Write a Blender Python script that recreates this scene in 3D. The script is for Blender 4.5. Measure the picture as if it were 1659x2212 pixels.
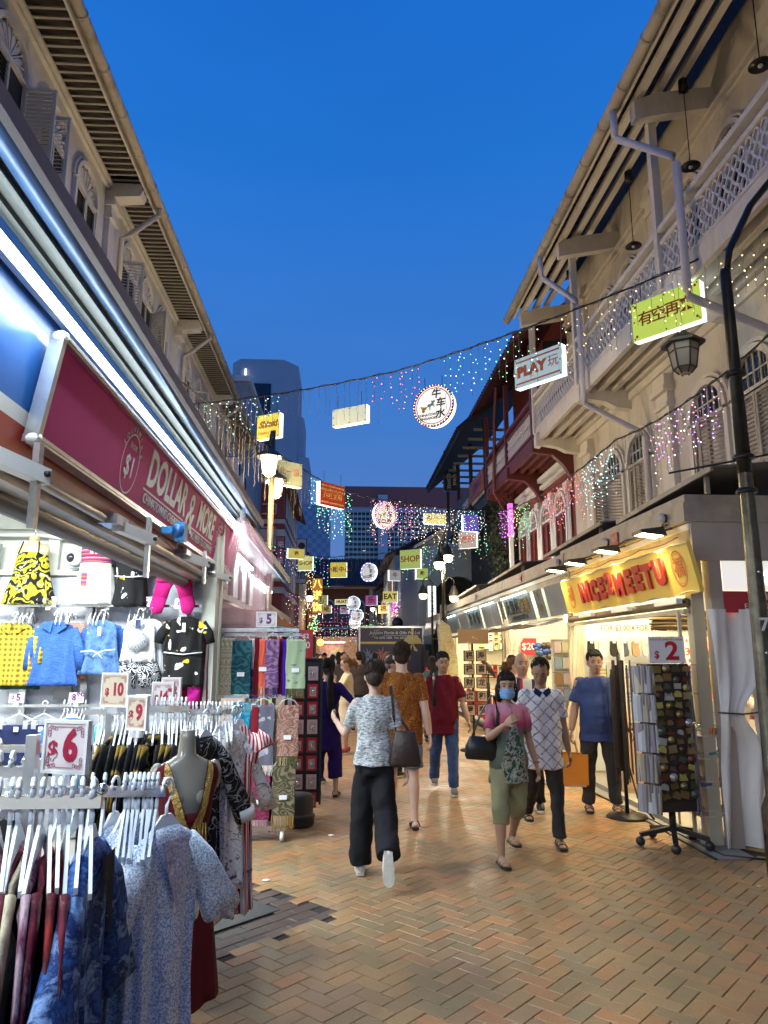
import bpy, bmesh, math, random
from mathutils import Vector, Matrix, Euler, noise
from math import sin, cos, pi, radians as R
random.seed(7)
rnd = random.random
def U(a, b): return a + (b - a) * rnd()
scn = bpy.context.scene
RC = scn.collection
class _L:
 def __init__(s): s.q = []; s.objects = s
 def link(s, o): s.q.append(o)
COL = _L()      # everything is linked at the end, so that text and remesh evaluate quickly
for o in list(bpy.data.objects): bpy.data.objects.remove(o)
# --- camera
F = 1560.; TH = math.atan(304 / F); PS = math.atan(91.5 * cos(TH) / F); CH = 1.7
cam = bpy.data.cameras.new('camera'); cam.sensor_fit = 'VERTICAL'; cam.sensor_height = 36
cam.lens = 36 * F / 2212; cam.clip_end = 3000; cam.clip_start = .05
co = bpy.data.objects.new('camera', cam); RC.objects.link(co)
co.location = (0, 0, CH); co.rotation_euler = (pi / 2 + TH, 0, -PS); scn.camera = co
# --- world, light, exposure
w = bpy.data.worlds.new('World'); scn.world = w; w.use_nodes = True
nt = w.node_tree; bg = nt.nodes['Background']
sky = nt.nodes.new('ShaderNodeTexSky'); sky.sky_type = 'NISHITA'; sky.sun_disc = False
sky.sun_elevation = R(-3.5); sky.sun_rotation = R(200); sky.air_density = 1.3; sky.dust_density = .6; sky.ozone_density = 4
tc = nt.nodes.new('ShaderNodeTexCoord'); sx = nt.nodes.new('ShaderNodeSeparateXYZ'); nt.links.new(tc.outputs['Generated'], sx.inputs[0])
rp = nt.nodes.new('ShaderNodeValToRGB'); nt.links.new(sx.outputs['Z'], rp.inputs[0])
for i, (p, c) in enumerate([(0, (.095, .15, .30, 1)), (.1, (.085, .17, .40, 1)), (.3, (.045, .165, .49, 1)), (.6, (.012, .14, .52, 1)), (1, (.001, .085, .45, 1))]):
 e = rp.color_ramp.elements[i] if i < 2 else rp.color_ramp.elements.new(p); e.position = p; e.color = c
ad = nt.nodes.new('ShaderNodeMix'); ad.data_type = 'RGBA'; ad.blend_type = 'ADD'; ad.inputs[0].default_value = .35
nt.links.new(rp.outputs[0], ad.inputs[6]); nt.links.new(sky.outputs[0], ad.inputs[7])
cn = nt.nodes.new('ShaderNodeTexNoise'); cn.inputs['Scale'].default_value = 1.6; cn.inputs['Detail'].default_value = 5; mp = nt.nodes.new('ShaderNodeMapping'); mp.inputs['Scale'].default_value = (1, 1, 4); nt.links.new(tc.outputs['Generated'], mp.inputs[0]); nt.links.new(mp.outputs[0], cn.inputs[0]); cr = nt.nodes.new('ShaderNodeMapRange'); nt.links.new(cn.outputs[0], cr.inputs[0])
for i, v in ((1, .3), (2, .75), (3, .93), (4, 1.07)): cr.inputs[i].default_value = v
vm = nt.nodes.new('ShaderNodeVectorMath'); vm.operation = 'SCALE'; nt.links.new(ad.outputs[2], vm.inputs[0]); nt.links.new(cr.outputs[0], vm.inputs['Scale']); nt.links.new(vm.outputs[0], bg.inputs[0]); bg.inputs[1].default_value = 1.0
sl = bpy.data.lights.new('dusk_sun', 'SUN'); sl.energy = .03; sl.angle = R(20); sl.color = (.7, .8, 1)
so = bpy.data.objects.new('dusk_sun', sl); RC.objects.link(so); so.rotation_euler = (R(75), 0, R(200))
vs = scn.view_settings; vs.view_transform = 'Standard'; vs.look = 'None'; vs.exposure = .28; vs.gamma = 1
scn.render.engine = 'CYCLES'; scn.cycles.use_denoising = True; scn.cycles.max_bounces = 6; scn.cycles.diffuse_bounces = 3
scn.cycles.glossy_bounces = 3; scn.cycles.transparent_max_bounces = 12; scn.cycles.sample_clamp_indirect = 4
scn.cycles.caustics_reflective = False; scn.cycles.caustics_refractive = False
# --- measuring (pixel of the 1659x2212 view on a real plane)
def ray(px, py):
 x = (px - 829.5) / F; z = -(py - 1106) / F; y = 1.
 y, z = y * cos(TH) - z * sin(TH), y * sin(TH) + z * cos(TH)
 return Vector((x * cos(PS) + y * sin(PS), -x * sin(PS) + y * cos(PS), z))
def aX(px, py, c): d = ray(px, py); return Vector((0, 0, CH)) + d * (c / d.x)
def aY(px, py, c): d = ray(px, py); return Vector((0, 0, CH)) + d * (c / d.y)
# --- mesh builder
class MB:
 def __init__(s): s.v = []; s.f = []; s.m = []; s.s = []; s.mi = 0; s.sm = False
 def add(s, vs, fs, M=None):
  b = len(s.v)
  s.v += [tuple(M @ Vector(p)) for p in vs] if M is not None else [tuple(p) for p in vs]
  for f in fs: s.f.append(tuple(i + b for i in f)); s.m.append(s.mi); s.s.append(s.sm)
  return s
 def box(s, x0, x1, y0, y1, z0, z1, M=None):
  return s.add([(x0,y0,z0),(x1,y0,z0),(x1,y1,z0),(x0,y1,z0),(x0,y0,z1),(x1,y0,z1),(x1,y1,z1),(x0,y1,z1)],
   [(0,3,2,1),(4,5,6,7),(0,1,5,4),(1,2,6,5),(2,3,7,6),(3,0,4,7)], M)
 def cb(s, c, d, M=None): return s.box(c[0]-d[0]/2, c[0]+d[0]/2, c[1]-d[1]/2, c[1]+d[1]/2, c[2]-d[2]/2, c[2]+d[2]/2, M)
 def beam(s, a, b, w, h, up=(0, 0, 1)):
  a = Vector(a); b = Vector(b); t = (b - a).normalized(); u = t.cross(Vector(up))
  if u.length < 1e-4: u = t.cross(Vector((1, 0, 0)))
  u.normalize(); n = u.cross(t); vs = []
  for p in (a, b):
   for i, j in ((-1,-1),(1,-1),(1,1),(-1,1)): vs.append(p + u * (w/2*i) + n * (h/2*j))
  return s.add(vs, [(0,1,2,3),(7,6,5,4),(0,4,5,1),(1,5,6,2),(2,6,7,3),(3,7,4,0)])
 def loft(s, rings, caps=True, closed=True):
  n = len(rings[0]); b = len(s.v); 
  for r in rings: s.v += [tuple(p) for p in r]
  def F_(f): s.f.append(tuple(i + b for i in f)); s.m.append(s.mi); s.s.append(s.sm)
  for k in range(len(rings) - 1):
   for i in range(n if closed else n - 1):
    j = (i + 1) % n; F_((k*n+i, k*n+j, (k+1)*n+j, (k+1)*n+i))
  if caps and closed:
   F_(tuple(range(n))[::-1]); F_(tuple((len(rings)-1)*n + i for i in range(n)))
  return s
 def tube(s, pts, r, n=8, caps=True, ref=(0, 0, 1)):
  pts = [Vector(p) for p in pts]; rings = []; L = len(pts)
  if not hasattr(r, '__len__'): r = [r] * L
  for i, p in enumerate(pts):
   t = (pts[min(i+1, L-1)] - pts[max(i-1, 0)]).normalized(); q = Vector(ref)
   if abs(t.dot(q)) > .95: q = Vector((0, 1, 0)) if abs(t.y) < .9 else Vector((1, 0, 0))
   u = t.cross(q).normalized(); v = t.cross(u)
   a, b = r[i] if hasattr(r[i], '__len__') else (r[i], r[i])
   rings.append([p + u * (a * cos(2*pi*k/n)) + v * (b * sin(2*pi*k/n)) for k in range(n)])
  o = s.sm; s.sm = n > 5; s.loft(rings, caps); s.sm = o; return s
 def cyl(s, a, b, r0, r1=None, n=12): return s.tube([a, b], [r0, r0 if r1 is None else r1], n)
 def sph(s, c, r, nu=12, nv=8, M=None):
  if not hasattr(r, '__len__'): r = (r, r, r)
  vs = [(0, 0, -1)]; fs = []
  for j in range(1, nv):
   a = -pi/2 + pi*j/nv
   for i in range(nu): vs.append((cos(a)*cos(2*pi*i/nu), cos(a)*sin(2*pi*i/nu), sin(a)))
  vs.append((0, 0, 1)); T = len(vs) - 1
  for i in range(nu):
   k = (i+1) % nu; fs.append((0, 1+k, 1+i)); fs.append((T, 1+(nv-2)*nu+i, 1+(nv-2)*nu+k))
   for j in range(nv-2): fs.append((1+j*nu+i, 1+j*nu+k, 1+(j+1)*nu+k, 1+(j+1)*nu+i))
  vs = [Vector((c[0]+v[0]*r[0], c[1]+v[1]*r[1], c[2]+v[2]*r[2])) for v in vs]
  o = s.sm; s.sm = True; s.add(vs, fs, M); s.sm = o; return s
 def prism(s, poly, O, u, v, d):
  O = Vector(O); u = Vector(u); v = Vector(v); n = u.cross(v).normalized() * d; k = len(poly)
  a = [O + u*p[0] + v*p[1] for p in poly]
  return s.add(a + [p + n for p in a], [tuple(range(k))[::-1], tuple(range(k, 2*k))] + [(i, (i+1)%k, (i+1)%k+k, i+k) for i in range(k)])
 def lathe(s, prof, c=(0, 0, 0), n=16):
  o = s.sm; s.sm = True
  s.loft([[(c[0]+r*cos(2*pi*i/n), c[1]+r*sin(2*pi*i/n), c[2]+z) for i in range(n)] for r, z in prof]); s.sm = o; return s
 def grid(s, fn, nu, nv, th=0):
  """sheet fn(u,v) -> point, u,v in 0..1; th > 0 gives it thickness along y-ish normal"""
  P = [[Vector(fn(i/nu, j/nv)) for i in range(nu+1)] for j in range(nv+1)]
  o = s.sm; s.sm = True; b = [p for r in P for p in r]; W = nu + 1
  s.add(b, [(j*W+i, j*W+i+1, (j+1)*W+i+1, (j+1)*W+i) for j in range(nv) for i in range(nu)])
  if th:
   n = ((P[0][-1]-P[0][0]).cross(P[-1][0]-P[0][0])).normalized()*th
   s.add([p+n for p in b], [(j*W+i, (j+1)*W+i, (j+1)*W+i+1, j*W+i+1) for j in range(nv) for i in range(nu)])
  s.sm = o; return s
 def mesh(s, name, mats):
  me = bpy.data.meshes.new(name); me.from_pydata(s.v, [], s.f)
  if not isinstance(mats, (list, tuple)): mats = [mats]
  for m in mats: me.materials.append(m)
  if len(mats) > 1: me.polygons.foreach_set('material_index', s.m)
  me.polygons.foreach_set('use_smooth', s.s); me.update(); return me
 def build(s, name, mats, parent=None, kind=None, label=None):
  return obj(name, s.mesh(name, mats), parent, kind, label)
WORLD = {}
def obj(name, me, parent=None, kind=None, label=None):
 """a mesh whose coordinates are the parent's (local) or, under a thing made with world=True, the world's"""
 o = bpy.data.objects.new(name, me); COL.objects.link(o)
 if parent is not None:
  o.parent = parent; q = parent
  while q is not None and q.name not in WORLD: q = q.parent
  if q is not None: me.transform(WORLD[q.name])
 if kind: o['kind'] = kind
 if label: o['label'] = label
 return o
def thing(name, label, cat, loc=(0, 0, 0), rz=0, group=None, world=False):
 o = bpy.data.objects.new(name, None); COL.objects.link(o); o.empty_display_size = .1
 o.location = loc; o.rotation_euler = (0, 0, rz); o['label'] = label; o['category'] = cat
 if group: o['group'] = group
 if world: WORLD[o.name] = (Matrix.Translation(loc) @ Matrix.Rotation(rz, 4, 'Z')).inverted()
 return o
def tag(o, label, cat, group=None):
 o['label'] = label; o['category'] = cat
 if group: o['group'] = group
 return o
def struct(name, mb, m, parent=None): o = mb.build(name, m, parent); o['kind'] = 'structure'; return o
def dup(o, parent=None):
 c = o.copy(); COL.objects.link(c); c.parent = parent
 if parent is None: pass
 for ch in list(o.children): dup(ch, c)
 return c
def dupT(o, loc, rz=None, label=None, group=None):
 c = dup(o); c.location = loc
 if rz is not None: c.rotation_euler = (0, 0, rz)
 if label: c['label'] = label
 if group: c['group'] = group
 return c
def text(name, body, size, m, parent, O, u=(1, 0, 0), v=(0, 0, 1), ext=.002, align='CENTER', sx=1, bold=0, shear=0, kind=None, space=1):
 c = bpy.data.curves.new('t', 'FONT'); c.body = body; c.size = size; c.align_x = align; c.align_y = 'CENTER'
 c.extrude = ext; c.offset = bold; c.shear = shear; c.resolution_u = 3; c.space_character = space
 o = bpy.data.objects.new('t', c); RC.objects.link(o); dg = bpy.context.evaluated_depsgraph_get()
 me = bpy.data.meshes.new_from_object(o.evaluated_get(dg)); bpy.data.objects.remove(o)
 u = Vector(u).normalized(); v = Vector(v).normalized(); n = u.cross(v)
 M = Matrix(((u.x*sx, v.x, n.x, O[0]), (u.y*sx, v.y, n.y, O[1]), (u.z*sx, v.z, n.z, O[2]), (0, 0, 0, 1)))
 me.transform(M); me.materials.clear(); me.materials.append(m)
 me.name = name
 return obj(name, me, parent, kind)
# --- materials
def nd(nt, t, ins=None, **at):
 n = nt.nodes.new('ShaderNode' + t)
 for k, v in at.items(): setattr(n, k, v)
 for k, v in (ins or {}).items():
  if isinstance(v, bpy.types.NodeSocket): nt.links.new(v, n.inputs[k])
  else: n.inputs[k].default_value = v
 return n
def c4(c): return tuple(c) + (1,) if len(c) == 3 else tuple(c)
def ramp(nt, fac, stops, interp='LINEAR'):
 r = nt.nodes.new('ShaderNodeValToRGB'); nt.links.new(fac, r.inputs[0]); r.color_ramp.interpolation = interp
 el = r.color_ramp.elements
 for i, (p, c) in enumerate(stops):
  e = el[i] if i < 2 else el.new(p); e.position = p; e.color = c4(c)
 return r.outputs[0]
def mix(nt, f, a, b, mode='MIX'):
 n = nt.nodes.new('ShaderNodeMix'); n.data_type = 'RGBA'; n.blend_type = mode
 for i, v in ((0, f), (6, a), (7, b)):
  if isinstance(v, bpy.types.NodeSocket): nt.links.new(v, n.inputs[i])
  else: n.inputs[i].default_value = v if i == 0 else c4(v)
 return n.outputs[2]
def mth(nt, op, a, b=0.):
 n = nt.nodes.new('ShaderNodeMath'); n.operation = op
 for i, v in ((0, a), (1, b)):
  if isinstance(v, bpy.types.NodeSocket): nt.links.new(v, n.inputs[i])
  else: n.inputs[i].default_value = v
 return n.outputs[0]
def coord(nt, sc=(1, 1, 1), rot=(0, 0, 0), distort=0, ds=3):
 t = nd(nt, 'TexCoord').outputs['Object']
 m = nd(nt, 'Mapping', {0: t, 'Rotation': rot, 'Scale': sc}).outputs[0]
 if distort:
  n = nd(nt, 'TexNoise', {'Vector': m, 'Scale': ds}).outputs['Color']
  s_ = nd(nt, 'VectorMath', {0: n, 1: (.5, .5, .5)}, operation='SUBTRACT').outputs[0]
  s_ = nd(nt, 'VectorMath', {0: s_, 'Scale': distort}, operation='SCALE').outputs[0]
  m = nd(nt, 'VectorMath', {0: m, 1: s_}).outputs[0]
 return m
MATS = {}
def mat(name, col=(.5, .5, .5), rough=.6, metal=0, var=0, vs=3, bump=0, bs=40, emit=None, es=1, alpha=1, trans=0, pat=None, st=(1, 1, 1), ss=0, spec=None, dirt=0):
 if name in MATS: return MATS[name]
 m = bpy.data.materials.new(name); m.use_nodes = True; nt = m.node_tree; b = nt.nodes['Principled BSDF']; MATS[name] = m
 b.inputs['Roughness'].default_value = rough; b.inputs['Metallic'].default_value = metal
 b.inputs['Base Color'].default_value = c4(col); m.diffuse_color = c4(col)
 if spec is not None: b.inputs['Specular IOR Level'].default_value = spec
 src = None
 if pat: src = pat(nt)
 elif var:
  n = nd(nt, 'TexNoise', {'Vector': coord(nt, st), 'Scale': vs, 'Detail': 6, 'Roughness': .6}).outputs[0]
  src = ramp(nt, n, [(.3, [x * (1 - var) for x in col]), (.7, [min(1, x * (1 + var * .6)) for x in col])])
 if dirt:
  n = nd(nt, 'TexNoise', {'Vector': coord(nt, (1, 1, .25)), 'Scale': 2.2, 'Detail': 8, 'Roughness': .7}).outputs[0]
  src = mix(nt, ramp(nt, n, [(.52, (0, 0, 0)), (.75, (dirt,) * 3)]), src or col, (.05, .045, .035))
 if src is not None: nt.links.new(src, b.inputs['Base Color'])
 if bump:
  n = nd(nt, 'TexNoise', {'Vector': coord(nt, st), 'Scale': bs, 'Detail': 4}).outputs[0]
  nt.links.new(nd(nt, 'Bump', {'Height': n, 'Strength': bump, 'Distance': .03}).outputs[0], b.inputs['Normal'])
 if emit is not None or (es and emit == 0):
  b.inputs['Emission Strength'].default_value = es
  if src is not None and emit is True: nt.links.new(src, b.inputs['Emission Color'])
  else: b.inputs['Emission Color'].default_value = c4(col if emit is True else emit)
  if es < 4: m.cycles.emission_sampling = 'NONE'
 if alpha < 1: b.inputs['Alpha'].default_value = alpha
 if trans: b.inputs['Transmission Weight'].default_value = trans
 if ss: b.inputs['Subsurface Weight'].default_value = ss; b.inputs['Subsurface Radius'].default_value = (.012, .005, .003)
 return m
def p_floral(base, c1, c2, s=14, r=.33):
 def f(nt):
  v = coord(nt, (1, 1, 1), distort=.25, ds=7)
  a = nd(nt, 'TexVoronoi', {'Vector': v, 'Scale': s, 'Randomness': .9})
  d = mth(nt, 'ADD', a.outputs['Distance'], mth(nt, 'MULTIPLY', nd(nt, 'TexNoise', {'Vector': v, 'Scale': s * 3.}).outputs[0], .22))
  k = mix(nt, nd(nt, 'SeparateColor', {0: a.outputs['Color']}).outputs[0], c1, c2) if 0 else ramp(nt, nd(nt, 'SeparateColor', {0: a.outputs['Color']}).outputs[0], [(0, c1), (.5, c2)], 'CONSTANT')
  k = mix(nt, ramp(nt, d, [(.12, (1, 1, 1)), (.15, (0, 0, 0))]), k, [x * .3 for x in c1])
  return mix(nt, ramp(nt, d, [(r, (0, 0, 0)), (r + .03, (1, 1, 1))]), k, base)
 return f
def p_speck(base, c1, c2, s=60):
 def f(nt):
  v = coord(nt); a = nd(nt, 'TexNoise', {'Vector': v, 'Scale': s, 'Detail': 1}).outputs[0]; b = nd(nt, 'TexNoise', {'Vector': v, 'Scale': s * .45, 'Detail': 2}).outputs[0]
  k = ramp(nt, b, [(.45, base), (.55, [x * .8 for x in base])])
  k = mix(nt, ramp(nt, a, [(.52, (0, 0, 0)), (.56, (1, 1, 1))]), k, c1)
  return mix(nt, ramp(nt, a, [(.36, (1, 1, 1)), (.40, (0, 0, 0))]), k, c2)
 return f
def p_tie(cs, s=5, st=(1, 1, 1)):
 def f(nt):
  v = coord(nt, st, distort=.15, ds=6); n = nd(nt, 'TexNoise', {'Vector': v, 'Scale': s, 'Detail': 6, 'Roughness': .7, 'Distortion': .15}).outputs[0]
  return ramp(nt, n, [(.3 + .4 * i / (len(cs) - 1), c) for i, c in enumerate(cs)])
 return f
def p_check(c1, c2, s=30):
 def f(nt):
  v = coord(nt); x = nd(nt, 'SeparateXYZ', {0: v})
  a = mth(nt, 'SINE', mth(nt, 'MULTIPLY', x.outputs[0], s * 6.28)); b = mth(nt, 'SINE', mth(nt, 'MULTIPLY', x.outputs[2], s * 6.28))
  return ramp(nt, mth(nt, 'ADD', mth(nt, 'MULTIPLY', mth(nt, 'ADD', a, b), .25), .5), [(.25, c2), (.5, c1), (.8, [min(1, q * 1.5) for q in c1])])
 return f
def p_stripe(cs, s=10, ax=2, d=0):
 def f(nt):
  v = coord(nt, distort=d); x = nd(nt, 'SeparateXYZ', {0: v}).outputs[ax]
  return ramp(nt, mth(nt, 'FRACT', mth(nt, 'MULTIPLY', x, s)), [(i / len(cs), c) for i, c in enumerate(cs)], 'CONSTANT')
 return f
def p_pais(c1, c2, s=9, c3=None):
 def f(nt):
  v = coord(nt, distort=.35, ds=5)
  a = nd(nt, 'TexVoronoi', {'Vector': v, 'Scale': s}).outputs['Distance']
  n = nd(nt, 'TexNoise', {'Vector': v, 'Scale': s * 5}).outputs[0]
  wv = mth(nt, 'FRACT', mth(nt, 'ADD', mth(nt, 'MULTIPLY', a, 4.5), mth(nt, 'MULTIPLY', n, .5)))
  k = ramp(nt, wv, [(0, c1), (.35, c1), (.5, c2), (.72, c2), (.9, c1)])
  if c3: k = mix(nt, ramp(nt, n, [(.6, (0, 0, 0)), (.66, (1, 1, 1))]), k, c3)
  return k
 return f
def p_vine(base, c1, s=7):
 def f(nt):
  v = coord(nt, distort=.15, ds=6); o = base
  for k, (sc, w_) in enumerate(((s, .018), (s*2.3, .03))):
   n = nd(nt, 'TexNoise', {'Vector': v, 'Scale': sc, 'Detail': 1, 'Distortion': 1.2}).outputs[0]; d = mth(nt, 'ABSOLUTE', mth(nt, 'SUBTRACT', n, .5)); o = mix(nt, ramp(nt, d, [(w_*.4, (1, 1, 1)), (w_*.7, (0, 0, 0))]), o, c1)
  return o
 return f
def p_diam(c1, c2, s=8):
 def f(nt):
  v = coord(nt, distort=.03, ds=12); x = nd(nt, 'SeparateXYZ', {0: v}); n = nd(nt, 'TexNoise', {'Vector': v, 'Scale': 45}).outputs[0]
  p = mth(nt, 'ADD', x.outputs[0], x.outputs[2]); q = mth(nt, 'SUBTRACT', x.outputs[0], x.outputs[2])
  g = [mth(nt, 'ABSOLUTE', mth(nt, 'SUBTRACT', mth(nt, 'FRACT', mth(nt, 'MULTIPLY', t, s)), .5)) for t in (p, q)]
  d = mth(nt, 'ADD', mth(nt, 'MINIMUM', g[0], g[1]), mth(nt, 'MULTIPLY', mth(nt, 'SUBTRACT', n, .5), .25))
  return ramp(nt, d, [(.03, c2), (.09, c1)])
 return f
def p_tweed(c1, c2):
 def f(nt):
  n = nd(nt, 'TexNoise', {'Vector': coord(nt, (1, 1, 4), (0, R(12), 0)), 'Scale': 26, 'Detail': 5, 'Roughness': .8}).outputs[0]
  return ramp(nt, n, [(.42, c2), (.52, c1), (.6, [min(1, x * 1.25) for x in c1])])
 return f
def fab(name, pat=None, col=(.5, .5, .5), bump=.6, bs=9, rough=.85): return mat(name, col, rough, pat=pat, bump=bump, bs=bs, var=0 if pat else .12, vs=8, spec=.2)
def emis(name, col, s): return mat(name, [min(1, c) for c in col], .5, emit=col, es=s)
M_cream = mat('cream_plaster', (.60, .55, .47), .85, var=.12, vs=1.2, bump=.15, bs=30, dirt=.35)
M_creamL = mat('grey_cream_plaster', (.60, .59, .57), .85, var=.12, vs=1.2, bump=.15, bs=30, dirt=.45)
M_trim = mat('cream_trim', (.68, .63, .54), .7, var=.08, dirt=.25)
M_trimL = mat('pale_grey_trim', (.62, .61, .59), .7, var=.1, dirt=.4)
M_white = mat('white_paint', (.75, .75, .73), .5, var=.05, dirt=.1)
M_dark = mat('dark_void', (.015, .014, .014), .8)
M_black = mat('black_plastic', (.02, .02, .02), .45)
M_iron = mat('dark_iron', (.035, .033, .028), .38, .6, var=.3, vs=8)
M_steel = mat('brushed_steel', (.55, .56, .57), .28, 1, var=.15, vs=20)
M_chrome = mat('chrome_rail', (.7, .7, .7), .18, 1)
M_rust = mat('stained_beige_metal', (.36, .31, .25), .6, var=.25, vs=5, dirt=.6)
M_red = mat('oxblood_paint', (.13, .022, .02), .6, var=.2, dirt=.2)
M_glassd = mat('dark_glass', (.02, .025, .03), .08)
M_hang = mat('white_hanger_plastic', (.82, .84, .86), .3, ss=.1)
M_clear = mat('clear_plastic', (.85, .87, .9), .12, alpha=.35)
# === ground
def p_brick(info):
 def f(nt):
  r = nd(nt, 'ObjectInfo').outputs['Random'] if info else nd(nt, 'NewGeometry').outputs['Random Per Island']
  c = ramp(nt, r, [(0, (.40, .23, .095)), (.2, (.34, .20, .09)), (.38, (.43, .23, .09)), (.5, (.30, .20, .09)), (.62, (.37, .21, .095)), (.74, (.45, .21, .085)), (.84, (.31, .22, .11)), (.93, (.48, .22, .085))], 'CONSTANT')
  g = nd(nt, 'NewGeometry').outputs['Position']
  n = nd(nt, 'TexNoise', {'Vector': g, 'Scale': 90, 'Detail': 3, 'Roughness': .8}).outputs[0]
  b = nd(nt, 'TexNoise', {'Vector': g, 'Scale': 1.3, 'Detail': 5}).outputs[0]
  c = mix(nt, ramp(nt, n, [(.35, (.5,)*3), (.62, (0,)*3)]), c, (.10, .075, .045))
  return mix(nt, ramp(nt, b, [(.4, (0,)*3), (.7, (.5,)*3)]), c, (.17, .125, .065))
 return f
def brickmat(name, info, pat=None):
 m = mat(name, (.2, .1, .06), .5, pat=pat or p_brick(info)); nt = m.node_tree; b = nt.nodes['Principled BSDF']
 g = nd(nt, 'NewGeometry').outputs['Position']
 n = nd(nt, 'TexNoise', {'Vector': g, 'Scale': 2.2, 'Detail': 4}).outputs[0]
 nt.links.new(nd(nt, 'MapRange', {0: n, 1: .35, 2: .65, 3: .3, 4: .58}).outputs[0], b.inputs['Roughness'])
 h = nd(nt, 'TexNoise', {'Vector': g, 'Scale': 160, 'Detail': 3}).outputs[0]
 nt.links.new(nd(nt, 'Bump', {'Height': h, 'Strength': .35, 'Distance': .004}).outputs[0], b.inputs['Normal'])
 return m
M_bk1 = brickmat('clay_paver_piece', True); M_bk = brickmat('clay_paver', False)
M_joint = mat('dark_joint_grit', (.022, .018, .014), .9, var=.3, vs=60)
ground = MB().box(-60, 60, -30, 90, -.4, -.014)
ground = struct('ground', ground, M_joint)
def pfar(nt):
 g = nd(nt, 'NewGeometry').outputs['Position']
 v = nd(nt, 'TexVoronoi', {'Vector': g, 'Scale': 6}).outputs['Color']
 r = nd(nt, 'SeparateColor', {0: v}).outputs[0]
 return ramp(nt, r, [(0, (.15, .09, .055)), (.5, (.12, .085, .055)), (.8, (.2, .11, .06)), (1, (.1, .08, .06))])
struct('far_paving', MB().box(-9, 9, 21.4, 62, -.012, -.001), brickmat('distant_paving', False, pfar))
W = .101; J = .002; S2 = math.sqrt(.5)
def brick_local(lx, ly):
 mb = MB(); x = lx/2 - J; y = ly/2 - J; c = .0028
 mb.add([(-x,-y,-.03),(x,-y,-.03),(x,y,-.03),(-x,y,-.03),(-x,-y,-c),(x,-y,-c),(x,y,-c),(-x,y,-c),(-x+c,-y+c,0),(x-c,-y+c,0),(x-c,y-c,0),(-x+c,y-c,0)],
  [(0,1,5,4),(1,2,6,5),(2,3,7,6),(3,0,4,7),(4,5,9,8),(5,6,10,9),(6,7,11,10),(7,4,8,11),(8,9,10,11)])
 return mb
bkA = brick_local(2*W, W).mesh('brick', M_bk1); bl = brick_local(2*W, W)
def inslab(x, y):
 a = (x + y) * S2; b = (y - x) * S2          # 45 degree axes of the paving
 return a < 3.72 and b > 3.70 and b < 5.6 and a > 1.5, (a < 3.5 and b > 4.02 and b < 5.3)
cells = []
for i in range(-40, 210):
 for j in range(-60, 200):
  r = (i - j) % 4
  if r == 0: cu, cv, rz = (i + 1) * W, (j + .5) * W, pi/4
  elif r == 3: cu, cv, rz = (i + .5) * W, (j + 1) * W, -pi/4
  else: continue
  x = (cu - cv) * S2; y = (cu + cv) * S2
  if not (1.2 < y < 21.5 and -3.2 < x < 6.2): continue
  if x > 3.32 and y > 6.35 and y < 23: continue
  if inslab(x, y)[0]: continue
  d = ray(830, 0); 
  px = 738 + F * x / y; vis = y > 3.55 and 400 < px < 1720
  cells.append((not vis, y, x, rz))
cells.sort(); mb = MB()
pave = tag(MB().box(-3.2, 6.2, 1.1, 21.4, -.013, -.010).build('brick_paving', M_joint), 'herringbone clay brick paving of the pedestrian street', 'paving'); pave['kind'] = 'structure'; del pave['category']
for k, (nv, y, x, rz) in enumerate(cells):
 M = Matrix.Translation((x, y, U(-.0014, .001))) @ Euler((U(-.005, .005), U(-.005, .005), rz + U(-.008, .008))).to_matrix().to_4x4()
 if k < 300: o = bpy.data.objects.new('brick', bkA); COL.objects.link(o); o.parent = pave; o.matrix_local = M
 else: mb.add(bl.v, bl.f, M)
mb.build('brick_field', M_bk, pave, 'stuff')
M_bkd = brickmat('dark_border_paver', False, lambda nt: ramp(nt, nd(nt, 'NewGeometry').outputs['Random Per Island'], [(0, (.07, .05, .038)), (.5, (.09, .06, .045)), (1, (.06, .052, .045))]))
mb = MB()
for i in range(-3, 24):
 for j in range(0, 30):
  cu = 1.5 + (i + .5) * 2 * W + (W if j % 2 else 0); cv = 3.70 + (j + .5) * W
  x = (cu - cv) * S2; y = (cu + cv) * S2; a, b = inslab(x, y)
  if a and not b: mb.add(bl.v, bl.f, Matrix.Translation((x, y, U(-.003, 0))) @ Matrix.Rotation(pi/4, 4, 'Z'))
mb.build('border_brick', M_bkd, pave, 'stuff')
M_gran = mat('speckled_granite', (.055, .06, .055), .35, var=.5, vs=45, bump=.2, bs=120)
def uv45(u, v, z): return ((u - v) * S2, (u + v) * S2, z)
mb = MB(); mb.add([uv45(1.4, 4.04, .003), uv45(3.48, 4.04, .003), uv45(3.48, 5.2, .003), uv45(1.4, 5.2, .003), uv45(1.4, 4.04, -.02), uv45(3.48, 4.04, -.02), uv45(3.48, 5.2, -.02), uv45(1.4, 5.2, -.02)], [(0,1,2,3),(0,4,5,1),(1,5,6,2),(2,6,7,3)])
mb.build('granite_slab', M_gran, pave)
mb = MB(); mb.add([uv45(1.4, 4.2, .006), uv45(3.25, 4.2, .006), uv45(3.25, 5.0, .006), uv45(1.4, 5.0, .006)], [(0,1,2,3)])
mb.build('drain_grating', mat('mossy_grating', (.035, .04, .033), .9, var=.8, vs=60, bump=.8, bs=60), pave)
M_paper = mat('crumpled_paper', (.7, .7, .66), .8)
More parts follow.
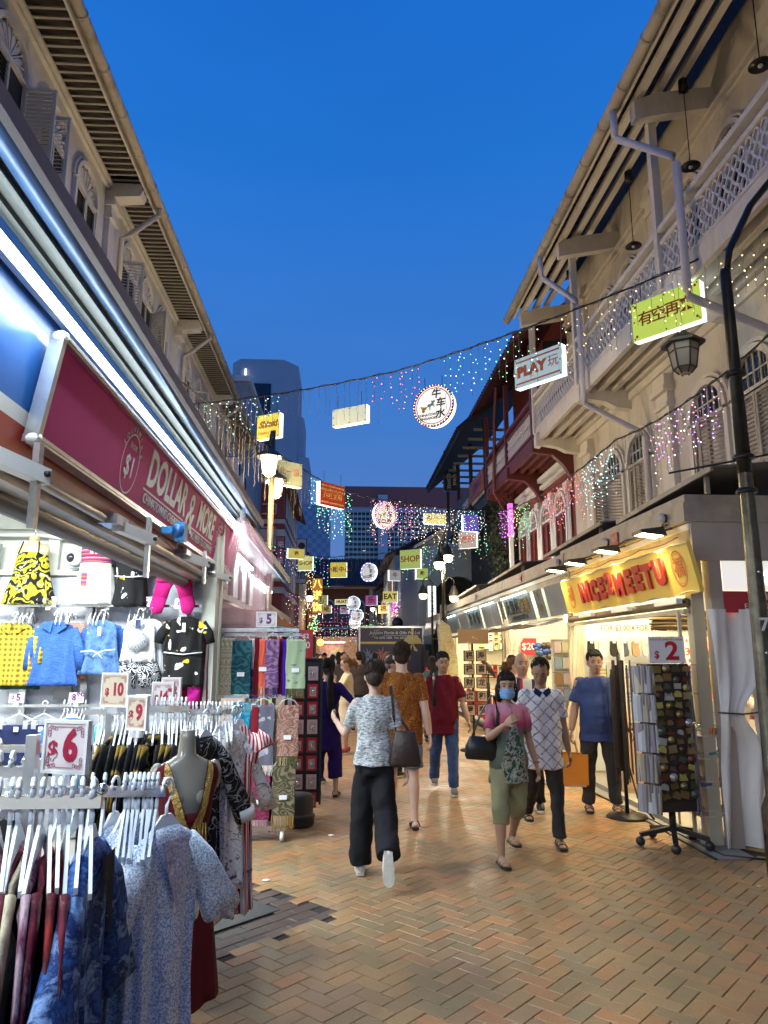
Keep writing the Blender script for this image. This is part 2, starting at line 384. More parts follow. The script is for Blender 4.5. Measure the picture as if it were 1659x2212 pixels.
for x, y, s in ((-.08, 7.3, .02), (3.62, 5.3, .06), (3.1, 5.6, .012), (-.55, 5.95, .02)):
 mb = MB(); mb.sph((0, 0, s*.35), (s*1.6, s, s*.4), 7, 5); mb.v = [(a + U(-s, s)*.3, b + U(-s, s)*.3, max(0, c)) for a, b, c in mb.v]
 o = mb.build('litter', M_paper); o.location = (x, y, .001); tag(o, 'small crumpled scrap of white litter lying on the brick paving', 'litter', 'scraps of litter on the paving')
# === louvred window prototypes (local: faces +x, width along y, z up from sill)
def window_mbs(wd, ht, open_=0, frame=.07, arch=True, nslat=26, louv=.62):
 """returns dict of MBs: casing, glass fan, shutter, slats"""
 h = ht; c = MB(); c.box(0, .07, -wd/2-frame, -wd/2, 0, h); c.box(0, .07, wd/2, wd/2+frame, 0, h); c.box(0, .06, -wd/2, wd/2, h, h+.05); c.box(0, .1, -wd/2-frame*1.3, wd/2+frame*1.3, -.08, 0)
 fan = MB(); fr = MB()
 if arch:
  n = 14
  for k in range(n):
   a0, a1 = pi*k/n, pi*(k+1)/n
   for r, t, dd in ((wd/2+frame*.5, frame, .08), (wd/2+frame*1.5, frame*.5, .05)):
    p = [(r-t/2, a0), (r+t/2, a0), (r+t/2, a1), (r-t/2, a1)]
    q = [(-b_[0]*cos(b_[1]), h+.05+b_[0]*sin(b_[1])) for b_ in p]
    c.add([(0, y, z) for y, z in q] + [(dd, y, z) for y, z in q], [(4,5,6,7),(0,1,5,4),(2,3,7,6),(0,4,7,3),(1,2,6,5)])
   fan.add([(.004, 0, h+.05), (.004, -wd/2*cos(a0), h+.05+wd/2*sin(a0)), (.004, -wd/2*cos(a1), h+.05+wd/2*sin(a1))], [(0,1,2)])
  for k in range(1, 8):
   a = pi*k/8; fr.beam((.02, -.06*cos(a), h+.05+.06*sin(a)), (.02, -wd/2*cos(a), h+.05+wd/2*sin(a)), .02, .03, (1, 0, 0))
  for k in range(8):
   a = pi*(k+.5)/8; fr.add([(.025, -r*cos(a+e), h+.05+r*sin(a+e)) for r, e in ((wd*.12, 0), (wd*.3, -.13), (wd*.42, -.1), (wd*.45, 0), (wd*.42, .1), (wd*.3, .13))], [(0,1,2,3,4,5)])
 return c, fan, fr
def leaf(wd, ht, nslat, louv=.6, mt=None):
 s = MB(); w2 = wd; t = .045; s.box(0, .035, 0, t, 0, ht); s.box(0, .035, w2-t, w2, 0, ht)
 cuts = [0, ht*(1-louv)*.93, ht*(1-louv), ht] if louv < .95 else [0, ht*.42, ht*.48, ht]
 s.box(.003, .032, t, w2-t, 0, t); s.box(.003, .032, t, w2-t, ht-t, ht); s.box(.003, .032, t, w2-t, cuts[1], cuts[2])
 l = MB()
 spans = [(cuts[2], ht-t)] + ([(t, cuts[1])] if louv >= .95 else [])
 if louv < .95: s.box(.008, .022, t, w2-t, t, cuts[1])
 for a, b in spans:
  n = max(3, int(nslat*(b-a)/ht))
  for k in range(n):
   z = a + (b-a)*(k+.5)/n; l.add([(.004, t, z+.02), (.004, w2-t, z+.02), (.03, w2-t, z-.012), (.03, t, z-.012)], [(0,1,2,3)])
 return s, l
M_shL = mat('beige_shutter_paint', (.52, .51, .45), .6, var=.1, dirt=.35)
M_shW = mat('white_shutter_paint', (.55, .54, .49), .6, var=.08, dirt=.3)
def add_window(parent, x, y, z, side, wd, ht, op=(0, 0), mt=M_shL, tr=M_trimL, louv=1., ns=30, dark=True):
 """side +1: wall faces +x (left row), -1: faces -x (right row)"""
 c, fan, fr = window_mbs(wd, ht); Mx = Matrix.Translation((x, y, z)) @ Matrix.Rotation(0 if side > 0 else pi, 4, 'Z')
 def T(mb): mb.v = [tuple(Mx @ Vector(p)) for p in mb.v]; return mb
 f = T(c).build('window', tr, parent)
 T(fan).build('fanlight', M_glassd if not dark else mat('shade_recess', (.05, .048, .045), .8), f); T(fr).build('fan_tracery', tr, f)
 bk = MB().box(.003, .006, -wd/2, wd/2, 0, ht); T(bk).build('opening_shade_sheet', M_dark, f)  # dark sheet proud of the wall, its colour stands in for the shaded opening
 for sg, a in ((1, op[0]), (-1, op[1])):
  s, l = leaf(wd/2-.01, ht-.02, ns, louv)
  Ml = Mx @ Matrix.Translation((.02, -sg*(wd/2-.005), .01)) @ Matrix.Rotation(-sg*a, 4, 'Z') @ (Matrix.Identity(4) if sg > 0 else Matrix.Scale(-1, 4, (0, 1, 0)))
  s.v = [tuple(Ml @ Vector(p)) for p in s.v]; l.v = [tuple(Ml @ Vector(p)) for p in l.v]
  so_ = s.build('shutter', mt, f); l.build('louvre', mt, so_, 'stuff') if False else None
  l2 = l.build('louvre', mt, f, 'stuff')
# === left shophouse row
LW = -4.5
B1 = thing('shophouse', 'long three storey cream shophouse with arched louvred windows above the left stalls', 'building', (LW, 12, 0), world=True)
MB().box(-11, LW, -8, 31, 0, 10.35).build('wall', M_creamL, B1)
mb = MB(); mb.box(LW, LW+.06, -8, 31, 10.24, 10.3); mb.box(LW, LW+.1, -8, 31, 10.34, 10.4); mb.box(LW, LW+.06, -8, 31, 6.5, 6.62); mb.build('cornice', M_trimL, B1)
EX, EZ = -3.86, 10.42
rf = MB(); rf.add([(LW-.1, -8, 10.62), (EX+.15, -8, 10.48), (EX+.15, 31.2, 10.48), (LW-.1, 31.2, 10.62), (-7.5, -8, 12.6), (-7.5, 31.2, 12.6)], [(0,1,2,3),(4,0,3,5)]); rf.add([(EX+.15, -8, 10.5), (EX+.15, 31.2, 10.5), (-7.5, 31.2, 12.8), (-7.5, -8, 12.8), (-11.5, -8, 10.4), (-11.5, 31.2, 10.4)], [(0,1,2,3),(3,2,5,4)])
roof1 = rf.build('roof', mat('dark_roof_boards', (.045, .035, .03), .8, var=.3), B1)
bat = MB(); bat.box(LW+.02, EX+.02, -.02, .02, -.02, .0); bme = bat.mesh('rafter', mat('weathered_rafter', (.36, .35, .32), .8, var=.2))
for k in range(160):
 y = 5.0 + k*.162; o = bpy.data.objects.new('rafter', bme); COL.objects.link(o); o.parent = roof1; o.location = (-LW, y-12, 10.47)
mb = MB(); mb.box(EX, EX+.035, -8, 31.1, 10.36, 10.5); mb.build('fascia_board', M_trimL, B1)
g = MB(); g.tube([(EX+.15, -8, 10.43), (EX+.15, 31.1, 10.43)], .085, 12)
for k in range(28): g.tube([(EX+.15, 4+k*.95, 10.43), (EX+.15, 4.05+k*.95, 10.43)], .095, 12)
g.build('gutter', mat('dirty_cream_gutter', (.45, .40, .32), .6, var=.15, dirt=.6), B1)
def pilaster(parent, y, side=1, X=LW, z0=6.6, z1=10.2, m=M_trimL, wd=.34):
 mb = MB(); s = side
 def bx(d0, d1, w_, a, b): mb.box(min(X, X+s*d1), max(X, X+s*d1), y-w_/2, y+w_/2, a, b)
 bx(0, .1, wd, z0, z1-.55); bx(0, .15, wd*1.15, z1-.55, z1-.48); bx(0, .12, wd*1.05, z1-.48, z1-.3); bx(0, .2, wd*1.3, z1-.3, z1-.2); bx(0, .16, wd*1.1, z1-.2, z1+.02); bx(0, .14, wd*1.2, z0, z0+.3)
 p = mb.build('pilaster', m, parent)
 return p
for y, in ((7.0,), (12.6,), (18.3,), (24,), (29.8,)):
 p = pilaster(B1, y)
 mb = MB(); mb.prism([(0, 0), (.62, .05), (.66, .16), (.6, .3), (0, .3)], (LW, y-.14, 10.1), (1, 0, 0), (0, 0, 1), -.28); mb.build('eave_bracket', M_trimL, B1)
 g = MB(); g.tube([(EX+.15, y+.55, 10.42), (EX+.15, y+.55, 10.2), (LW+.3, y+.5, 9.75), (LW+.14, y+.45, 9.6), (LW+.14, y+.42, 6.4)], .055, 10); g.build('downpipe', mat('cream_pipe', (.5, .48, .43), .5, var=.1, dirt=.5), B1)
for y, op in ((5.9, (0, 0)), (8.5, (0, 1.6)), (9.95, (1.5, 0)), (11.4, (0, 0)), (13.9, (1.35, 0)), (15.3, (0, 1.1)), (16.8, (0, 0)), (19.6, (0, 0)), (21.2, (1.2, 0)), (22.7, (0, 0)), (25.2, (0, 0)), (26.8, (0, 0)), (28.4, (0, 0))):
 add_window(B1, LW, y, 7.6, 1, .92, 1.78, op, M_shL)
B1b = thing('shophouse', 'plain grey rendered parapet block rising behind the left eaves', 'building', (-8, 34, 0), world=True)
MB().box(-11, -4.15, 29.6, 36, 0, 13.1).build('wall', mat('grey_render', (.33, .34, .35), .85, var=.15, dirt=.4), B1b)
MB().box(-11.1, -4.0, 29.5, 36.1, 13.1, 13.35).build('parapet', M_trimL, B1b)
for y, z in ((27.3, 8.3), (29, 8.1)):
 t = thing('air_conditioner', 'white air conditioner unit on the left facade, ' + ('nearer' if y < 28 else 'farther') + ' of the pair', 'air conditioner', (LW, y, z), group='air conditioners on the left facade')
 MB().box(.07, .5, -.45, .45, 0, .7).build('casing', M_white, t); mb = MB().cyl((.5, 0, .35), (.52, 0, .35), .28, n=20); mb.build('fan_grille', M_iron, t)
M_redb = mat('faded_red_render', (.30, .06, .05), .8, var=.2, dirt=.3)
B2 = thing('shophouse', 'red painted corner shophouse with cream panels and square fretwork beyond the cream row', 'building', (-5, 36, 0), world=True)
MB().box(-11, -3.0, 36.2, 46, 0, 10.2).build('wall', M_redb, B2)
mb = MB()
for z, h in ((10.2, .18), (8.1, .22), (6.9, .9), (4.6, .3)): mb.box(-11, -2.93, 36.12, 46.05, z, z+h)
mb.build('string_course', M_cream, B2)
mb = MB()
for k in range(6):
 y = 37.2+k*1.5; mb.box(-2.98, -2.95, y, y+1, 8.6, 9.9); mb.box(-2.98, -2.95, y, y+1, 5.2, 6.7)
for k in range(3):
 x = -3.4-k*1.1
 for z in (8.6, 7.4):
  mb.beam((x, 36.15, z), (x-.7, 36.15, z), .06, .06); mb.beam((x, 36.15, z+.5), (x-.7, 36.15, z+.5), .06, .06); mb.beam((x, 36.15, z), (x, 36.15, z+.5), .06, .06); mb.beam((x-.35, 36.15, z), (x-.35, 36.15, z+.3), .06, .06)
mb.build('fretwork_panel', M_cream, B2)
r = MB(); r.add([(-2.4, 36, 9.9), (-2.4, 46.3, 9.9), (-6, 46.3, 12), (-6, 36, 12), (-2.4, 36, 9.78), (-2.4, 46.3, 9.78), (-6, 46.3, 11.85), (-6, 36, 11.85)], [(0,1,2,3),(7,6,5,4),(0,4,5,1),(3,7,4,0)]); r.build('roof', mat('brown_roof_tile', (.09, .05, .035), .8, var=.3), B2)
def far_house(name_label, x0, x1, y0, y1, z1, m, side, rows, lit=.3, eave=.6, roofm=None, dep=.05, step=1.5, ht=1.5, shm=None):
 t = thing('shophouse', name_label, 'building', ((x0+x1)/2, y0, 0), world=True)
 MB().box(x0, x1, y0, y1, 0, z1).build('wall', m, t)
 X = x1 if side > 0 else x0; s = side
 for zr in rows:
  y = y0 + .9
  while y < y1 - .5:
   f = MB(); f.box(min(X, X+s*.06), max(X, X+s*.06), y-.06, y+.86, zr-.08, zr); f.box(min(X, X+s*.06), max(X, X+s*.06), y-.08, y, zr, zr+ht); f.box(min(X, X+s*.06), max(X, X+s*.06), y+.8, y+.88, zr, zr+ht); f.box(min(X, X+s*.06), max(X, X+s*.06), y-.08, y+.88, zr+ht, zr+ht+.1)
   fo = f.build('window', M_trim, t); MB().box(min(X, X+s*.02), max(X, X+s*.02), y, y+.8, zr, zr+ht).build('pane', M_litw if rnd() < lit else (shm or M_glassd), fo); y += step
 xe = X + s*eave; r = MB(); xm = (x0+x1)/2
 r.add([(xe, y0-.1, z1-.1), (xe, y1+.1, z1-.1), (xm, y1+.1, z1+1.7), (xm, y0-.1, z1+1.7), (xe, y0-.1, z1+.02), (xe, y1+.1, z1+.02), (xm, y1+.1, z1+1.85), (xm, y0-.1, z1+1.85)], [(0,3,2,1),(4,5,6,7),(0,1,5,4),(0,4,7,3),(1,2,6,5)])
 r.add([(x0 if s > 0 else x1, y0, z1), (X, y0, z1), (xm, y0, z1+1.7)], [(0,1,2)]); r.build('roof', roofm or mat('brown_roof_tile'), t)
 return t
M_litw = mat('lit_window', (1, .72, .35), .5, emit=(1, .62, .25), es=1.6)
M_orange = mat('orange_render', (.42, .17, .05), .8, var=.2); M_ochre = mat('ochre_render', (.36, .26, .12), .8, var=.25); M_gray = mat('pale_grey_render', (.33, .34, .33), .85, var=.1, dirt=.2)
M_teal = mat('teal_paint', (.06, .16, .13), .7)
far_house('pale patterned shophouse with brown eaves on the left beyond the red corner house', -9, -2.75, 46.4, 55, 8.0, M_ochre, 1, (5.3,), .2)
far_house('orange lit shophouse at the far left before the end of the street', -9, -2.3, 55.2, 66, 7.4, M_orange, 1, (4.6,), .6)
# === row closing the street
YE = 70
def end_house(lab, x0, x1, m, z1, n, arch, shm):
 t = thing('shophouse', lab, 'building', ((x0+x1)/2, YE, 0), world=True)
 MB().box(x0, x1, YE, YE+9, 0, z1).build('wall', m, t); mb = MB().box(x0, x1, YE-.12, YE, z1-.25, z1-.02); mb.box(x0, x0+.3, YE-.1, YE, 0, z1-.25); mb.box(x0, x1, YE-.1, YE, 3.9, 4.1); mb.build('cornice', M_trim, t)
 st = (x1-x0-.6)/n
 for k in range(n):
  cx = x0+.45+st*(k+.5)-.15; w_ = st*.36
  f = MB(); q = [(-w_-.12, 0), (w_+.12, 0)] + [((w_+.12)*cos(pi*a/8), 1.6+(w_+.12)*sin(pi*a/8)) for a in range(9)]
  fo = f.prism(q, (cx, YE-.001, 4.5), (1, 0, 0), (0, 0, 1), .06).build('window', M_trim, t)
  q = [(-w_, .06), (w_, .06)] + [(w_*cos(pi*a/8), 1.6+w_*sin(pi*a/8)) for a in range(9)]
  MB().prism(q, (cx, YE-.065, 4.5), (1, 0, 0), (0, 0, 1), .02).build('shutter', shm, fo)
  MB().prism([(w_*.9*cos(pi*a/8), 1.62+w_*.9*sin(pi*a/8)) for a in range(9)], (cx, YE-.09, 4.5), (1, 0, 0), (0, 0, 1), .01).build('fanlight', M_glassd, fo)
 r = MB(); r.box(x0-.05, x1+.05, YE-.9, YE-.8, z1-.05, z1+.12); r.add([(x0-.05, YE-.9, z1+.05), (x1+.05, YE-.9, z1+.05), (x1+.05, YE+4.5, z1+3.2), (x0-.05, YE+4.5, z1+3.2)], [(0,1,2,3)])
 nT = int((x1-x0)/.28)
 for k in range(nT): r.tube([(x0+.14+k*.28, YE-.92, z1+.09), (x0+.14+k*.28, YE+4.5, z1+3.24)], .07, 5)
 r.build('roof', mat('dark_red_clay_tile', (.10, .035, .025), .75, var=.25), t)
 g_ = MB(); g_.box(x0+.3, x1-.2, YE-.02, YE-.005, .3, 3.2); g_.build('shopfront', mat('warm_lit_shopfront', (1, .7, .4), .6, emit=(1, .5, .22), es=.25, pat=lambda nt: ramp(nt, nd(nt, 'TexVoronoi', {'Vector': coord(nt), 'Scale': 2.5}).outputs['Color'], [(0, (.1, .05, .03)), (.5, (.8, .4, .15)), (1, (1, .9, .7))])), t)
 return t
end_house('orange brick shophouse closing the street with three arched green shuttered windows', -5.2, 2.6, mat('orange_brick', (.25, .085, .03), .8, var=.2), 8.0, 5, 1, mat('faded_green', (.10, .14, .09), .6))
end_house('ornate yellow and grey patterned shophouse closing the street', 2.62, 7.4, mat('patterned_tile_front', (.3, .24, .12), .7, pat=p_pais((.30, .25, .13), (.14, .15, .14), 2.2)), 8.0, 4, 1, mat('pale_shutter', (.34, .3, .2), .6))
end_house('teal painted shophouse closing the street at the right', 7.42, 12.5, M_teal, 8.0, 3, 1, mat('red_shutter', (.2, .05, .04), .6))
T1 = thing('office_tower', 'tall grey concrete tower with chamfered corners and dark glass at the left skyline', 'tower', (-38, 300, 0), world=True)
mb = MB(); k = 300/160
def pr(mb, pts, z0, z1): mb.prism(pts, (0, 0, z0), (1, 0, 0), (0, 1, 0), z1-z0)
M_conc = mat('tower_concrete', (.42, .43, .45), .8, var=.12, vs=.08)
pr(mb, [(-48, 296), (-44, 291), (-26, 291), (-20, 298), (-20, 325), (-48, 325)], 0, 124); mb.build('wall', M_conc, T1)
pr(MB(), [], 0, 0) if 0 else None
mb = MB(); pr(mb, [(-20, 300), (-17.5, 302), (-17.5, 322), (-20, 322)], 0, 102); mb.build('side_shaft', M_conc, T1)
mb = MB(); pr(mb, [(-20, 299), (-15, 302), (-15, 326), (-20, 326)], 0, 84); mb.build('lower_wing', M_conc, T1)
gw = MB(); gw.box(-43.9, -31, 290.6, 296.6, 40, 113); go = gw.build('curtain_wall', mat('blue_tower_glass', (.012, .025, .05), .5, var=.4, vs=.3), T1)
gl = MB()
for i in range(16): gl.box(-43.95, -30.95, 290.5, 290.62, 42+i*4.4, 42.3+i*4.4)
for i in range(7): gl.box(-43.5+i*2, -43.42+i*2, 290.5, 290.6, 40, 113)
gl.build('mullion', mat('dark_mullion', (.03, .035, .045), .5), T1, 'stuff')
for x, z in ((-42, 109), (-40.5, 109.2), (-44, 110), (-38.5, 108.6), (-41.2, 105), (-40, 98)):
 MB().box(x, x+.9, 290.3, 290.5, z, z+.5).build('lit_window', emis('cool_office_light', (.8, .95, 1), 3), T1)
text('rooftop_letter', 'L', 6, emis('white_sign_glow', (1, 1, 1), 1.6), T1, (-41, 290.3, 117), ext=.2, bold=.03)
mb = MB()
for i in range(22):
 for j in range(2): mb.box(-14.98, -14.85, 304+j*9, 308+j*9, 10+i*3.3, 11.6+i*3.3)
for i in range(7): mb.box(-25+i*.7, -24.6+i*.7, 290.6, 291, 40, 56)
mb.build('window_slot', M_glassd, T1, 'stuff')
T2 = thing('office_tower', 'grey blue checker clad block standing lower behind the left shophouses', 'tower', (-12, 280, 0), world=True)
mb = MB(); mb.box(-30, -5.2, 280, 300, 0, 59); mb.build('wall', mat('checker_clad', (.15, .18, .24), .6, pat=lambda nt: mix(nt, nd(nt, 'TexChecker', {'Vector': coord(nt), 'Scale': .55}).outputs['Fac'], (.20, .25, .34), (.30, .34, .42))), T2)
HD = thing('apartment_block', 'long slab block of flats with dark red roof band and rows of balconies', 'building', (30, 380, 0), world=True)
Y0 = 380; top = 89.5; x0, x1 = .9, 75
MB().box(x0, x1, Y0+2, Y0+16, 0, top-12).build('wall', mat('flat_recess', (.15, .14, .13), .6, var=.3, vs=.5), HD)
MB().box(x0-.2, x1, Y0-1.5, Y0+18, top-11, top).build('roof', mat('dark_red_roof', (.42, .11, .08), .7), HD)
MB().box(x0, x1, Y0-.3, Y0+1, top-13.5, top-11).build('eave_band', mat('pale_band', (.5, .53, .58), .7), HD)
mb = MB(); mb.box(18.6, 23.6, Y0-4, Y0+2, 0, top-5); mb.build('stair_tower', mat('stair_concrete', (.62, .60, .58), .75, var=.06, vs=.2), HD)
M_par = mat('parapet_grey', (.5, .52, .42), .75, var=.25, vs=.3); pm_ = None
for f in range(27):
 z = 4 + f*2.75
 for a, b in ((x0, 18.5), (23.7, x1)):
  if z < top-13: MB().box(a, b, Y0, Y0+.3, z, z+1.25).build('parapet', M_par, HD)
mb = MB()
for k in range(34):
 x = x0 + 2.2*k
 if not 18 < x < 23.7: mb.box(x, x+.3, Y0-.15, Y0+.25, 0, top-13.5)
mb.build('bay_pier', mat('bay_pier_paint', (.75, .75, .68), .7), HD, 'stuff')
for k in range(34):
 x = x0+1+2.2*int(rnd()*30); z = 20 + 2.75*int(rnd()*19)+1.9
 if not 17.5 < x < 23.7: MB().box(x, x+U(.8, 1.7), Y0+1.6, Y0+1.9, z-.5, z+.2).build('lit_window', random.choice([emis('cool_flat_light', (.7, .95, .9), 1.8), emis('warm_flat_light', (1, .7, .3), 1.3)]), HD)
# === right balcony shophouse
RW = 5.5; BX = 4.6
B4 = thing('balcony_shophouse', 'cream shophouse with a long white lattice balcony under deep timber eaves on the right', 'building', (7, 8, 0), world=True)
MB().box(RW, 13, -6, 16.5, 0, 10.6).build('wall', M_cream, B4)
MB().box(BX+.02, RW, -6, 16.5, 6.78, 6.86).build('balcony_floor', M_trim, B4)
def joists(parent, y0, y1, m, z=6.78):
 for i, x in enumerate((BX+.3, BX+.56, BX+.82)): MB().box(x-.05, x+.05, y0, y1, z-.16, z).build('joist', m, parent)
 MB().box(BX-.03, BX+.05, y0, y1, z-.2, z+.12).build('edge_beam', m, parent)
joists(B4, -6, 16.5, M_trim)
MB().box(RW-.06, RW, -6, 16.5, 6.45, 6.6).build('wall_string', M_trim, B4)
def lattice(parent, y0, y1, m, z0=6.95, z1=7.52):
 mb = MB(); p = .155; n = int((y1-y0)/p)
 for k in range(n):
  for sg in (1, -1):
   pts = []
   for j in range(9):
    t = j/8*3; pts.append((BX + .004*sg, y0+(k+.5)*p + sg*p*.5*sin(pi*(t-.0)) , z0+(z1-z0)*j/8))
   for a, b in zip(pts, pts[1:]): mb.beam(a, b, .03, .022, (1, 0, 0))
 mb.build('lattice', m, parent, 'stuff')
M_latt = mat('white_lattice', (.62, .60, .60), .55)
lattice(B4, 2.5, 16.4, M_latt)
def rails(parent, y0, y1, m, posts):
 r = MB()
 for z, h, d in ((6.92, .06, .06), (7.55, .07, .08)): r.box(BX-d/2, BX+d/2, y0, y1, z-h/2, z+h/2)
 r.build('bottom_rail', m, parent); MB().box(BX-.06, BX+.06, y0, y1, 7.72, 7.8).build('handrail', m, parent)
 for y in posts: MB().box(BX-.07, BX+.05, y-.06, y+.06, 6.85, 9.6 if m is not M_redp else 9.2).build('balcony_post', m, parent)
M_redp = mat('dark_red_woodwork', (.12, .024, .022), .55, var=.15)
rails(B4, -6, 16.45, M_trim, (5.7, 9.4, 13.2, 16.4))
EXR = 4.1
for y in (5.7, 9.4, 13.2, 16.3):
 mb = MB(); mb.prism([(0, 0), (.98, 0), (1.02, .1), (1.02, .34), (.9, .36), (.86, .3), (.5, .36), (.3, .46), (0, .5)], (RW, y-.1, 6.78), (-1, 0, 0), (0, 0, -1), .2); mb.build('floor_bracket', M_trim, B4)
 mb = MB(); mb.prism([(0, 0), (1.25, -.25), (1.25, .05), (.9, .2), (0, .35)], (RW, y-.09, 9.72), (-1, 0, 0), (0, 0, 1), -.16); mb.build('eave_beam', M_trim, B4)
for x, z in ((4.36, 9.96), (4.68, 10.1), (5.0, 10.26)): MB().box(x-.055, x+.055, -6, 16.5, z-.1, z).build('purlin', M_trim, B4)
def roof_r(parent, y0, y1, m, xe=EXR, ze=9.95):
 r = MB(); r.add([(xe, y0, ze), (xe, y1, ze), (8.5, y1, ze+3), (8.5, y0, ze+3), (xe, y0, ze+.1), (xe, y1, ze+.1), (8.5, y1, ze+3.1), (8.5, y0, ze+3.1)], [(0,3,2,1),(4,5,6,7),(0,1,5,4),(2,3,7,6),(0,4,7,3),(1,2,6,5)])
 k = y0
 while k < y1: r.tube([(xe+.0, k, ze+.07), (xe+.8, k, ze+.55)], .07, 6); k += .24
 return r.build('roof', m, parent)
M_tile = mat('dark_clay_tile', (.018, .012, .018), .75, var=.35, vs=6)
roof_r(B4, -6, 16.5, M_tile)
g = MB(); g.tube([(EXR-.05, -6, 9.9), (EXR-.05, 16.6, 9.9)], .09, 12)
for k in range(20): g.tube([(EXR-.05, .5+k*.85, 9.9), (EXR-.05, .56+k*.85, 9.9)], .1, 12)
g.build('gutter', MATS['dirty_cream_gutter'], B4); MB().box(EXR+.05, EXR+.09, -6, 16.5, 9.84, 10.02).build('fascia_board', M_trim, B4)
M_pipeR = mat('white_downpipe', (.6, .57, .57), .5, var=.08, dirt=.25)
for y in (5.4, 9.45, 13.58):
 MB().tube([(EXR-.05, y, 9.85), (EXR-.05, y, 9.40), (EXR-.03, y-.05, 9.3), (BX-.17, y-.95, 8.35), (BX-.15, y-1.0, 8.2), (BX-.15, y-1.0, 6.35), (BX-.13, y-1.0, 6.25), (RW-.2, y-1.4, 5.6), (RW-.12, y-1.42, 5.5), (RW-.12, y-1.42, 3)], .055, 10).build('downpipe', M_pipeR, B4)
for y in (3.2, 7.6, 11.3, 15.1): pilaster(B4, y, -1, RW, 6.86, 9.9, M_trim, .3)
for y in (4.5, 5.7, 8.9, 10.1, 12.6, 13.8): add_window(B4, RW, y, 6.9, -1, .85, 1.75, (0, 0), mat('tan_shutter', (.40, .34, .27), .6, var=.1), M_trim, .6, 24)
mb = MB(); mb.box(RW-.05, RW, -6, 16.5, 9.55, 9.62); mb.box(RW-.1, RW, -6, 16.5, 9.66, 9.72); mb.build('wall_moulding', M_trim, B4)
for y in (3.7, 7.6, 11.4, 15.25): 
 pilaster(B4, y, -1, RW, 3.1, 6.3, M_trim, .42)
M_tan = mat('tan_shutter', (.40, .34, .27), .6, var=.1)
def tall_window(parent, y, shm, trm, X=RW, z0=3.3, z1=5.15, w=.95, op=(0, 0)):
 Mx = Matrix.Translation((X, y, 0)) @ Matrix.Rotation(pi, 4, 'Z')
 def T(mb): mb.v = [tuple(Mx @ Vector(p)) for p in mb.v]; return mb
 c, fan, fr = window_mbs(w, z1-z0, frame=.1)
 for mb in (c, fan): mb.v = [(a, b, cc+z0) for a, b, cc in mb.v]
 f = T(c).build('window', trm, parent); T(fan).build('fanlight', M_glassd, f)
 bars = MB(); h = z1+.05
 for k in range(1, 6):
  yy = -w/2+w*k/6; zz = math.sqrt(max(0, (w/2)**2-yy*yy)); bars.beam((.015, yy, h), (.015, yy, h+zz), .018, .02, (1, 0, 0))
 bars.box(.004, .024, -w*.45, w*.45, h+.2, h+.22); bars.box(.004, .05, -w/2, w/2, h-.05, h); T(bars).build('glazing_bars', trm, f)
 for sg, a in ((1, op[0]), (-1, op[1])):
  s, l = leaf(w/2-.01, z1-z0-.04, 30, .5)
  Ml = Matrix.Translation((.015, -sg*(w/2-.005), z0+.02)) @ Matrix.Rotation(-sg*a, 4, 'Z') @ (Matrix.Identity(4) if sg > 0 else Matrix.Scale(-1, 4, (0, 1, 0)))
  for mb in (s, l): mb.v = [tuple(Ml @ Vector(p)) for p in mb.v]
  T(s).build('shutter', shm, f); T(l).build('louvre', shm, f, 'stuff')
for y, op in ((5.0, (0, 0)), (6.3, (.3, 0)), (8.85, (0, 0)), (10.1, (0, .5)), (12.65, (0, .3)), (13.95, (.9, 1.2))): tall_window(B4, y, M_tan, M_trim, op=op)
for i, (y, z, lb) in enumerate(((7.3, 8.75, 'nearest the camera'), (9.1, 8.7, 'behind the nearer drainpipe'), (11.2, 8.7, 'second farthest, above the lattice'), (14.6, 8.75, 'farthest, by the red house'))):
 t = thing('pendant_lamp', 'unlit dark disc pendant lamp under the right veranda ceiling, ' + lb, 'lamp', (5.0, y, z), group='pendant lamps under the veranda')
 MB().lathe([(0, .02), (.05, .03), (.13, -.03), (.14, -.045), (0, -.04)]).build('lamp_shade', M_iron, t); MB().cyl((0, 0, 0), (0, 0, 10-z+.2), .008, n=6).build('stem', M_iron, t); MB().sph((0, 0, -.05), .03, 8, 6).build('bulb', M_white, t); MB().cyl((0, 0, 9.95-z-.03), (0, 0, 10.1-z), .07, n=10).build('ceiling_rose', M_iron, t)
# === dark red house
B5 = thing('balcony_shophouse', 'dark red shophouse with white lattice balcony and white arched windows', 'building', (7, 19, 0), world=True)
M_redwall = mat('deep_red_wall', (.18, .034, .028), .7, var=.2)
MB().box(RW+.02, 13, 16.52, 22.3, 0, 10.4).build('wall', M_redwall, B5)
MB().box(BX+.02, RW, 16.55, 22.3, 6.72, 6.8).build('balcony_floor', mat('pale_soffit', (.5, .5, .44), .7), B5); joists(B5, 16.55, 22.3, M_redp, 6.72)
lattice(B5, 16.6, 22.2, M_latt); rails(B5, 16.55, 22.3, M_redp, (16.6, 19.4, 22.2))
for y in (16.7, 19.4, 22.1):
 mb = MB(); mb.prism([(0, 0), (.98, 0), (1.0, .3), (.5, .36), (.25, .6), (0, 1.0)], (RW, y-.08, 6.72), (-1, 0, 0), (0, 0, -1), .16); mb.build('floor_bracket', M_redp, B5)
mb = MB(); mb.box(RW-.1, RW+.02, 16.6, 22.2, 6.1, 6.2); mb.box(RW-.16, RW+.02, 16.6, 22.2, 6.28, 6.4); mb.build('white_moulding', M_white, B5)
for y in (17.6, 18.9, 20.2, 21.4): tall_window(B5, y, mat('red_shutter_paint', (.18, .035, .03), .6), M_white, X=RW+.02, w=.85)
mb = MB()
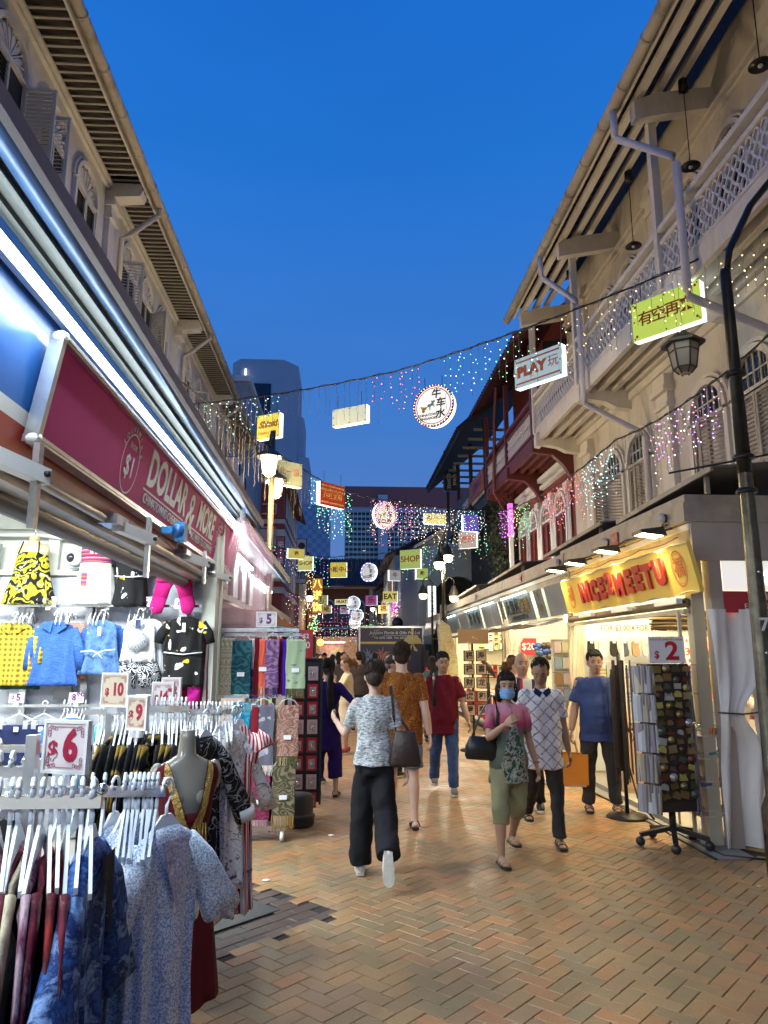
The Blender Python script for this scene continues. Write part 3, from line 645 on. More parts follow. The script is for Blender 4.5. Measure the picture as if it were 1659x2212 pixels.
for y in (16.9, 18.25, 19.55, 20.8):
 for k in range(4): mb.cyl((RW-.03, y-.09+k*.06, 3.2), (RW-.03, y-.09+k*.06, 5.6), .022, n=6)
 mb.box(RW-.12, RW+.02, y-.16, y+.16, 5.6, 5.8)
mb.build('fluted_column', M_white, B5)
roof_r(B5, 16.7, 23.2, mat('red_painted_roof', (.07, .018, .018), .7, var=.2), 4.2, 9.4)
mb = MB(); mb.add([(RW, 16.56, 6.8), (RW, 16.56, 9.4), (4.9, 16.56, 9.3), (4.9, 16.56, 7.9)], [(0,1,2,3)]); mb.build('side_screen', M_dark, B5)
MB().tube([(4.35, 19.5, 9.2), (BX-.1, 20.5, 8.6), (BX-.1, 20.9, 6.4), (RW-.2, 22, 5.7)], .05, 8).build('downpipe', M_redp, B5)
B6 = thing('pub_building', 'black timber pub with open gabled veranda beyond the red house', 'building', (7, 26, 0), world=True)
M_blk = mat('black_timber', (.02, .018, .018), .6, var=.3)
MB().box(RW, 13, 22.4, 30.5, 0, 8.9).build('wall', M_blk, B6)
MB().box(BX, RW, 22.4, 31, 6.4, 6.7).build('balcony_floor', M_blk, B6)
for y in (22.5, 25.2, 28, 30.9): MB().box(BX-.06, BX+.06, y-.06, y+.06, 6.7, 9.2).build('balcony_post', M_blk, B6)
for y in range(8): MB().box(4.3, 6.2, 22.8+y*1.1, 22.88+y*1.1, 8.95, 9.03).build('rafter', mat('old_rafter', (.2, .18, .14), .7), B6)
r = MB(); r.add([(3.75, 22.4, 8.7), (3.75, 31.5, 8.7), (6.6, 31.5, 11.2), (6.6, 22.4, 11.2), (3.75, 22.4, 8.9), (3.75, 31.5, 8.9), (6.6, 31.5, 11.5), (6.6, 22.4, 11.5)], [(0,3,2,1),(4,5,6,7),(0,1,5,4),(0,4,7,3),(1,2,6,5)])
for k in range(30): r.tube([(3.7, 22.6+k*.3, 8.9), (5, 22.6+k*.3, 10.05)], .07, 5)
r.build('roof', mat('black_roof', (.02, .016, .016), .8), B6)
lattice(B6, 22.5, 25.2, M_latt, 6.85, 7.4)
b = MB().box(BX-.1, BX-.06, 25.2, 30.9, 6.45, 7.55).build('balcony_banner', mat('navy_banner', (.03, .025, .05), .6), B6); text('banner_lettering', 'BEER · WINE · FOOD · COFFEE', .42, M_white, b, (BX-.11, 28, 7.0), (0, -1, 0), (0, 0, 1))
b = MB().box(BX-.1, BX-.06, 22.6, 25.1, 6.9, 7.6).build('balcony_banner', mat('orange_banner', (.35, .09, .04), .6), B6); text('banner_lettering', '◯ @BOUT', .4, mat('purple_print', (.1, .03, .2), .6), b, (BX-.11, 23.8, 7.25), (0, -1, 0), (0, 0, 1))
t = thing('hanging_banner', 'tall black vertical banner reading beer wine food coffee beside the pub roof', 'banner', aY(975, 975, 29.5), world=True)
p0 = aY(958, 975, 29.5); p1 = aY(990, 1060, 29.5)
MB().box(p0.x, p1.x, 29.45, 29.55, p1.z, p0.z).build('banner_cloth', M_black, t); mb = MB(); mb.box(p0.x-.02, p1.x+.02, 29.43, 29.57, p0.z, p0.z+.03); mb.box(p0.x-.02, p0.x, 29.43, 29.57, p1.z, p0.z); mb.box(p1.x, p1.x+.02, 29.43, 29.57, p1.z, p0.z); mb.box(p0.x-.02, p1.x+.02, 29.43, 29.57, p1.z-.03, p1.z); mb.build('banner_frame', M_steel, t)
for i, s_ in enumerate(('BEER · WINE', 'FOOD · COFFEE')): text('banner_lettering', s_, .19, M_white, t, (p1.x-.17-i*.24, 29.44, (p0.z+p1.z)/2-.12), (0, 0, -1), (1, 0, 0), ext=.004)
text('banner_emblem', '❦', .25, mat('gold_print', (.5, .35, .1), .5), t, ((p0.x+p1.x)/2, 29.44, p0.z-.2))
def foliage(t, c, rad, n, m, s=.12, name='foliage'):
 mb = MB()
 for _ in range(n):
  d = Vector((random.gauss(0, .5), random.gauss(0, .5), random.gauss(0, .5))); p = Vector(c)+Vector((d.x*rad[0], d.y*rad[1], d.z*rad[2])); a = Euler((U(0, 6), U(0, 6), U(0, 6))).to_matrix()
  mb.add([p+a @ Vector(q)*s*U(.6, 1.3) for q in ((-.5, 0, 0), (0, .35, .1), (.6, 0, 0), (0, -.35, .1))], [(0,1,2,3)])
 return mb.build(name, m, t, 'stuff')
M_leaf = mat('dark_leaf', (.035, .045, .02), .7, var=.5, vs=3)
t = thing('climbing_plant', 'dark creeper hanging off the corner of the red house beside the pub', 'plant', (5.3, 22.6, 3.2), world=True)
MB().tube([(5.35, 22.6, 3.2), (5.3, 22.5, 4.6), (5.2, 22.3, 6)], .06, 6).build('stem', mat('bark', (.06, .04, .03), .9), t); foliage(t, (5.1, 22.6, 5.2), (.35, .9, 1.6), 2600, M_leaf)
t = thing('neon_pole', 'white corner post glowing magenta at its top beside the string lights', 'post', aX(1115, 1340, 4.9), world=True)
a = aX(1110, 1340, 4.9); 
MB().box(4.85, 4.95, a.y-.08, a.y+.08, 2.9, 5.05).build('pole', M_white, t); MB().box(4.84, 4.96, a.y-.09, a.y+.09, 5.05, 6.0).build('neon_sleeve', emis('magenta_glow', (1, .12, .75), 1.3), t)
B7 = thing('shophouse', 'pale grey house with tall arched opening seen side on beyond the pub', 'building', (8, 36, 0), world=True)
mb = MB(); mb.prism([(3.35, 0), (4.0, 0), (4.0, 3.9)]+[(4.0+1.15*(1-cos(pi*k/10)), 3.9+1.15*sin(pi*k/10)) for k in range(1, 10)]+[(6.3, 3.9), (6.3, 0), (13, 0), (13, 9.5), (6.2, 8.2), (3.35, 6.3)], (0, 32, 0), (1, 0, 0), (0, 0, 1), -.3)
mb.box(3.35, 3.6, 32.3, 44, 0, 6.3); mb.build('wall', mat('pale_green_grey', (.36, .40, .38), .8, var=.08), B7)
MB().box(4, 6.3, 33.2, 33.3, 0, 5.2).build('arch_recess', M_blk, B7); foliage(B7, (5.1, 32.8, 4.2), (.9, .2, .9), 500, M_leaf, .1, 'plants_in_arch')
mb = MB(); mb.add([(3.2, 31.8, 6.25), (3.2, 44, 6.25), (8, 44, 9.2), (8, 31.8, 9.2), (3.2, 31.8, 6.4), (3.2, 44, 6.4), (8, 44, 9.4), (8, 31.8, 9.4)], [(0,3,2,1),(4,5,6,7),(0,1,5,4),(0,4,7,3)]); mb.build('roof', M_trim, B7)
far_house('cream corner shophouse on the far right behind the double street lamps', 3.2, 9, 44.2, 56, 7.6, M_gray, -1, (4.9,), .2)
far_house('orange lit shophouse on the far right before the end of the street', 3.6, 9, 56.2, 68, 7.4, M_orange, -1, (4.7,), .5)
def vsign(lab, px, py0, py1, hw, y, face, txt, tm, es=None, size=None):
 a = aY(px, py0, y); b = aY(px, py1, y); w_ = hw*y/F
 t = thing('shop_sign', lab, 'sign', ((a+b)/2), world=True); m = face
 MB().box(a.x-w_, a.x+w_, y-.07, y+.07, b.z, a.z).build('sign_box', m, t)
 mb = MB(); e = .03
 for x0_, x1_, z0_, z1_ in ((-w_-e, w_+e, a.z, a.z+e), (-w_-e, w_+e, b.z-e, b.z), (-w_-e, -w_, b.z, a.z), (w_, w_+e, b.z, a.z)): mb.box(a.x+x0_, a.x+x1_, y-.09, y+.09, z0_, z1_)
 mb.build('sign_frame', M_iron, t)
 if txt and all(ord(c) > 255 for c in txt):
  n = len(txt); hh = (a.z-b.z)/n; s_ = size or min(hh*.95, w_*1.9)
  for i, c in enumerate(txt): text('sign_character', c, s_, tm, t, (a.x, y-.08, a.z-hh*(i+.5)), ext=.006, bold=.01*s_)
 elif txt: text('sign_lettering', txt, size or w_*1.5, tm, t, (a.x, y-.08, (a.z+b.z)/2), (0, 0, 1), (-1, 0, 0), ext=.006)
 return t
vsign('glowing orange vertical sign with golden characters on the far left', 686, 1250, 1325, 11, 47, mat('orange_sign', (.5, .22, .05), .6, emit=(.8, .3, .05), es=.35), '八道馔', emis('gold_glow', (1, .62, .1), 2.5))
vsign('pale vertical cloth banner with an orange disc and brush characters', 652, 1165, 1260, 10, 40, M_trimL, '●新加', M_black)
vsign('dusty pink vertical banner with white characters on the red house', 607, 1160, 1230, 8, 34.5, mat('pink_banner', (.35, .12, .13), .7), '来来', M_white)
vsign('white lit vertical spa sign on the right beyond the lamp post', 932, 1266, 1335, 9, 28, emis('soft_white_sign', (.85, 1, .95), .9), 'Spa Belle', mat('green_print', (.1, .25, .15), .6), size=.22)
vsign('purple vertical sign with white capitals on the far right', 886, 1295, 1350, 6, 40, emis('purple_sign', (.22, .12, .55), .8), 'UNIQCAT', M_white)
vsign('dark narrow vertical sign board with pale letters on the far right', 888, 1212, 1272, 6, 42, mat('brown_board', (.07, .05, .05), .6), 'TATTOO', M_white)
# === florist truck
V = thing('box_truck', 'navy florist box truck with yellow ribbon print parked across the street', 'truck', (1.85, 27, 0))
x0, x1, z1 = -1.2, 1.15, 2.63
M_navy = mat('navy_truck_paint', (.012, .014, .06), .4, var=.1)
cb_ = MB().box(x0, x1, 0, 4.2, .85, z1).build('cargo_box', M_navy, V)
mb = MB()
for x in (x0, x1): mb.box(x-.03, x+.03, -.03, .03, .85, z1)
mb.box(x0, x1, -.03, .03, z1-.03, z1+.04); mb.box(x0, x1, -.05, .02, .8, .9); mb.build('box_frame', M_steel, cb_)
MB().box(x0+.04, x1-.04, -.012, -.004, 2.02, 2.1).build('ribbon_print', mat('ribbon_yellow', (.65, .5, .12), .5), cb_); MB().box(.72, .8, -.014, -.006, 2.1, z1-.03).build('ribbon_print', MATS['ribbon_yellow'], cb_)
mb = MB()
for a in (0.35, 1.0, 2.14, 2.79): mb.prism([(0, 0), (.3*cos(a-.35), .3*sin(a-.35)), (.34*cos(a), .34*sin(a)), (.3*cos(a+.35), .3*sin(a+.35))], (.76, -.015, 2.05), (1, 0, 0), (0, 0, 1), .02)
mb.prism([(0, 0), (-.2, -.3), (-.06, -.28)], (.76, -.015, 2.05), (1, 0, 0), (0, 0, 1), .02); mb.prism([(0, 0), (.06, -.28), (.2, -.3)], (.76, -.015, 2.05), (1, 0, 0), (0, 0, 1), .02); mb.build('ribbon_bow', mat('bow_gold', (.6, .5, .2), .5), cb_)
text('truck_lettering', 'Joaquim Florist & Gifts Pte Ltd', .15, M_white, cb_, (.1, -.014, 2.42), shear=.2); text('truck_lettering', 'Tel: 6392 3388   Fax: 6323 2288', .11, M_white, cb_, (.05, -.014, 2.24)); text('truck_monogram', 'JF', .3, mat('dull_green_gold', (.25, .3, .2), .5), cb_, (-.62, -.014, 2.42), shear=.3)
MB().box(-.3, .6, -.014, -.006, 2.315, 2.325).build('lettering_underline', M_white, cb_)
for x, z, s_, c in ((-.35, 1.62, .3, (.55, .2, .12)), (.12, 1.72, .14, (.3, .35, .12)), (.42, 1.72, .16, (.55, .5, .35)), (-.85, 1.6, .28, (.2, .28, .45))):
 mb = MB()
 for k in range(14): a = k*2.4; mb.prism([(0, 0), (.3*s_*cos(a-.4), .3*s_*sin(a-.4)), (s_*.95*cos(a), s_*.95*sin(a)), (.3*s_*cos(a+.4), .3*s_*sin(a+.4))], (x+U(-.2, .2)*s_, -.01-.0009*k, z+U(-.2, .2)*s_), (1, 0, 0), (0, 0, 1), .002)
 mb.build('flower_print', mat('flower_print_%d' % int(x*100+200), c, .6, var=.6, vs=14), cb_)
mb = MB(); mb.box(x0+.1, x1-.1, .1, 5.6, .55, .8); mb.build('chassis', M_iron, V)
mb = MB(); mb.prism([(4.4, .6), (6.0, .6), (6.0, 1.3), (5.7, 2.0), (4.4, 2.05)], (-1.0, 0, 0), (0, 1, 0), (0, 0, 1), -0.001); mb = MB(); mb.box(-1, .95, 4.4, 5.9, .6, 2.0); mb.build('cab', M_white, V)
for x in (-.85, .8):
 for y in (.9, 5.0): w_ = MB().cyl((x-.12, y, .42), (x+.12, y, .42), .42, n=20).build('wheel', mat('tyre_rubber', (.02, .02, .02), .8), V); MB().cyl((x-.14, y, .42), (x+.14, y, .42), .2, n=12).build('rim', M_steel, w_)
for x in (x0+.2, x1-.2): MB().box(x-.12, x+.12, -.08, -.02, .68, .8).build('tail_light', emis('tail_red', (.6, .02, .02), .5), V)
t = thing('round_sign', 'black round sign disc on a stand above the florist truck roof', 'sign', (2.44, 32, 0)); MB().cyl((0, 0, 2.99), (0, .08, 2.99), .24, n=28).build('disc', M_black, t); MB().cyl((0, .04, 0), (0, .04, 2.8), .03).build('stand', M_iron, t)
t = thing('feather_banner', 'tall cream feather banner curving beside the dark truck on the right', 'banner', (2.55, 18, 0)); mb = MB()
mb.prism([(0, .35), (.32, .45), (.3, 1.6), (.12, 2.35), (-.08, 2.5), (-.2, 2.3), (-.14, 1.4)], (0, 0, 0), (1, 0, 0), (0, 0, 1), .01); mb.build('banner_cloth', mat('cream_flag', (.55, .52, .28), .7, pat=p_pais((.55, .52, .32), (.5, .4, .12), 3)), t); MB().cyl((-.16, 0, 0), (-.16, 0, 2.4), .015).build('pole', M_steel, t); MB().lathe([(0, 0), (.22, 0), (.22, .05), (0, .06)]).build('base', M_iron, t)
t = thing('parked_van', 'dark van parked behind the steel posts on the right', 'van', (3.75, 26, 0)); mb = MB(); mb.prism([(0, .35), (4.2, .35), (4.2, 1.1), (3.5, 1.9), (.2, 2.0), (0, 1.8)], (-.8, 0, 0), (0, 1, 0), (0, 0, 1), 1.6); mb.build('body', mat('dark_teal_paint', (.03, .045, .05), .3), t)
MB().box(-.65, .65, -.02, 0, 1.15, 1.8).build('rear_window', M_glassd, t); MB().box(-.8, .8, -.05, .1, .35, .55).build('bumper', mat('yellow_bumper', (.4, .28, .04), .5), t)
for x in (-.6, .6):
 for y in (.8, 3.3): MB().cyl((x-.1, y, .33), (x+.1, y, .33), .33, n=16).build('wheel', MATS['tyre_rubber'], t)
for x in (-.72, .72): MB().box(x-.06, x+.06, -.03, 0, .9, 1.2).build('tail_light', MATS['tail_red'], t)
# === right kiosks
KX = 3.3
def area(name, loc, sx_, sy_, e, col, rot=(0, 0, 0), parent=None, spread=None):
 l = bpy.data.lights.new(name, 'AREA'); l.shape = 'RECTANGLE'; l.size = sx_; l.size_y = sy_; l.energy = e; l.color = col
 if spread: l.spread = spread
 o = bpy.data.objects.new(name, l); COL.objects.link(o); o.location = loc; o.rotation_euler = rot
 if parent: o.parent = parent; o.location = Vector(loc) - parent.location
 return o
def point(name, loc, e, col, r=.06):
 l = bpy.data.lights.new(name, 'POINT'); l.energy = e; l.color = col; l.shadow_soft_size = r
 o = bpy.data.objects.new(name, l); COL.objects.link(o); o.location = loc; return o
M_kin = mat('kiosk_inner_panel', (.62, .56, .42), .6, var=.06)
M_tube = emis('fluorescent_tube', (.80, .93, 1), 16); M_tubew = emis('warm_tube', (1, .80, .45), 14)
K1 = thing('market_kiosk', 'kiosk with the yellow sign and red lettering at the right front', 'kiosk', (4.3, 8.3, 0), world=True)
y0, y1 = 6.75, 10.35
mb = MB(); mb.box(KX, 5.4, y0, y1, .0, .06); mb.build('floor_slab', mat('kiosk_floor', (.3, .28, .25), .6, var=.1), K1)
MB().box(5.3, 5.4, y0, y1, .06, 2.9).build('back_panel', M_kin, K1)
MB().box(KX+.08, 5.3, y1-.05, y1, .06, 2.9).build('side_panel', M_kin, K1)
MB().box(KX, 5.5, y0-.1, y1, 2.86, 2.92).build('ceiling', M_white, K1)
MB().box(KX-.05, 5.5, y0-.15, y1+.02, 2.93, 3.12).build('fascia_beam', M_rust, K1); MB().box(KX+.02, KX+.14, y0-.08, y1, 2.74, 2.86).build('lower_beam', M_rust, K1)
mb = MB(); mb.box(KX-.02, 5.5, y0-.12, y1+.3, 3.12, 3.2); mb.build('roof_edge', M_rust, K1)
M_kp = mat('cream_powder_coat', (.55, .5, .36), .45, var=.05)
MB().box(KX, KX+.12, y1-.12, y1, 0, 2.75).build('corner_post', M_kp, K1); MB().box(KX+.02, KX+.14, y0-.02, y0+.1, 0, 2.75).build('corner_post', M_kp, K1)
mb = MB(); mb.cyl((KX-.02, y0, 2.17), (KX-.02, y1, 2.17), .045, n=10); mb.build('rolled_awning', mat('brown_rolled_canvas', (.22, .16, .09), .8, var=.2), K1)
mb = MB(); mb.box(KX-.06, KX, y0, y1, 2.07, 2.11); mb.build('awning_bar', M_kp, K1)
for y in (y1-.05, y0+.1): mb = MB(); mb.beam((KX-.06, y, 2.1), (KX-.06, y, .05), .03, .03); mb.build('side_rail', M_kp, K1)
for y in (7.0, 8.2, 9.4): MB().box(KX-.12, KX-.03, y-.25, y+.25, 2.16, 2.21).build('awning_arm', M_white, K1)
mb = MB(); mb.box(KX+.5, KX+.56, 7.1, 7.12, 0, 0); 
for (x, y) in ((KX+.55, 9.95),): MB().box(x, x+.04, y, y+.04, .06, 2.7).build('display_upright', M_white, K1)
a = Vector((KX, 10.3, 2.24)); ln = 3.93; tilt = .09
M_yel = mat('yellow_sign_panel', (.85, .60, .11), .5, var=.05, vs=2)
S = thing('shop_sign', 'yellow sign board with raised red NICE2MEETU lettering over the right kiosk', 'sign', (KX, 8.35, 2.45), world=True)
O = Vector((KX-.05, 8.35, 2.24)); up = Vector((-.10, 0, .46)).normalized(); vv = (0, -1, 0)
def SP(s, h, d=0): n = Vector((-up.z, 0, up.x)); return O + Vector((0, -s, 0)) + up*h + n*d
mb = MB(); mb.add([SP(-1.95, 0), SP(1.95, 0), SP(1.95, .48), SP(-1.95, .48), SP(-1.95, 0, -.04), SP(1.95, 0, -.04), SP(1.95, .48, -.04), SP(-1.95, .48, -.04)], [(0,1,2,3),(7,6,5,4),(0,4,5,1),(1,5,6,2),(2,6,7,3),(3,7,4,0)]); mb.build('sign_panel', M_yel, S)
mb = MB()
pts = [SP(-1.95+3.9*i/26, .47+.012*sin(i*1.9), .012) for i in range(27)]; mb.tube(pts, .006, 5); pts = [SP(-1.95+3.9*i/26, .01+.016*sin(i*1.3+1), .012) for i in range(27)]; mb.tube(pts, .006, 5); mb.build('sheet_cord', M_kp, S)
M_redl = mat('red_letter', (.50, .035, .02), .5)
xs = -1.18
for ch, w_, dz in (('N', .27, 0), ('I', .15, .01), ('C', .26, -.01), ('E', .25, 0), ('2', .26, .03), ('M', .33, -.01), ('E', .25, 0), ('E', .25, .01), ('T', .26, 0), ('U', .3, .015)):
 text('raised_letter', ch, .33, M_redl, S, SP(xs+w_/2, .235+dz, .02), (0, -1, 0), up, ext=.012, bold=.022, sx=.95); xs += w_*1.02
M_seal = mat('orange_seal_print', (.62, .16, .03), .6)
for s_ in (-1.62, 1.68):
 mb = MB(); ring = [(cos(2*pi*k/28), sin(2*pi*k/28)) for k in range(28)]
 for r0, r1 in ((.13, .142), (.115, .12)):
  q = [SP(s_+c*r1, .25+sn*r1*1.25, .004) for c, sn in ring] + [SP(s_+c*r0, .25+sn*r0*1.25, .004) for c, sn in ring]
  mb.add(q, [(i, (i+1) % 28, 28+(i+1) % 28, 28+i) for i in range(28)])
 mb.build('seal_ring', M_seal, S); text('seal_character', '福', .2, M_seal, S, SP(s_, .25, .004), (0, -1, 0), up, ext=.001, bold=.004)
M_flood = mat('floodlight_black', (.03, .03, .028), .5); M_flg = emis('flood_glass', (1, .85, .4), 25)
for i, (y, lb) in enumerate(((6.95, 'nearest the camera'), (8.15, 'second from the camera'), (9.3, 'third from the camera'), (10.15, 'farthest of the four'))):
 t = thing('floodlight', 'black floodlight tipped down over the yellow sign, ' + lb, 'floodlight', (KX-.28, y, 2.86), group='floodlights over the yellow sign')
 mb = MB(); mb.prism([(-.1, 0), (.16, -.03), (.13, .06), (-.1, .03)], (0, -.12, 0), (1, 0, 0), (0, 0, 1), -.24); mb.build('lamp_housing', M_flood, t)
 MB().add([(-.08, -.1, -.004), (.13, -.1, -.03), (.13, .1, -.03), (-.08, .1, -.004)], [(0,3,2,1)]).build('lamp_glass', M_flg, t); MB().beam((.12, 0, .02), (.26, 0, .06), .03, .02).build('arm', M_flood, t)
 l = bpy.data.lights.new('floodlight_beam', 'SPOT'); l.energy = 50; l.color = (1, .84, .45); l.spot_size = R(120); l.spot_blend = .8; l.shadow_soft_size = .05
 o = bpy.data.objects.new('floodlight_beam', l); COL.objects.link(o); o.parent = t; o.location = (.05, 0, -.05); o.rotation_euler = (0, R(-18+28), 0)
for i, (y, z) in enumerate(((7.0, 3.03), (8.6, 3.03), (10.6, 3.03))):
 t = thing('bulkhead_lamp', 'small unlit glass bulb fitting on the kiosk beam, ' + ('nearest', 'middle', 'farthest')[i] + ' of the three', 'lamp', (KX-.07, y, z), group='bulb fittings on the kiosk beam')
 MB().sph((-.02, 0, 0), (.04, .05, .055), 10, 8).build('glass_bulb', mat('dusty_glass', (.5, .5, .48), .15), t); MB().cyl((.03, 0, 0), (0, 0, 0), .045).build('socket', M_iron, t); MB().tube([(0, 0, -.04), (-.04, .08, -.18), (-.02, .16, -.1), (.03, .2, -.05)], .006, 5).build('cable', M_black, t)
for y, s_ in ((8.35, .22), (13.0, .2), (17.5, .2)):
 t = thing('notice_plate', 'small red notice plate screwed to the kiosk beam' + (' above the yellow sign' if y < 9 else ' above the silver panels' if y < 14 else ' at the far end'), 'plate', (KX-.06, y, 3.03)); MB().box(-.01, 0, -s_/2, s_/2, -.07, .07).build('plate', mat('red_plate', (.4, .04, .03), .5), t); text('plate_lettering', '消防栓', .06, M_trim, t, (-.012, 0, 0), (0, -1, 0))
M_flap = mat('dark_canopy_sheet', (.12, .115, .10), .5, var=.2)
for i, (ya, yb) in enumerate(((6.3, 8.4), (9.2, 11.6), (13.5, 16.2), (18.2, 21.5))):
 t = thing('canopy_sheet', 'thin dark canopy sheet tilted over the kiosk roofs, number ' + ('nearest', 'second', 'third', 'fourth')[i] + ' along the row', 'canopy', (3.6, ya, 3.3), group='canopy sheets over the right kiosks', world=True)
 t['label'] = 'thin dark canopy sheet tilted over the kiosk roofs, ' + ('nearest the camera', 'second along the row', 'third along the row', 'farthest along the row')[i]
 a = [(3.3, yb, 3.24), (3.4, ya, 3.38), (4.7, ya, 3.5), (4.7, yb, 3.36)]; MB().add(a + [(x, y, z+.02) for x, y, z in a], [(3,2,1,0),(4,5,6,7),(0,1,5,4),(1,2,6,5),(2,3,7,6),(3,0,4,7)]).build('sheet', M_flap, t)
 mb = MB(); mb.beam((3.5, ya+.3, 3.2), (3.5, ya+.3, 3.37), .04, .04); mb.beam((3.4, yb-.3, 3.2), (3.4, yb-.3, 3.25), .04, .04); mb.beam(a[0], a[1], .03, .05); mb.build('support', M_rust, t)
M_beige = mat('beige_panel', (.42, .37, .32), .6, var=.08, dirt=.3)
MB().box(KX+.02, 6.4, y0-.13, y0-.09, 2.56, 2.95).build('end_fascia', M_beige, K1)
MB().box(KX+.3, 6.4, y0-.1, y0-.08, 2.28, 2.56).build('end_window', emis('lit_end_window', (.95, .93, .88), .55), K1)
mb = MB(); mb.box(KX+.7, 6.2, y0-.11, y0-.1, 2.42, 2.45); mb.box(KX+.7, 6.2, y0-.11, y0-.1, 2.36, 2.375); mb.build('window_tube', emis('tube_behind_window', (1, 1, 1), 4), K1)
MB().box(KX+.28, 6.2, y0-.125, y0-.115, 2.07, 2.27).build('hose_sign_strip', mat('hose_red', (.42, .03, .04), .5), K1)
text('strip_lettering', 'FIRE HOSE REEL', .075, M_white, K1, (KX+.85, y0-.128, 2.215)); text('strip_lettering', 'EMERGENCY CABINET', .075, M_white, K1, (KX+.85, y0-.128, 2.125))
MB().box(KX+.16, KX+.28, y0-.12, y0, 0, 2.95).build('end_post', M_beige, K1)
M_canvas = mat('white_canvas', (.80, .79, .76), .75, var=.14, vs=2, bump=1, bs=4, st=(1, 1, .6))
C = thing('canvas_curtain', 'grey white canvas curtain tied in the middle beside the lamp post', 'curtain', (3.75, 6.2, 0), world=True)
def cv(u, v):
 z = 2.08*(1-v); pinch = .0 if v < 1e9 else 0
 x = 3.4 + .02*v + u*(.42 - .2*math.exp(-((z-1.15)/.2)**2)) + .03*sin(v*5); y = 6.62 - .045*sin(u*8+v*2) - .015*sin(u*19+v*7) - .01*sin(v*16+u*5) - .07*math.exp(-((z-1.15)/.25)**2)*sin(u*pi)
 return (x, y, z+.02)
MB().grid(cv, 60, 40, .006).build('cloth', M_canvas, C)
MB().tube([(3.4, 6.56, 1.17), (3.6, 6.5, 1.16), (3.78, 6.56, 1.17)], .008, 6).build('tie_cord', M_iron, C)
C = thing('canvas_curtain', 'wide white canvas sheet stretched over the kiosk end behind the lamp post', 'curtain', (4.5, 6.3, 0), world=True)
def cv(u, v): return (3.72 + u*2.4 + .15*v*(1-u), 6.67 - .1*v*(1-.5*u) - .03*sin(u*17+v*8) - .02*sin(v*22+u*9), 2.05*(1-v)+.02)
MB().grid(cv, 60, 40, .006).build('cloth', M_canvas, C)
t = thing('yellow_pole', 'thin yellow green bamboo pole leaning on the kiosk end', 'pole', (3.85, 6.45, 0)); MB().tube([(-.03, 0, 2.62), (.0, .02, 2.2), (.1, .03, 1.7)], .02, 8).build('pole_shaft', mat('bamboo_yellow', (.35, .32, .1), .4, var=.2), t)
area('kiosk_ceiling_light', (4.2, 7.5, 2.82), 1.6, 1.0, 62, (1, .76, .40), parent=K1); area('kiosk_ceiling_light', (4.2, 9.3, 2.82), 1.6, 1.0, 50, (1, .8, .46), parent=K1)
area('kiosk_front_light', (3.5, 8.6, 2.66), .3, 3.2, 75, (1, .80, .44), (0, R(32), 0), K1)
MB().cyl((3.7, 9.9, 2.66), (4.9, 9.9, 2.66), .02, n=8).build('ceiling_tube', M_tube, K1); MB().cyl((3.8, 8.3, 2.8), (4.9, 8.3, 2.8), .02, n=8).build('ceiling_tube', M_tubew, K1)
MB().tube([(KX-.07, y1+.1-.35*i, 2.98-.05*abs(sin(i*1.3))) for i in range(11)], .009, 5).build('cable', M_black, K1); MB().tube([(KX-.06, y1-.3*i, 2.8-.03*abs(sin(i*2.1))) for i in range(13)], .007, 5).build('cable', M_black, K1)
K2 = thing('market_kiosk', 'long kiosk run with silver fascia panels beyond the yellow sign', 'kiosk', (4.3, 16, 0), world=True)
y0, y1 = 10.4, 22.8
MB().box(KX+.1, 5.4, y0, y1, 0, .06).build('floor_slab', MATS['kiosk_floor'], K2); MB().box(5.3, 5.4, y0, y1, .06, 2.9).build('back_panel', mat('kiosk_pale_panel', (.7, .68, .55), .6), K2)
MB().box(KX, 5.5, y0, y1, 2.86, 2.92).build('ceiling', M_white, K2)
MB().box(KX-.05, 5.5, y0+.02, y1+.2, 2.95, 3.14).build('fascia_beam', M_rust, K2); MB().box(KX+.02, KX+.14, y0, y1, 2.74, 2.86).build('lower_beam', M_rust, K2)
for y in (14.9, 22.7): MB().box(KX+.1, 5.3, y, y+.05, .06, 2.86).build('partition', MATS['kiosk_pale_panel'], K2)
for y in (10.45, 14.9, 18.9, 22.7): MB().box(KX, KX+.1, y, y+.1, 0, 2.8).build('corner_post', M_kp, K2)
M_silv = mat('silver_panel', (.42, .47, .52), .32, .55, var=.15, vs=1.5); M_silvl = mat('glossy_sign_panel', (.36, .44, .48), .2, .4, var=.25, vs=2)
def SP2(y, h, d=0): return Vector((KX, y, 2.26)) + Vector((-.11, 0, .46))*(h/.47) + Vector((-.977, 0, -.212))*d
def panel(nm, ya, yb, m, par, d=.0):
 q = [SP2(yb, 0, d), SP2(ya, 0, d), SP2(ya, .47, d), SP2(yb, .47, d)]; q2 = [p + Vector((.05, 0, 0)) for p in q]
 return MB().add(q + q2, [(0,1,2,3),(7,6,5,4),(0,4,5,1),(1,5,6,2),(2,6,7,3),(3,7,4,0)]).build(nm, m, par)
for ya, yb, m_ in ((10.45, 11.35, M_silv), (11.5, 12.0, M_silvl), (12.2, 14.3, M_silvl), (14.4, 14.75, M_silvl), (14.85, 15.6, M_silv), (15.65, 16.6, M_silv), (16.8, 18.6, M_silvl), (18.65, 20, M_silv), (20.05, 22.6, M_silv)): panel('fascia_panel', ya, yb, m_, K2)
M_gold = mat('gold_lettering', (.45, .34, .15), .35, .5); M_gunm = mat('dark_steel_lettering', (.1, .13, .13), .3, .7)
upk = Vector((-.11, 0, .46)).normalized()
for i, c in enumerate('大聚恒泰隆'): text('sign_character', c, .3, M_gunm if i < 3 else M_gold, K2, SP2(14.0-i*.36, .27, .012), (0, -1, 0), upk, ext=.006, bold=.004)
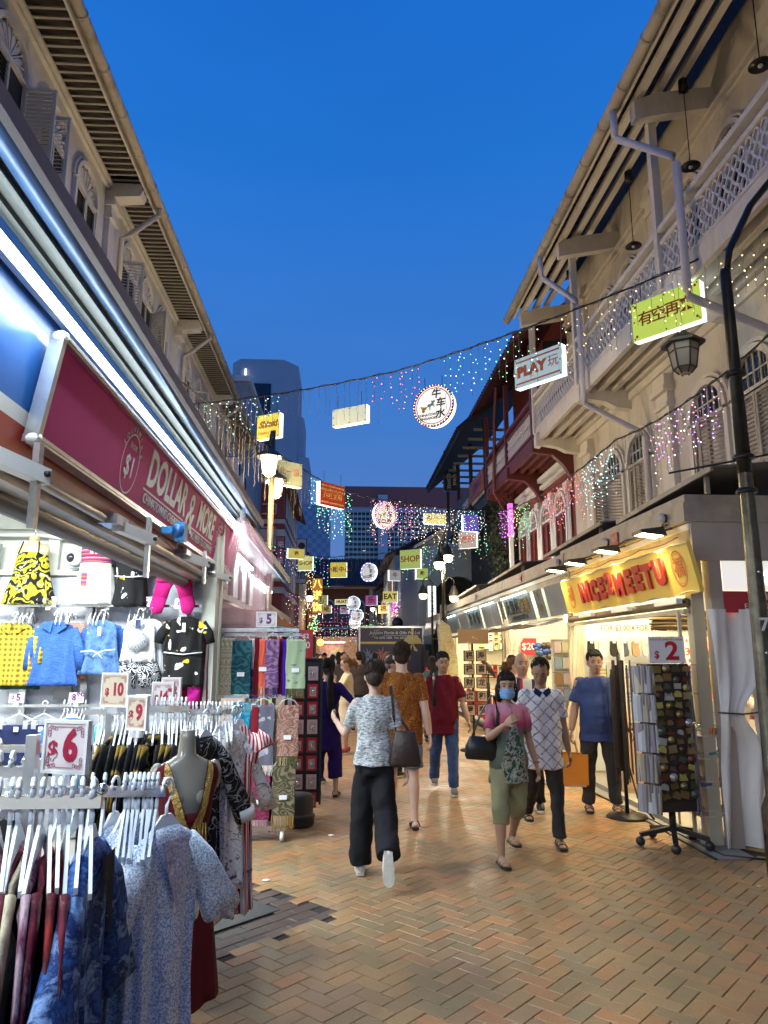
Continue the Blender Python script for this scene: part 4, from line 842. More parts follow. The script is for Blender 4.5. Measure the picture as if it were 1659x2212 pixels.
text('sign_lettering', '大 聚 恒 餐 廳 有 限 公 司', .11, M_gunm, K2, SP2(13.3, .07, .012), (0, -1, 0), upk, ext=.003)
for i, c in enumerate('火鍋'): text('sign_character', c, .17, M_gold, K2, SP2(11.75, .36-i*.2, .012), (0, -1, 0), upk, ext=.004); text('sign_character', c, .17, M_gold, K2, SP2(14.58, .36-i*.2, .012), (0, -1, 0), upk, ext=.004)
for i, c in enumerate('書畫軒'): text('sign_character', c, .3, M_gunm, K2, SP2(18.2-i*.5, .25, .012), (0, -1, 0), upk, ext=.004)
for ya, yb in ((12.3, 14.2), (15.0, 16.4), (16.9, 18.5), (20.2, 22)): 
 MB().cyl(SP2(ya, .49, .05), SP2(yb, .49, .05), .014, n=8).build('fascia_tube', emis('cool_fascia_tube', (.75, .95, 1), 9), K2)
for y in (11.0, 13.3, 15.6, 17.9, 20.5): # half open folding awning
 mb = MB(); mb.beam((KX, y, 2.22), (KX-.55, y, 2.1), .04, .03); mb.build('awning_arm', M_white, K2)
mb = MB(); mb.grid(lambda u, v: (KX+.02-.62*v, 10.6+u*11.4, 2.2-.1*v-.05*sin(v*pi)+.015*sin(u*40)), 50, 6, .004); mb.build('folded_awning', mat('grey_awning_sheet', (.22, .21, .19), .6, var=.2), K2)
for y, e in ((11.8, 70), (13.6, 50), (16.5, 80), (19.5, 75), (21.8, 45)): area('kiosk_ceiling_light', (4.3, y, 2.82), 1.4, 1.0, e, (1, .84, .55), parent=K2)
area('kiosk_front_light', (3.5, 13, 2.66), .3, 4, 80, (1, .84, .5), (0, R(32), 0), K2); area('kiosk_front_light', (3.5, 18.5, 2.66), .3, 5, 80, (1, .84, .5), (0, R(32), 0), K2)
for y in (12.6, 21.6): MB().sph((3.95, y, 2.3), .07, 12, 8).build('hanging_bulb', emis('bulb_glow', (1, .95, .75), 30), K2)
K3 = thing('market_kiosk', 'farthest right kiosk with white fascia beyond the steel post', 'kiosk', (4.1, 25, 0), world=True)
MB().box(3.1, 5, 23.6, 27, 2.75, 2.95).build('fascia_beam', M_rust, K3); MB().add([(3.0, 27, 2.3), (3.0, 23.6, 2.3), (3.1, 23.6, 2.75), (3.1, 27, 2.75)], [(0,1,2,3)]).build('fascia_panel', M_silv, K3); MB().box(3.1, 5, 23.55, 23.6, 2.2, 2.75).build('end_panel', M_silv, K3)
for x in (3.15, 4.9): MB().box(x, x+.08, 23.6, 23.7, 0, 2.75).build('post', M_steel, K3)
MB().box(3.6, 3.95, 23.3, 23.5, .3, 2.1).build('lit_shutter_door', mat('ribbed_grey_door', (.35, .38, .4), .4), K3)
t = thing('steel_post', 'tall dark steel post at the far end of the silver kiosks', 'post', (2.98, 21.3, 0)); MB().box(-.09, .09, -.09, .09, 0, 3.1).build('post_shaft', M_iron, t); MB().box(-.16, .16, -.16, .16, 0, .04).build('base_plate', M_iron, t); text('post_number', '6', .14, M_white, t, (0, -.095, 1.9))
# === street lamps
def lantern(parent, c, s, lit, hang=True):
 """six sided lantern; c is the top of the glass"""
 L = MB(); n = 6; M_g = emis('lantern_glow', (1, .80, .48), 14) if lit else mat('frosted_unlit_glass', (.28, .25, .2), .3)
 def ring(r, z): return [(c[0]+r*cos(pi/6+2*pi*k/n), c[1]+r*sin(pi/6+2*pi*k/n), c[2]+z) for k in range(n)]
 g = MB().loft([ring(.42*s, 0), ring(.3*s, -.75*s), ring(.16*s, -.9*s)]).build('lantern_glass', M_g, parent)
 f = MB(); a, b = ring(.44*s, 0), ring(.31*s, -.76*s)
 for k in range(n): f.beam(a[k], b[k], .035*s, .035*s); f.beam(b[k], b[(k+1) % n], .035*s, .035*s); f.beam(b[k], ring(.16*s, -.92*s)[k], .03*s, .03*s); f.beam(ring(.4*s, -.25*s)[k], ring(.4*s, -.25*s)[(k+1) % n], .02*s, .02*s)
 f.build('lantern_frame', M_lan, parent)
 h = MB().loft([ring(.6*s, -.06*s), ring(.6*s, .02*s), ring(.2*s, .3*s), ring(.12*s, .32*s), ring(.1*s, .45*s), ring(.02*s, .5*s)]).build('lantern_hood', M_lan, parent); return g
M_lan = mat('bronze_lantern_metal', (.05, .042, .03), .45, .5)
P = thing('lamp_post', 'tall tapering dark lamp post with number 7 at the right edge', 'lamp post', (3.42, 5.8, 0))
mb = MB(); mb.lathe([(.12, 0), (.12, .5), (.08, .6), (.068, 2.0), (.058, 3.2), (.055, 3.25)], n=20); mb.build('lower_shaft', mat('worn_green_bronze', (.12, .11, .08), .3, .7, var=.5, vs=9, bump=.1), P)
MB().lathe([(.06, 3.2), (.045, 5.05), (.04, 5.1)], n=16).build('upper_shaft', M_iron, P)
for z in (3.05, 3.35, 4.1): MB().lathe([(.05, z-.03), (.088, z-.02), (.088, z), (.07, z+.02), (.045, z+.025)], n=20).build('collar', M_iron, P)
MB().tube([(0, 0, 5.0), (.06, 0, 5.3), (.3, 0, 5.75), (.75, 0, 6.3)], .032, 10).build('upper_arm', M_iron, P)
MB().tube([(-.62, .1, 3.22), (.5, -.05, 3.42)], .009, 8).build('banner_rod', M_iron, P)
text('post_number', '7', .15, M_white, P, (-.005, -.073, 1.92), ext=.003, bold=.003)
for z in (2.35, 1.7): MB().cyl((-.02, -.085, z), (-.02, -.1, z), .014, n=8).build('bolt', M_chrome, P)
p = aY(1475, 742, 9.4)
t = thing('street_lantern', 'unlit six sided dark lantern hanging below the green sign', 'lantern', (p.x, 9.4, p.z)); lantern(t, (0, 0, 0), .5, False); MB().tube([(0, 0, .15), (0, 0, 1.1), (.05, 0, 1.2), (.6, 0, 1.25)], .02, 8).build('hanger_rod', M_iron, t)
def warm_lamp(x, y, zs, lab, gx=.0):
 t = thing('lamp_post', lab, 'lamp post', (x, y, 0)); z1 = max(z for _, z, _ in zs)+.6
 MB().lathe([(.1, 0), (.1, .4), (.06, .5), (.05, z1)], n=12).build('pole', mat('lamp_pole_brown', (.16, .12, .07), .4, .5), t)
 for dx, z, dy in zs:
  MB().tube([(0, 0, z+.4), (dx*.6, dy*.6, z+.5), (dx, dy, z+.3), (dx, dy, z+.15)], .018, 6).build('arm', M_lan, t); lantern(t, (dx, dy, z), .42, True)
  o = point('lantern_light', (0, 0, 0), 260, (1, .72, .36), .12); o.parent = t; o.location = (dx-.0, dy, z-.62)
 return t
a = aY(578, 985, 13)
warm_lamp(a.x+.05, 13.4, [(-.02, a.z, -.4), (.0, a.z-.15, .8)], 'double lantern lamp post glowing warm above the left stall roofs')
warm_lamp(-1.6, -2.5, [(0, 5.0, -.4)], 'added lamp post with warm lantern, unseen behind the viewpoint, lighting the facades')  # added lamp, out of view, to brighten the facades
def bell_lamp(lab, px, py, y, lit=True, s=.32, e=60, post=None, col=(1, .93, .75), group=None):
 a = aY(px, py, y); t = thing('street_lamp', lab, 'street lamp', (a.x, y, 0), group=group)
 MB().lathe([(.16*s, 0), (.5*s, -.02*s), (.55*s, -.1*s), (.3*s, -.5*s) if 0 else (.52*s, -.14*s)], (0, 0, a.z+.1), 14) if 0 else None
 MB().lathe([(.03, .28), (.08, .2), (.5*s, .02), (.58*s, -.03), (.5*s, -.02)], (0, 0, a.z+.06), 14).build('lamp_hood', M_lan, t)
 MB().lathe([(.45*s, .0), (.4*s, -.4*s), (.25*s, -.55*s), (0, -.56*s)], (0, 0, a.z+.03), 14).build('lamp_glass', emis('white_lamp_glow', (1, .93, .74), 14) if lit else emis('dim_lamp_glow', (1, .85, .5), 2), t)
 px_ = post if post is not None else .25
 MB().tube([(0, 0, a.z+.3), (0, 0, a.z+.5), (px_*.5, 0, a.z+.6), (px_, 0, a.z+.4), (px_, 0, 0)], [.02, .02, .02, .03, .05], 8).build('lamp_pole', M_lan, t)
 if lit: o = point('lamp_light', (0, 0, 0), e, (1, .88, .66), .1); o.parent = t; o.location = (0, 0, a.z-.35)
 return t
bell_lamp('bright white bell lamp, the higher of the pair above the right kiosks', 967, 1203, 20, post=-.12, e=150); bell_lamp('bright white bell lamp, the lower of the pair above the right kiosks', 949, 1218, 19.6, post=.1, e=150)
bell_lamp('dim bell lamp hanging low over the kiosk roof by the steel post', 981, 1290, 21, False, post=-.3); bell_lamp('dim lantern lamp left of the white spa sign', 914, 1285, 24, False, post=.3)
bell_lamp('glowing lamp at the end of the left stalls', 669, 1290, 30, post=-.1, e=50); bell_lamp('small glowing lamp far down the middle of the street', 805, 1315, 50, e=170); bell_lamp('small glowing lamp far down the street right of the middle', 880, 1300, 45, e=120)
bell_lamp('tiny glowing lamp at the far left end of the street', 690, 1322, 52, e=90)
# === overhead signs and icicle lights
LED = {k: emis('led_'+k, c, 4) for k, c in dict(green=(.15, 1, .35), white=(.75, .9, 1), cyan=(.3, .85, 1), pink=(1, .25, .55), red=(1, .08, .05), magenta=(1, .1, .8), warm=(1, .75, .35), violet=(.5, .2, 1), blue=(.15, .3, 1), off=(1, .8, .5)).items()}
M_wire = mat('pale_light_wire', (.30, .26, .22), .6); M_cable = mat('black_cable', (.012, .012, .012), .6)
oct_v = [(1,0,0),(-1,0,0),(0,1,0),(0,-1,0),(0,0,1),(0,0,-1)]; oct_f = [(0,2,4),(2,1,4),(1,3,4),(3,0,4),(2,0,5),(1,2,5),(3,1,5),(0,3,5)]
def garland(lab, pts, sag, segs, gap=.16, drop=(.5, 1.0), r=.012, strands=True, dens=.09):
 """pts: path of the cable; segs: list of (t0, t1, colour) along it, None = unlit strands"""
 A = [Vector(p) for p in pts]; Ls = [(b-a).length for a, b in zip(A, A[1:])]; T = sum(Ls)
 def at(t):
  d = t*T
  for a, b, l in zip(A, A[1:], Ls):
   if d <= l + 1e-6: return a.lerp(b, d/l) - Vector((0, 0, sag*4*(d/l)*(1-d/l)))
   d -= l
  return A[-1]
 mid = at(.5); g = thing('light_garland', lab, 'string lights', tuple(mid), world=True, group='string lights across the street')
 mb = MB(); mb.tube([at(i/60) for i in range(61)], .012, 6); mb.tube([at(i/120)+Vector((0, 0, .03*sin(i*1.1))) for i in range(121)], .006, 5); mb.build('cable', M_cable, g)
 st = MB(); bulbs = {}; nst = 0
 for t0, t1, colr in segs:
  n = max(1, int((t1-t0)*T/gap))
  for k in range(n):
   p = at(t0+(t1-t0)*(k+U(.2, .8))/n); h = U(*drop); pl = []
   nz = max(3, int(h/.08)); ox = 0
   for j in range(nz+1):
    pl.append(p + Vector((U(-.012, .012), U(-.012, .012), -h*j/nz)))
   s1 = MB() if strands and nst < 280 else st
   s1.tube(pl, .0035, 3, False)
   cur = p.z
   z = U(.03, .12)
   while z < h:
    q = p + Vector((U(-.05, .05), U(-.04, .04), -z)); s1.beam(p + Vector((0, 0, -z+.02)), q, .003, .003)
    if colr and rnd() < .92:
     cc = colr if isinstance(colr, str) else random.choice(colr); B = bulbs.setdefault(cc, MB()); rr = r*U(.4, .85); B.add([(q.x+a*rr, q.y+b*rr, q.z+c*rr) for a, b, c in oct_v], oct_f)
    z += U(dens*.75, dens*2.1)
   if s1 is not st: s1.build('light_strand', M_wire, g); nst += 1
 if st.v: st.build('light_strand', M_wire, g, 'stuff')
 for k, B in bulbs.items(): B.build('led_bulb', LED[k], g, 'stuff')
 return at
def box_sign(lab, c, w_, h_, u, face, name='lit_sign', edge=None, up=Vector((0, 0, 1)), th=.12, side=1, group='lit box signs hung across the street', bolts=True):
 """c centre, u: left-to-right direction seen from the camera side; side: which end shows its glowing edge"""
 c = Vector(c); u = Vector(u).normalized(); n = u.cross(up).normalized()
 if n.dot(c - Vector((0, 0, CH))) > 0: n = -n      # towards the camera
 t = thing(name, lab, 'sign', tuple(c), world=True, group=group)
 def P(a, b, d=0): return c + u*a + up*b + n*d
 x, z = w_/2, h_/2
 q = [P(-x, -z), P(x, -z), P(x, z), P(-x, z)]; q2 = [P(-x, -z, -th), P(x, -z, -th), P(x, z, -th), P(-x, z, -th)]
 MB().add(q2 + q, [(0,1,2,3),(0,4,5,1),(1,5,6,2),(2,6,7,3),(3,7,4,0)]).build('light_box', edge or emis('white_edge_glow', (.85, .95, 1), 1.6), t)
 MB().add([P(-x, -z, .003), P(x, -z, .003), P(x, z, .003), P(-x, z, .003), P(-x, -z, .012), P(x, -z, .012), P(x, z, .012), P(-x, z, .012)], [(4,5,6,7),(0,1,5,4),(1,2,6,5),(2,3,7,6),(3,0,4,7)]).build('sign_face', face, t)
 if bolts:
  b = MB()
  for a, e in ((-1, -1), (0, -1), (1, -1), (-1, 1), (0, 1), (1, 1), (-1, 0), (1, 0)): b.sph(P(a*(x-.03), e*(z-.03), .015), .012, 6, 4)
  b.build('bolt', M_black, t)
 mb = MB()
 for a in (-.7, .7): mb.tube([P(a*x, z), P(a*x*1.0, z+.28)], .005, 5)
 mb.build('hanging_wire', M_cable, t)
 return t, P, u, up, n
def facem(name, col, s=.75): return mat('sign_face_'+name, col, .4, emit=col, es=s)
def at_line(p, q, y):
 p = Vector(p); q = Vector(q); t = (y-p.y)/(q.y-p.y); return p.lerp(q, t)
G1 = [(-4.3, 16.2, 7.3), (1.0, 12.9, 6.95), (5.3, 7.4, 6.75)]
g1 = garland('nearest garland crossing the street with the green, PLAY, round and Shiok signs', G1, .12, [(0, .12, ('green', 'cyan')), (.1, .27, ('cyan', 'white')), (.27, .45, None), (.43, .52, ('pink', 'red')), (.56, .72, ('green', 'white')), (.74, .84, 'warm'), (.84, 1, 'warm')], .15, (.5, 1.0), .015)
u1 = Vector((4.3, -5.5, 0)).normalized(); u0 = Vector((5.3, -3.3, 0)).normalized()
def sgn(px, py, y): return aY(px, py, y)
t, P_, u, v, n = box_sign('green lit box sign with outlined red Chinese characters, nearest on the garland', sgn(1438, 674, 8.9), .98, .56, u1, facem('green', (.42, .55, .08), .75))
for i, c in enumerate('有空再来'): text('sign_character', c, .225, mat('sign_red', (.5, .06, .03), .5), t, P_(-.29+i*.195, 0, .016), u, v, ext=.002, bold=.003)
b = MB()
for a in (-1, 1):
 for e in (-1, 1): b.sph(P_(a*.43, e*.22, .012), .02, 8, 4)
b.build('corner_dot', mat('sign_red'), t)
t, P_, u, v, n = box_sign('pale blue lit box sign reading PLAY with orange stripes', sgn(1162, 793, 11.1), .95, .52, u1, facem('ice', (.30, .42, .46), .62))
text('sign_lettering', 'PLAY', .235, mat('sign_orange', (.55, .14, .07), .5), t, P_(-.13, 0, .016), u, v, bold=.018, space=1.1); text('sign_character', '玩', .22, mat('sign_orange'), t, P_(.31, .01, .016), u, v)
for z in (-.19, .19): q = [P_(-.44, z-.015, .014), P_(.44, z-.015, .014), P_(.44, z+.015, .014), P_(-.44, z+.015, .014)]; MB().add(q, [(0,1,2,3)]).build('stripe', mat('sign_orange'), t)
def round_sign(lab, px, py, y, r, u, ringc, lit=.8, detail=True, group='round lit signs with brush characters'):
 c = aY(px, py, y); u = Vector(u).normalized(); up = Vector((0, 0, 1)); n = u.cross(up)
 if n.dot(c-Vector((0, 0, CH))) > 0: n = -n
 t = thing('round_lit_sign', lab, 'sign', tuple(c), world=True, group=group); N = 36
 def P(a, b, d=0): return c + u*a + up*b + n*d
 mb = MB(); mb.sm = True; mb.loft([[P(r*cos(2*pi*k/N), r*sin(2*pi*k/N), -.14) for k in range(N)], [P(r*cos(2*pi*k/N), r*sin(2*pi*k/N), 0) for k in range(N)]]); mb.build('light_box', emis('white_edge_glow', (.85, .95, 1), 1.6), t)
 MB().loft([[P(.96*r*cos(2*pi*k/N), .96*r*sin(2*pi*k/N), .001) for k in range(N)], [P(.96*r*cos(2*pi*k/N), .96*r*sin(2*pi*k/N), .014) for k in range(N)]]).build('sign_face', facem('white%d' % int(lit*10), (.78, .78, .74), lit), t)
 mb = MB(); mb.tube([P(r*cos(2*pi*k/N), r*sin(2*pi*k/N), .012) for k in range(N+1)], .02*r/.4, 6); mb.build('rim', mat('dark_red_rim', (.12, .02, .02), .5), t)
 mb = MB(); q = [P(rr*cos(2*pi*k/N), rr*sin(2*pi*k/N), .016) for rr in (.9*r, .86*r) for k in range(N)]; mb.add(q, [(k, (k+1) % N, N+(k+1) % N, N+k) for k in range(N)]); mb.build('inner_ring', mat('sign_orange'), t)
 B = {}
 for k in range(40):
  cc = ringc[k % len(ringc)]; p = P(1.0*r*cos(2*pi*k/40), 1.0*r*sin(2*pi*k/40), .035); rr = .010 if detail else .02; B.setdefault(cc, MB()).add([(p.x+a*rr, p.y+b*rr, p.z+c_*rr) for a, b, c_ in oct_v], oct_f)
 for k, m in B.items(): m.build('rim_led', LED[k], t, 'stuff')
 for i, ch in enumerate('牛车水'): text('brush_character', ch, r*.5, M_black, t, P(r*(.14, .36, .34)[i], r*(.55, .08, -.44)[i], .018), u, v=(up*1), ext=.002, bold=.012*r, shear=.1)
 text('sign_lettering', 'CHINATOWN', r*.17, mat('dark_print', (.03, .03, .03), .5), t, P(-.28*r, -.42*r, .018), u, up, bold=.004*r); text('sign_lettering', 'SINGAPORE', r*.17, mat('dark_print'), t, P(-.25*r, -.6*r, .018), u, up, bold=.004*r)
 if detail:
  mb = MB(); mb.prism([(-.25, 0), (-.02, -.02), (.02, .12), (-.2, .12), (-.32, .2), (-.3, .08)], P(-.35*r, -.12*r, .016), u*r, up*r, -.002); mb.prism([(.09*cos(a_*pi/5), .09*sin(a_*pi/5)) for a_ in range(10)], P(-.52*r, -.2*r, .019), u*r, up*r, -.002); mb.build('cart_print', mat('ochre_print', (.5, .38, .12), .5), t)
  mb = MB(); mb.prism([(0, 0), (.1, .02), (.12, -.14), (.16, -.14), (.17, .02), (.28, .08), (.36, -.02), (.38, .02), (.32, .18), (.42, .26), (.36, .34), (.3, .28), (.24, .34), (.2, .28), (.24, .2), (.02, .14)], P(-.32*r, -.05*r, .02), u*r, up*r, -.002); mb.build('ox_print', mat('teal_print', (.2, .38, .42), .5), t)
 mb = MB()
 for a in (-.45, .45): mb.tube([P(a*r, r*.88), P(a*r, r*1.45)], .006, 5)
 mb.build('hanging_wire', M_cable, t); return t
round_sign('large round white lit sign with black brush characters and an ox cart', 937, 877, 12.6, .39, u0, ('violet', 'warm', 'off'))
t, P_, u, v, n = box_sign('blank pale lit box sign between the Shiok sign and the round sign', sgn(755, 898, 13.6), .78, .35, u0, facem('pale', (.40, .46, .40), .6)); 
t, P_, u, v, n = box_sign('yellow lit box sign reading Shiok at the left end of the near garland', sgn(580, 921, 14.6), .58, .52, u0, facem('yellow', (.60, .52, .08), .75))
text('sign_lettering', 'Shiok!', .19, mat('sign_rust', (.5, .2, .03), .5), t, P_(0, .04, .016), u, v, bold=.01, shear=.25); text('sign_lettering', 'Delicious/ 好吃', .075, mat('sign_rust'), t, P_(-.02, -.14, .016), u, v)
G2a = [(-3.0, 12.8, 6.6), (-.3, 17.5, 5.75), (1.6, 20.5, 6.05), (4.5, 22.2, 6.15)]
garland('second garland with the green and pink curtains of lights over the middle of the street', G2a, .1, [(.0, .36, None), (.36, .52, ('green', 'green', 'white')), (.6, .78, ('pink', 'pink', 'warm')), (.78, .9, 'off'), (.9, 1, ('cyan', 'white'))], .12, (.6, 1.35), .017, dens=.06)
G2b = [(5.35, 7.4, 5.75), (5.0, 12.5, 5.55), (4.55, 20.5, 5.75)]
garland('garland sagging along the right facade with violet, cyan, red and green lights', G2b, .22, [(.0, .12, None), (.14, .3, ('pink', 'violet', 'white')), (.3, .4, None), (.4, .52, ('cyan', 'white')), (.52, .7, ('red', 'red', 'pink')), (.7, .78, None), (.78, .86, 'green'), (.86, .93, 'warm'), (.93, 1, ('magenta', 'violet'))], .12, (.5, 1.15), .016, dens=.065)
u2 = Vector((2.7, 4.7, 0)).normalized(); u2b = Vector((3.2, 2.2, 0)).normalized()
t, P_, u, v, n = box_sign('pale green lit box sign with faint characters beside the double lantern', sgn(617, 1022, 14.4), .8, .5, Vector((2.7, 2.2, 0)), facem('palegreen', (.32, .34, .2), .5)); text('sign_character', '到此一游', .17, mat('sign_orange'), t, P_(0, .03, .016), u, v)
t, P_, u, v, n = box_sign('red lit box sign with yellow bars and Chinese characters', sgn(718, 1070, 17), .85, .56, Vector((2.9, 3.2, 0)), facem('redface', (.30, .03, .01), .5)); text('sign_lettering', 'HENG ONG HUAT AH', .085, mat('sign_gold', (.75, .5, .15), .5), t, P_(0, .1, .016), u, v, bold=.003); text('sign_character', '兴旺发啊', .17, mat('sign_gold'), t, P_(0, -.04, .016), u, v)
for z in (-.2, .2): q = [P_(-.4, z-.018, .014), P_(.4, z-.018, .014), P_(.4, z+.018, .014), P_(-.4, z+.018, .014)]; MB().add(q, [(0,1,2,3)]).build('stripe', mat('sign_gold'), t)
round_sign('dim round sign ringed with violet lights beyond the red sign', 833, 1113, 20.3, .38, u2b, ('violet', 'pink', 'white'), .25)
t, P_, u, v, n = box_sign('pale yellow lit box sign with a star roundel right of the violet ringed round sign', sgn(940, 1121, 22), .68, .33, Vector((2.9, .6, 0)), facem('cream', (.45, .42, .2), .7)); text('sign_lettering', 'TERIMA KASIH', .07, mat('sign_rust'), t, P_(.1, .03, .016), u, v); MB().sph(P_(-.2, 0, .01), .08, 10, 6).build('roundel', mat('ochre_print'), t)
t, P_, u, v, n = box_sign('deep purple lit box sign above the right kiosks', sgn(1017, 1130, 22), .52, .52, Vector((3, .8, 0)), facem('purple', (.07, .04, .28), .8)); text('sign_lettering', 'Makan Je Je', .085, mat('sign_gold'), t, P_(0, 0, .016), u, v)
G3 = [(-3.2, 27.5, 6.0), (.5, 29, 5.6), (5.6, 26.5, 6.6)]
garland('third garland with green lights at both ends over the truck', G3, .35, [(.0, .3, ('green', 'violet', 'cyan', 'pink')), (.3, .62, None), (.62, .8, ('green', 'green', 'blue')), (.8, .92, ('blue', 'cyan', 'warm')), (.92, 1, ('warm', 'green'))], .16, (.6, 1.3), .02)
u3 = Vector((1, -.25, 0))
for lab, px, py, y, w_, h_, fm, tx, uu in (('small yellow lit sign, upper one at the left end of the third garland', 640, 1196, 27, .75, .42, facem('yellow2', (.42, .38, .08), .7), '福', Vector((1, .5, 0))), ('small yellow green lit sign, lower one at the left end of the third garland', 660, 1217, 27.5, .65, .6, facem('lime', (.38, .42, .12), .7), 'SHOP', u3),
 ('small yellow lit sign left of the blue ringed round sign', 731, 1231, 29, .75, .68, facem('yellow3', (.5, .42, .05), .7), '小贩中心', u3), ('small grey lit sign right of the blue ringed round sign', 853, 1243, 30, .6, .5, facem('greyface', (.3, .3, .3), .5), '牛', Vector((1, .4, 0))),
 ('green lit sign reading SHOP over the right of the truck', 886, 1208, 26.5, .95, .8, facem('green2', (.30, .38, .10), .6), 'SHOP', Vector((1, -.6, 0))), ('small green lit sign below and right of the SHOP sign', 912, 1239, 29, .6, .5, facem('green3', (.3, .4, .1), .7), '购', Vector((1, .4, 0))),
 ('grey lit sign hanging under the purple sign', 1010, 1166, 22.5, .68, .6, facem('greyface2', (.26, .22, .2), .5), '娱乐', Vector((1, -.6, 0)))):
 t, P_, u, v, n = box_sign(lab, sgn(px, py, y), w_*.88, h_*.88, uu, fm, bolts=False); text('sign_lettering', tx, min(h_*.4, w_*1.3/len(tx)), mat('sign_red') if 'EAT' not in tx else M_black, t, P_(0, 0, .016), u, v, bold=.006)
round_sign('round sign ringed with blue lights above the florist truck', 796, 1236, 29.5, .37, Vector((1, -.9, 0)), ('blue', 'violet', 'white'), .3, False)
G4 = [(-3.0, 38, 4.9), (1.5, 42, 4.0), (6, 40, 5.0)]
garland('fourth garland low in the distance with red and violet lights', G4, .2, [(0, .18, ('warm', 'magenta')), (.18, .42, ('red', 'magenta', 'violet')), (.42, .5, 'off'), (.5, .66, 'off'), (.66, .8, ('magenta', 'pink')), (.8, .9, ('green', 'warm')), (.9, 1, ('magenta', 'blue'))], .2, (.7, 2.0), .026, False, .2)
G5 = [(-2.6, 48, 3.8), (1.5, 50, 3.6), (6, 48, 4.6)]
garland('fifth garland in the distance with green and blue lights', G5, .15, [(0, .2, ('red', 'warm', 'violet')), (.2, .4, ('blue', 'green', 'cyan')), (.4, .66, ('green', 'green', 'cyan')), (.66, .8, ('warm', 'red')), (.8, 1, ('cyan', 'green'))], .2, (.6, 1.6), .03, False, .2)
G6 = [(-2.4, 58, 3.6), (1.5, 60, 3.4), (6.5, 58, 4.2)]
garland('sixth garland at the end of the street with mixed lights', G6, .1, [(0, .5, ('red', 'warm', 'violet', 'green', 'blue')), (.5, 1, ('warm', 'green', 'red', 'magenta'))], .22, (.6, 1.6), .034, False, .22)
for lab, px, py, y, w_, h_, fm, tx in (('tiny lime lit sign at the far left of the distant signs', 697, 1296, 44, .75, .7, facem('lime2', (.42, .42, .15), .6), '玩'), ('tiny olive sign under the lime one in the distance', 706, 1316, 44, .7, .6, facem('olive', (.35, .3, .08), .7), '吃'), ('tiny cream lit strip sign in the distance', 738, 1300, 44, 1.1, .4, facem('creamy', (.6, .55, .25), .8), 'HUAT'),
 ('tiny magenta lit sign in the distance', 802, 1297, 44, .9, .75, facem('magenta', (.32, .08, .22), .6), '乐'), ('tiny yellow lit sign reading EAT in the distance', 843, 1289, 42, 1.1, .8, facem('yellow4', (.55, .45, .12), .8), 'EAT'), ('tiny grey sign in the middle distance below the cream strip', 744, 1318, 50, .8, .6, facem('greyface3', (.28, .28, .3), .6), '游'), ('tiny yellow sign low on the right of the distant signs', 828, 1316, 50, .9, .7, facem('yellow5', (.6, .5, .15), .9), '福')):
 t, P_, u, v, n = box_sign(lab, sgn(px, py, y), w_*.78, h_*.78, Vector((1, -.25, 0)), fm, bolts=False); text('sign_lettering', tx, min(h_*.6, w_*1.2/len(tx)), mat('sign_red') if 'EAT' not in tx else M_black, t, P_(0, 0, .016), u, v, bold=.012)
for lab, px, py, y in (('tiny round lit sign highest among the distant signs', 763, 1303, 44), ('tiny round lit sign below the highest distant one', 771, 1329, 48), ('tiny round lit sign, lowest of the distant ones', 766, 1345, 52)): round_sign(lab, px, py, y, .42, Vector((1, -.5, 0)), ('white', 'blue'), .5, False)
for lab, px, py0, py1, y, cc in (('tapering green and blue bunch of lights on the far right facade', 893, 1225, 1290, 40, ('cyan', 'green', 'green')), ('pink bunch of lights in the far right', 872, 1275, 1315, 42, ('pink', 'magenta')), ('round magenta burst of lights on the far right', 851, 1295, 1330, 44, ('magenta', 'magenta', 'pink')), ('green and yellow bunch of lights on the far right', 862, 1300, 1335, 44, ('green', 'warm')), ('golden vertical bunch of lights on the far left facade', 668, 1235, 1345, 42, ('warm', 'off')), ('golden bunch of lights low at the far left', 680, 1330, 1370, 44, ('warm', 'green'))):
 a = aY(px, py0, y); b = aY(px, py1, y); t = thing('light_cluster', lab, 'string lights', tuple((a+b)/2), world=True); B = {}
 MB().tube([a, b], .01, 4).build('cord', M_cable, t)
 for k in range(80):
  f = rnd(); p = a.lerp(b, f) + Vector((random.gauss(0, .1+.12*f), random.gauss(0, .1), 0)); B.setdefault(cc[int(f*len(cc)) % len(cc)] if len(cc) == 3 else random.choice(cc), MB()).add([(p.x+q[0]*.022, p.y+q[1]*.022, p.z+q[2]*.022) for q in oct_v], oct_f)
 for k, m in B.items(): m.build('led_bulb', LED[k], t, 'stuff')
# === left stall
SX = -1.2
L1 = thing('market_stall', 'white lined clothes stall under the crimson sign on the left', 'stall', (-2.5, 4, 0), world=True)
MB().box(-4.3, SX, -1.5, 7.1, 0, .08).build('floor_slab', MATS['kiosk_floor'], L1)
MB().box(-4.35, -4.3, -1.5, 7.1, .08, 3.1).build('back_panel', M_white, L1); MB().box(-4.3, SX, -1.55, -1.5, .08, 3.1).build('rear_panel', M_white, L1)
M_tarp = mat('white_woven_tarp', (.66, .69, .75), .6, var=.06, vs=6, bump=.5, bs=9)
M_panel = mat('cream_stall_panel', (.68, .69, .58), .45, var=.05)
MB().box(-4.3, SX+.04, 7.06, 7.12, .08, 3.1).build('cross_panel', M_panel, L1)
def tf(u, v):
 x = -4.2+u*3.0; z = 2.42-v*2.3
 return (x, 7.03 - .012*sin(x*7+z*2) - .01*sin(z*15+x*4+sin(x*9)) - .012*noise.noise((x*5, 0, z*5)), z)
MB().grid(tf, 90, 70).build('tarp_lining', M_tarp, L1)
mb = MB(); mb.box(-4.3, -1.25, 6.98, 7.05, 2.42, 2.47); mb.box(-4.3, -1.25, 6.99, 7.05, 2.86, 2.92)
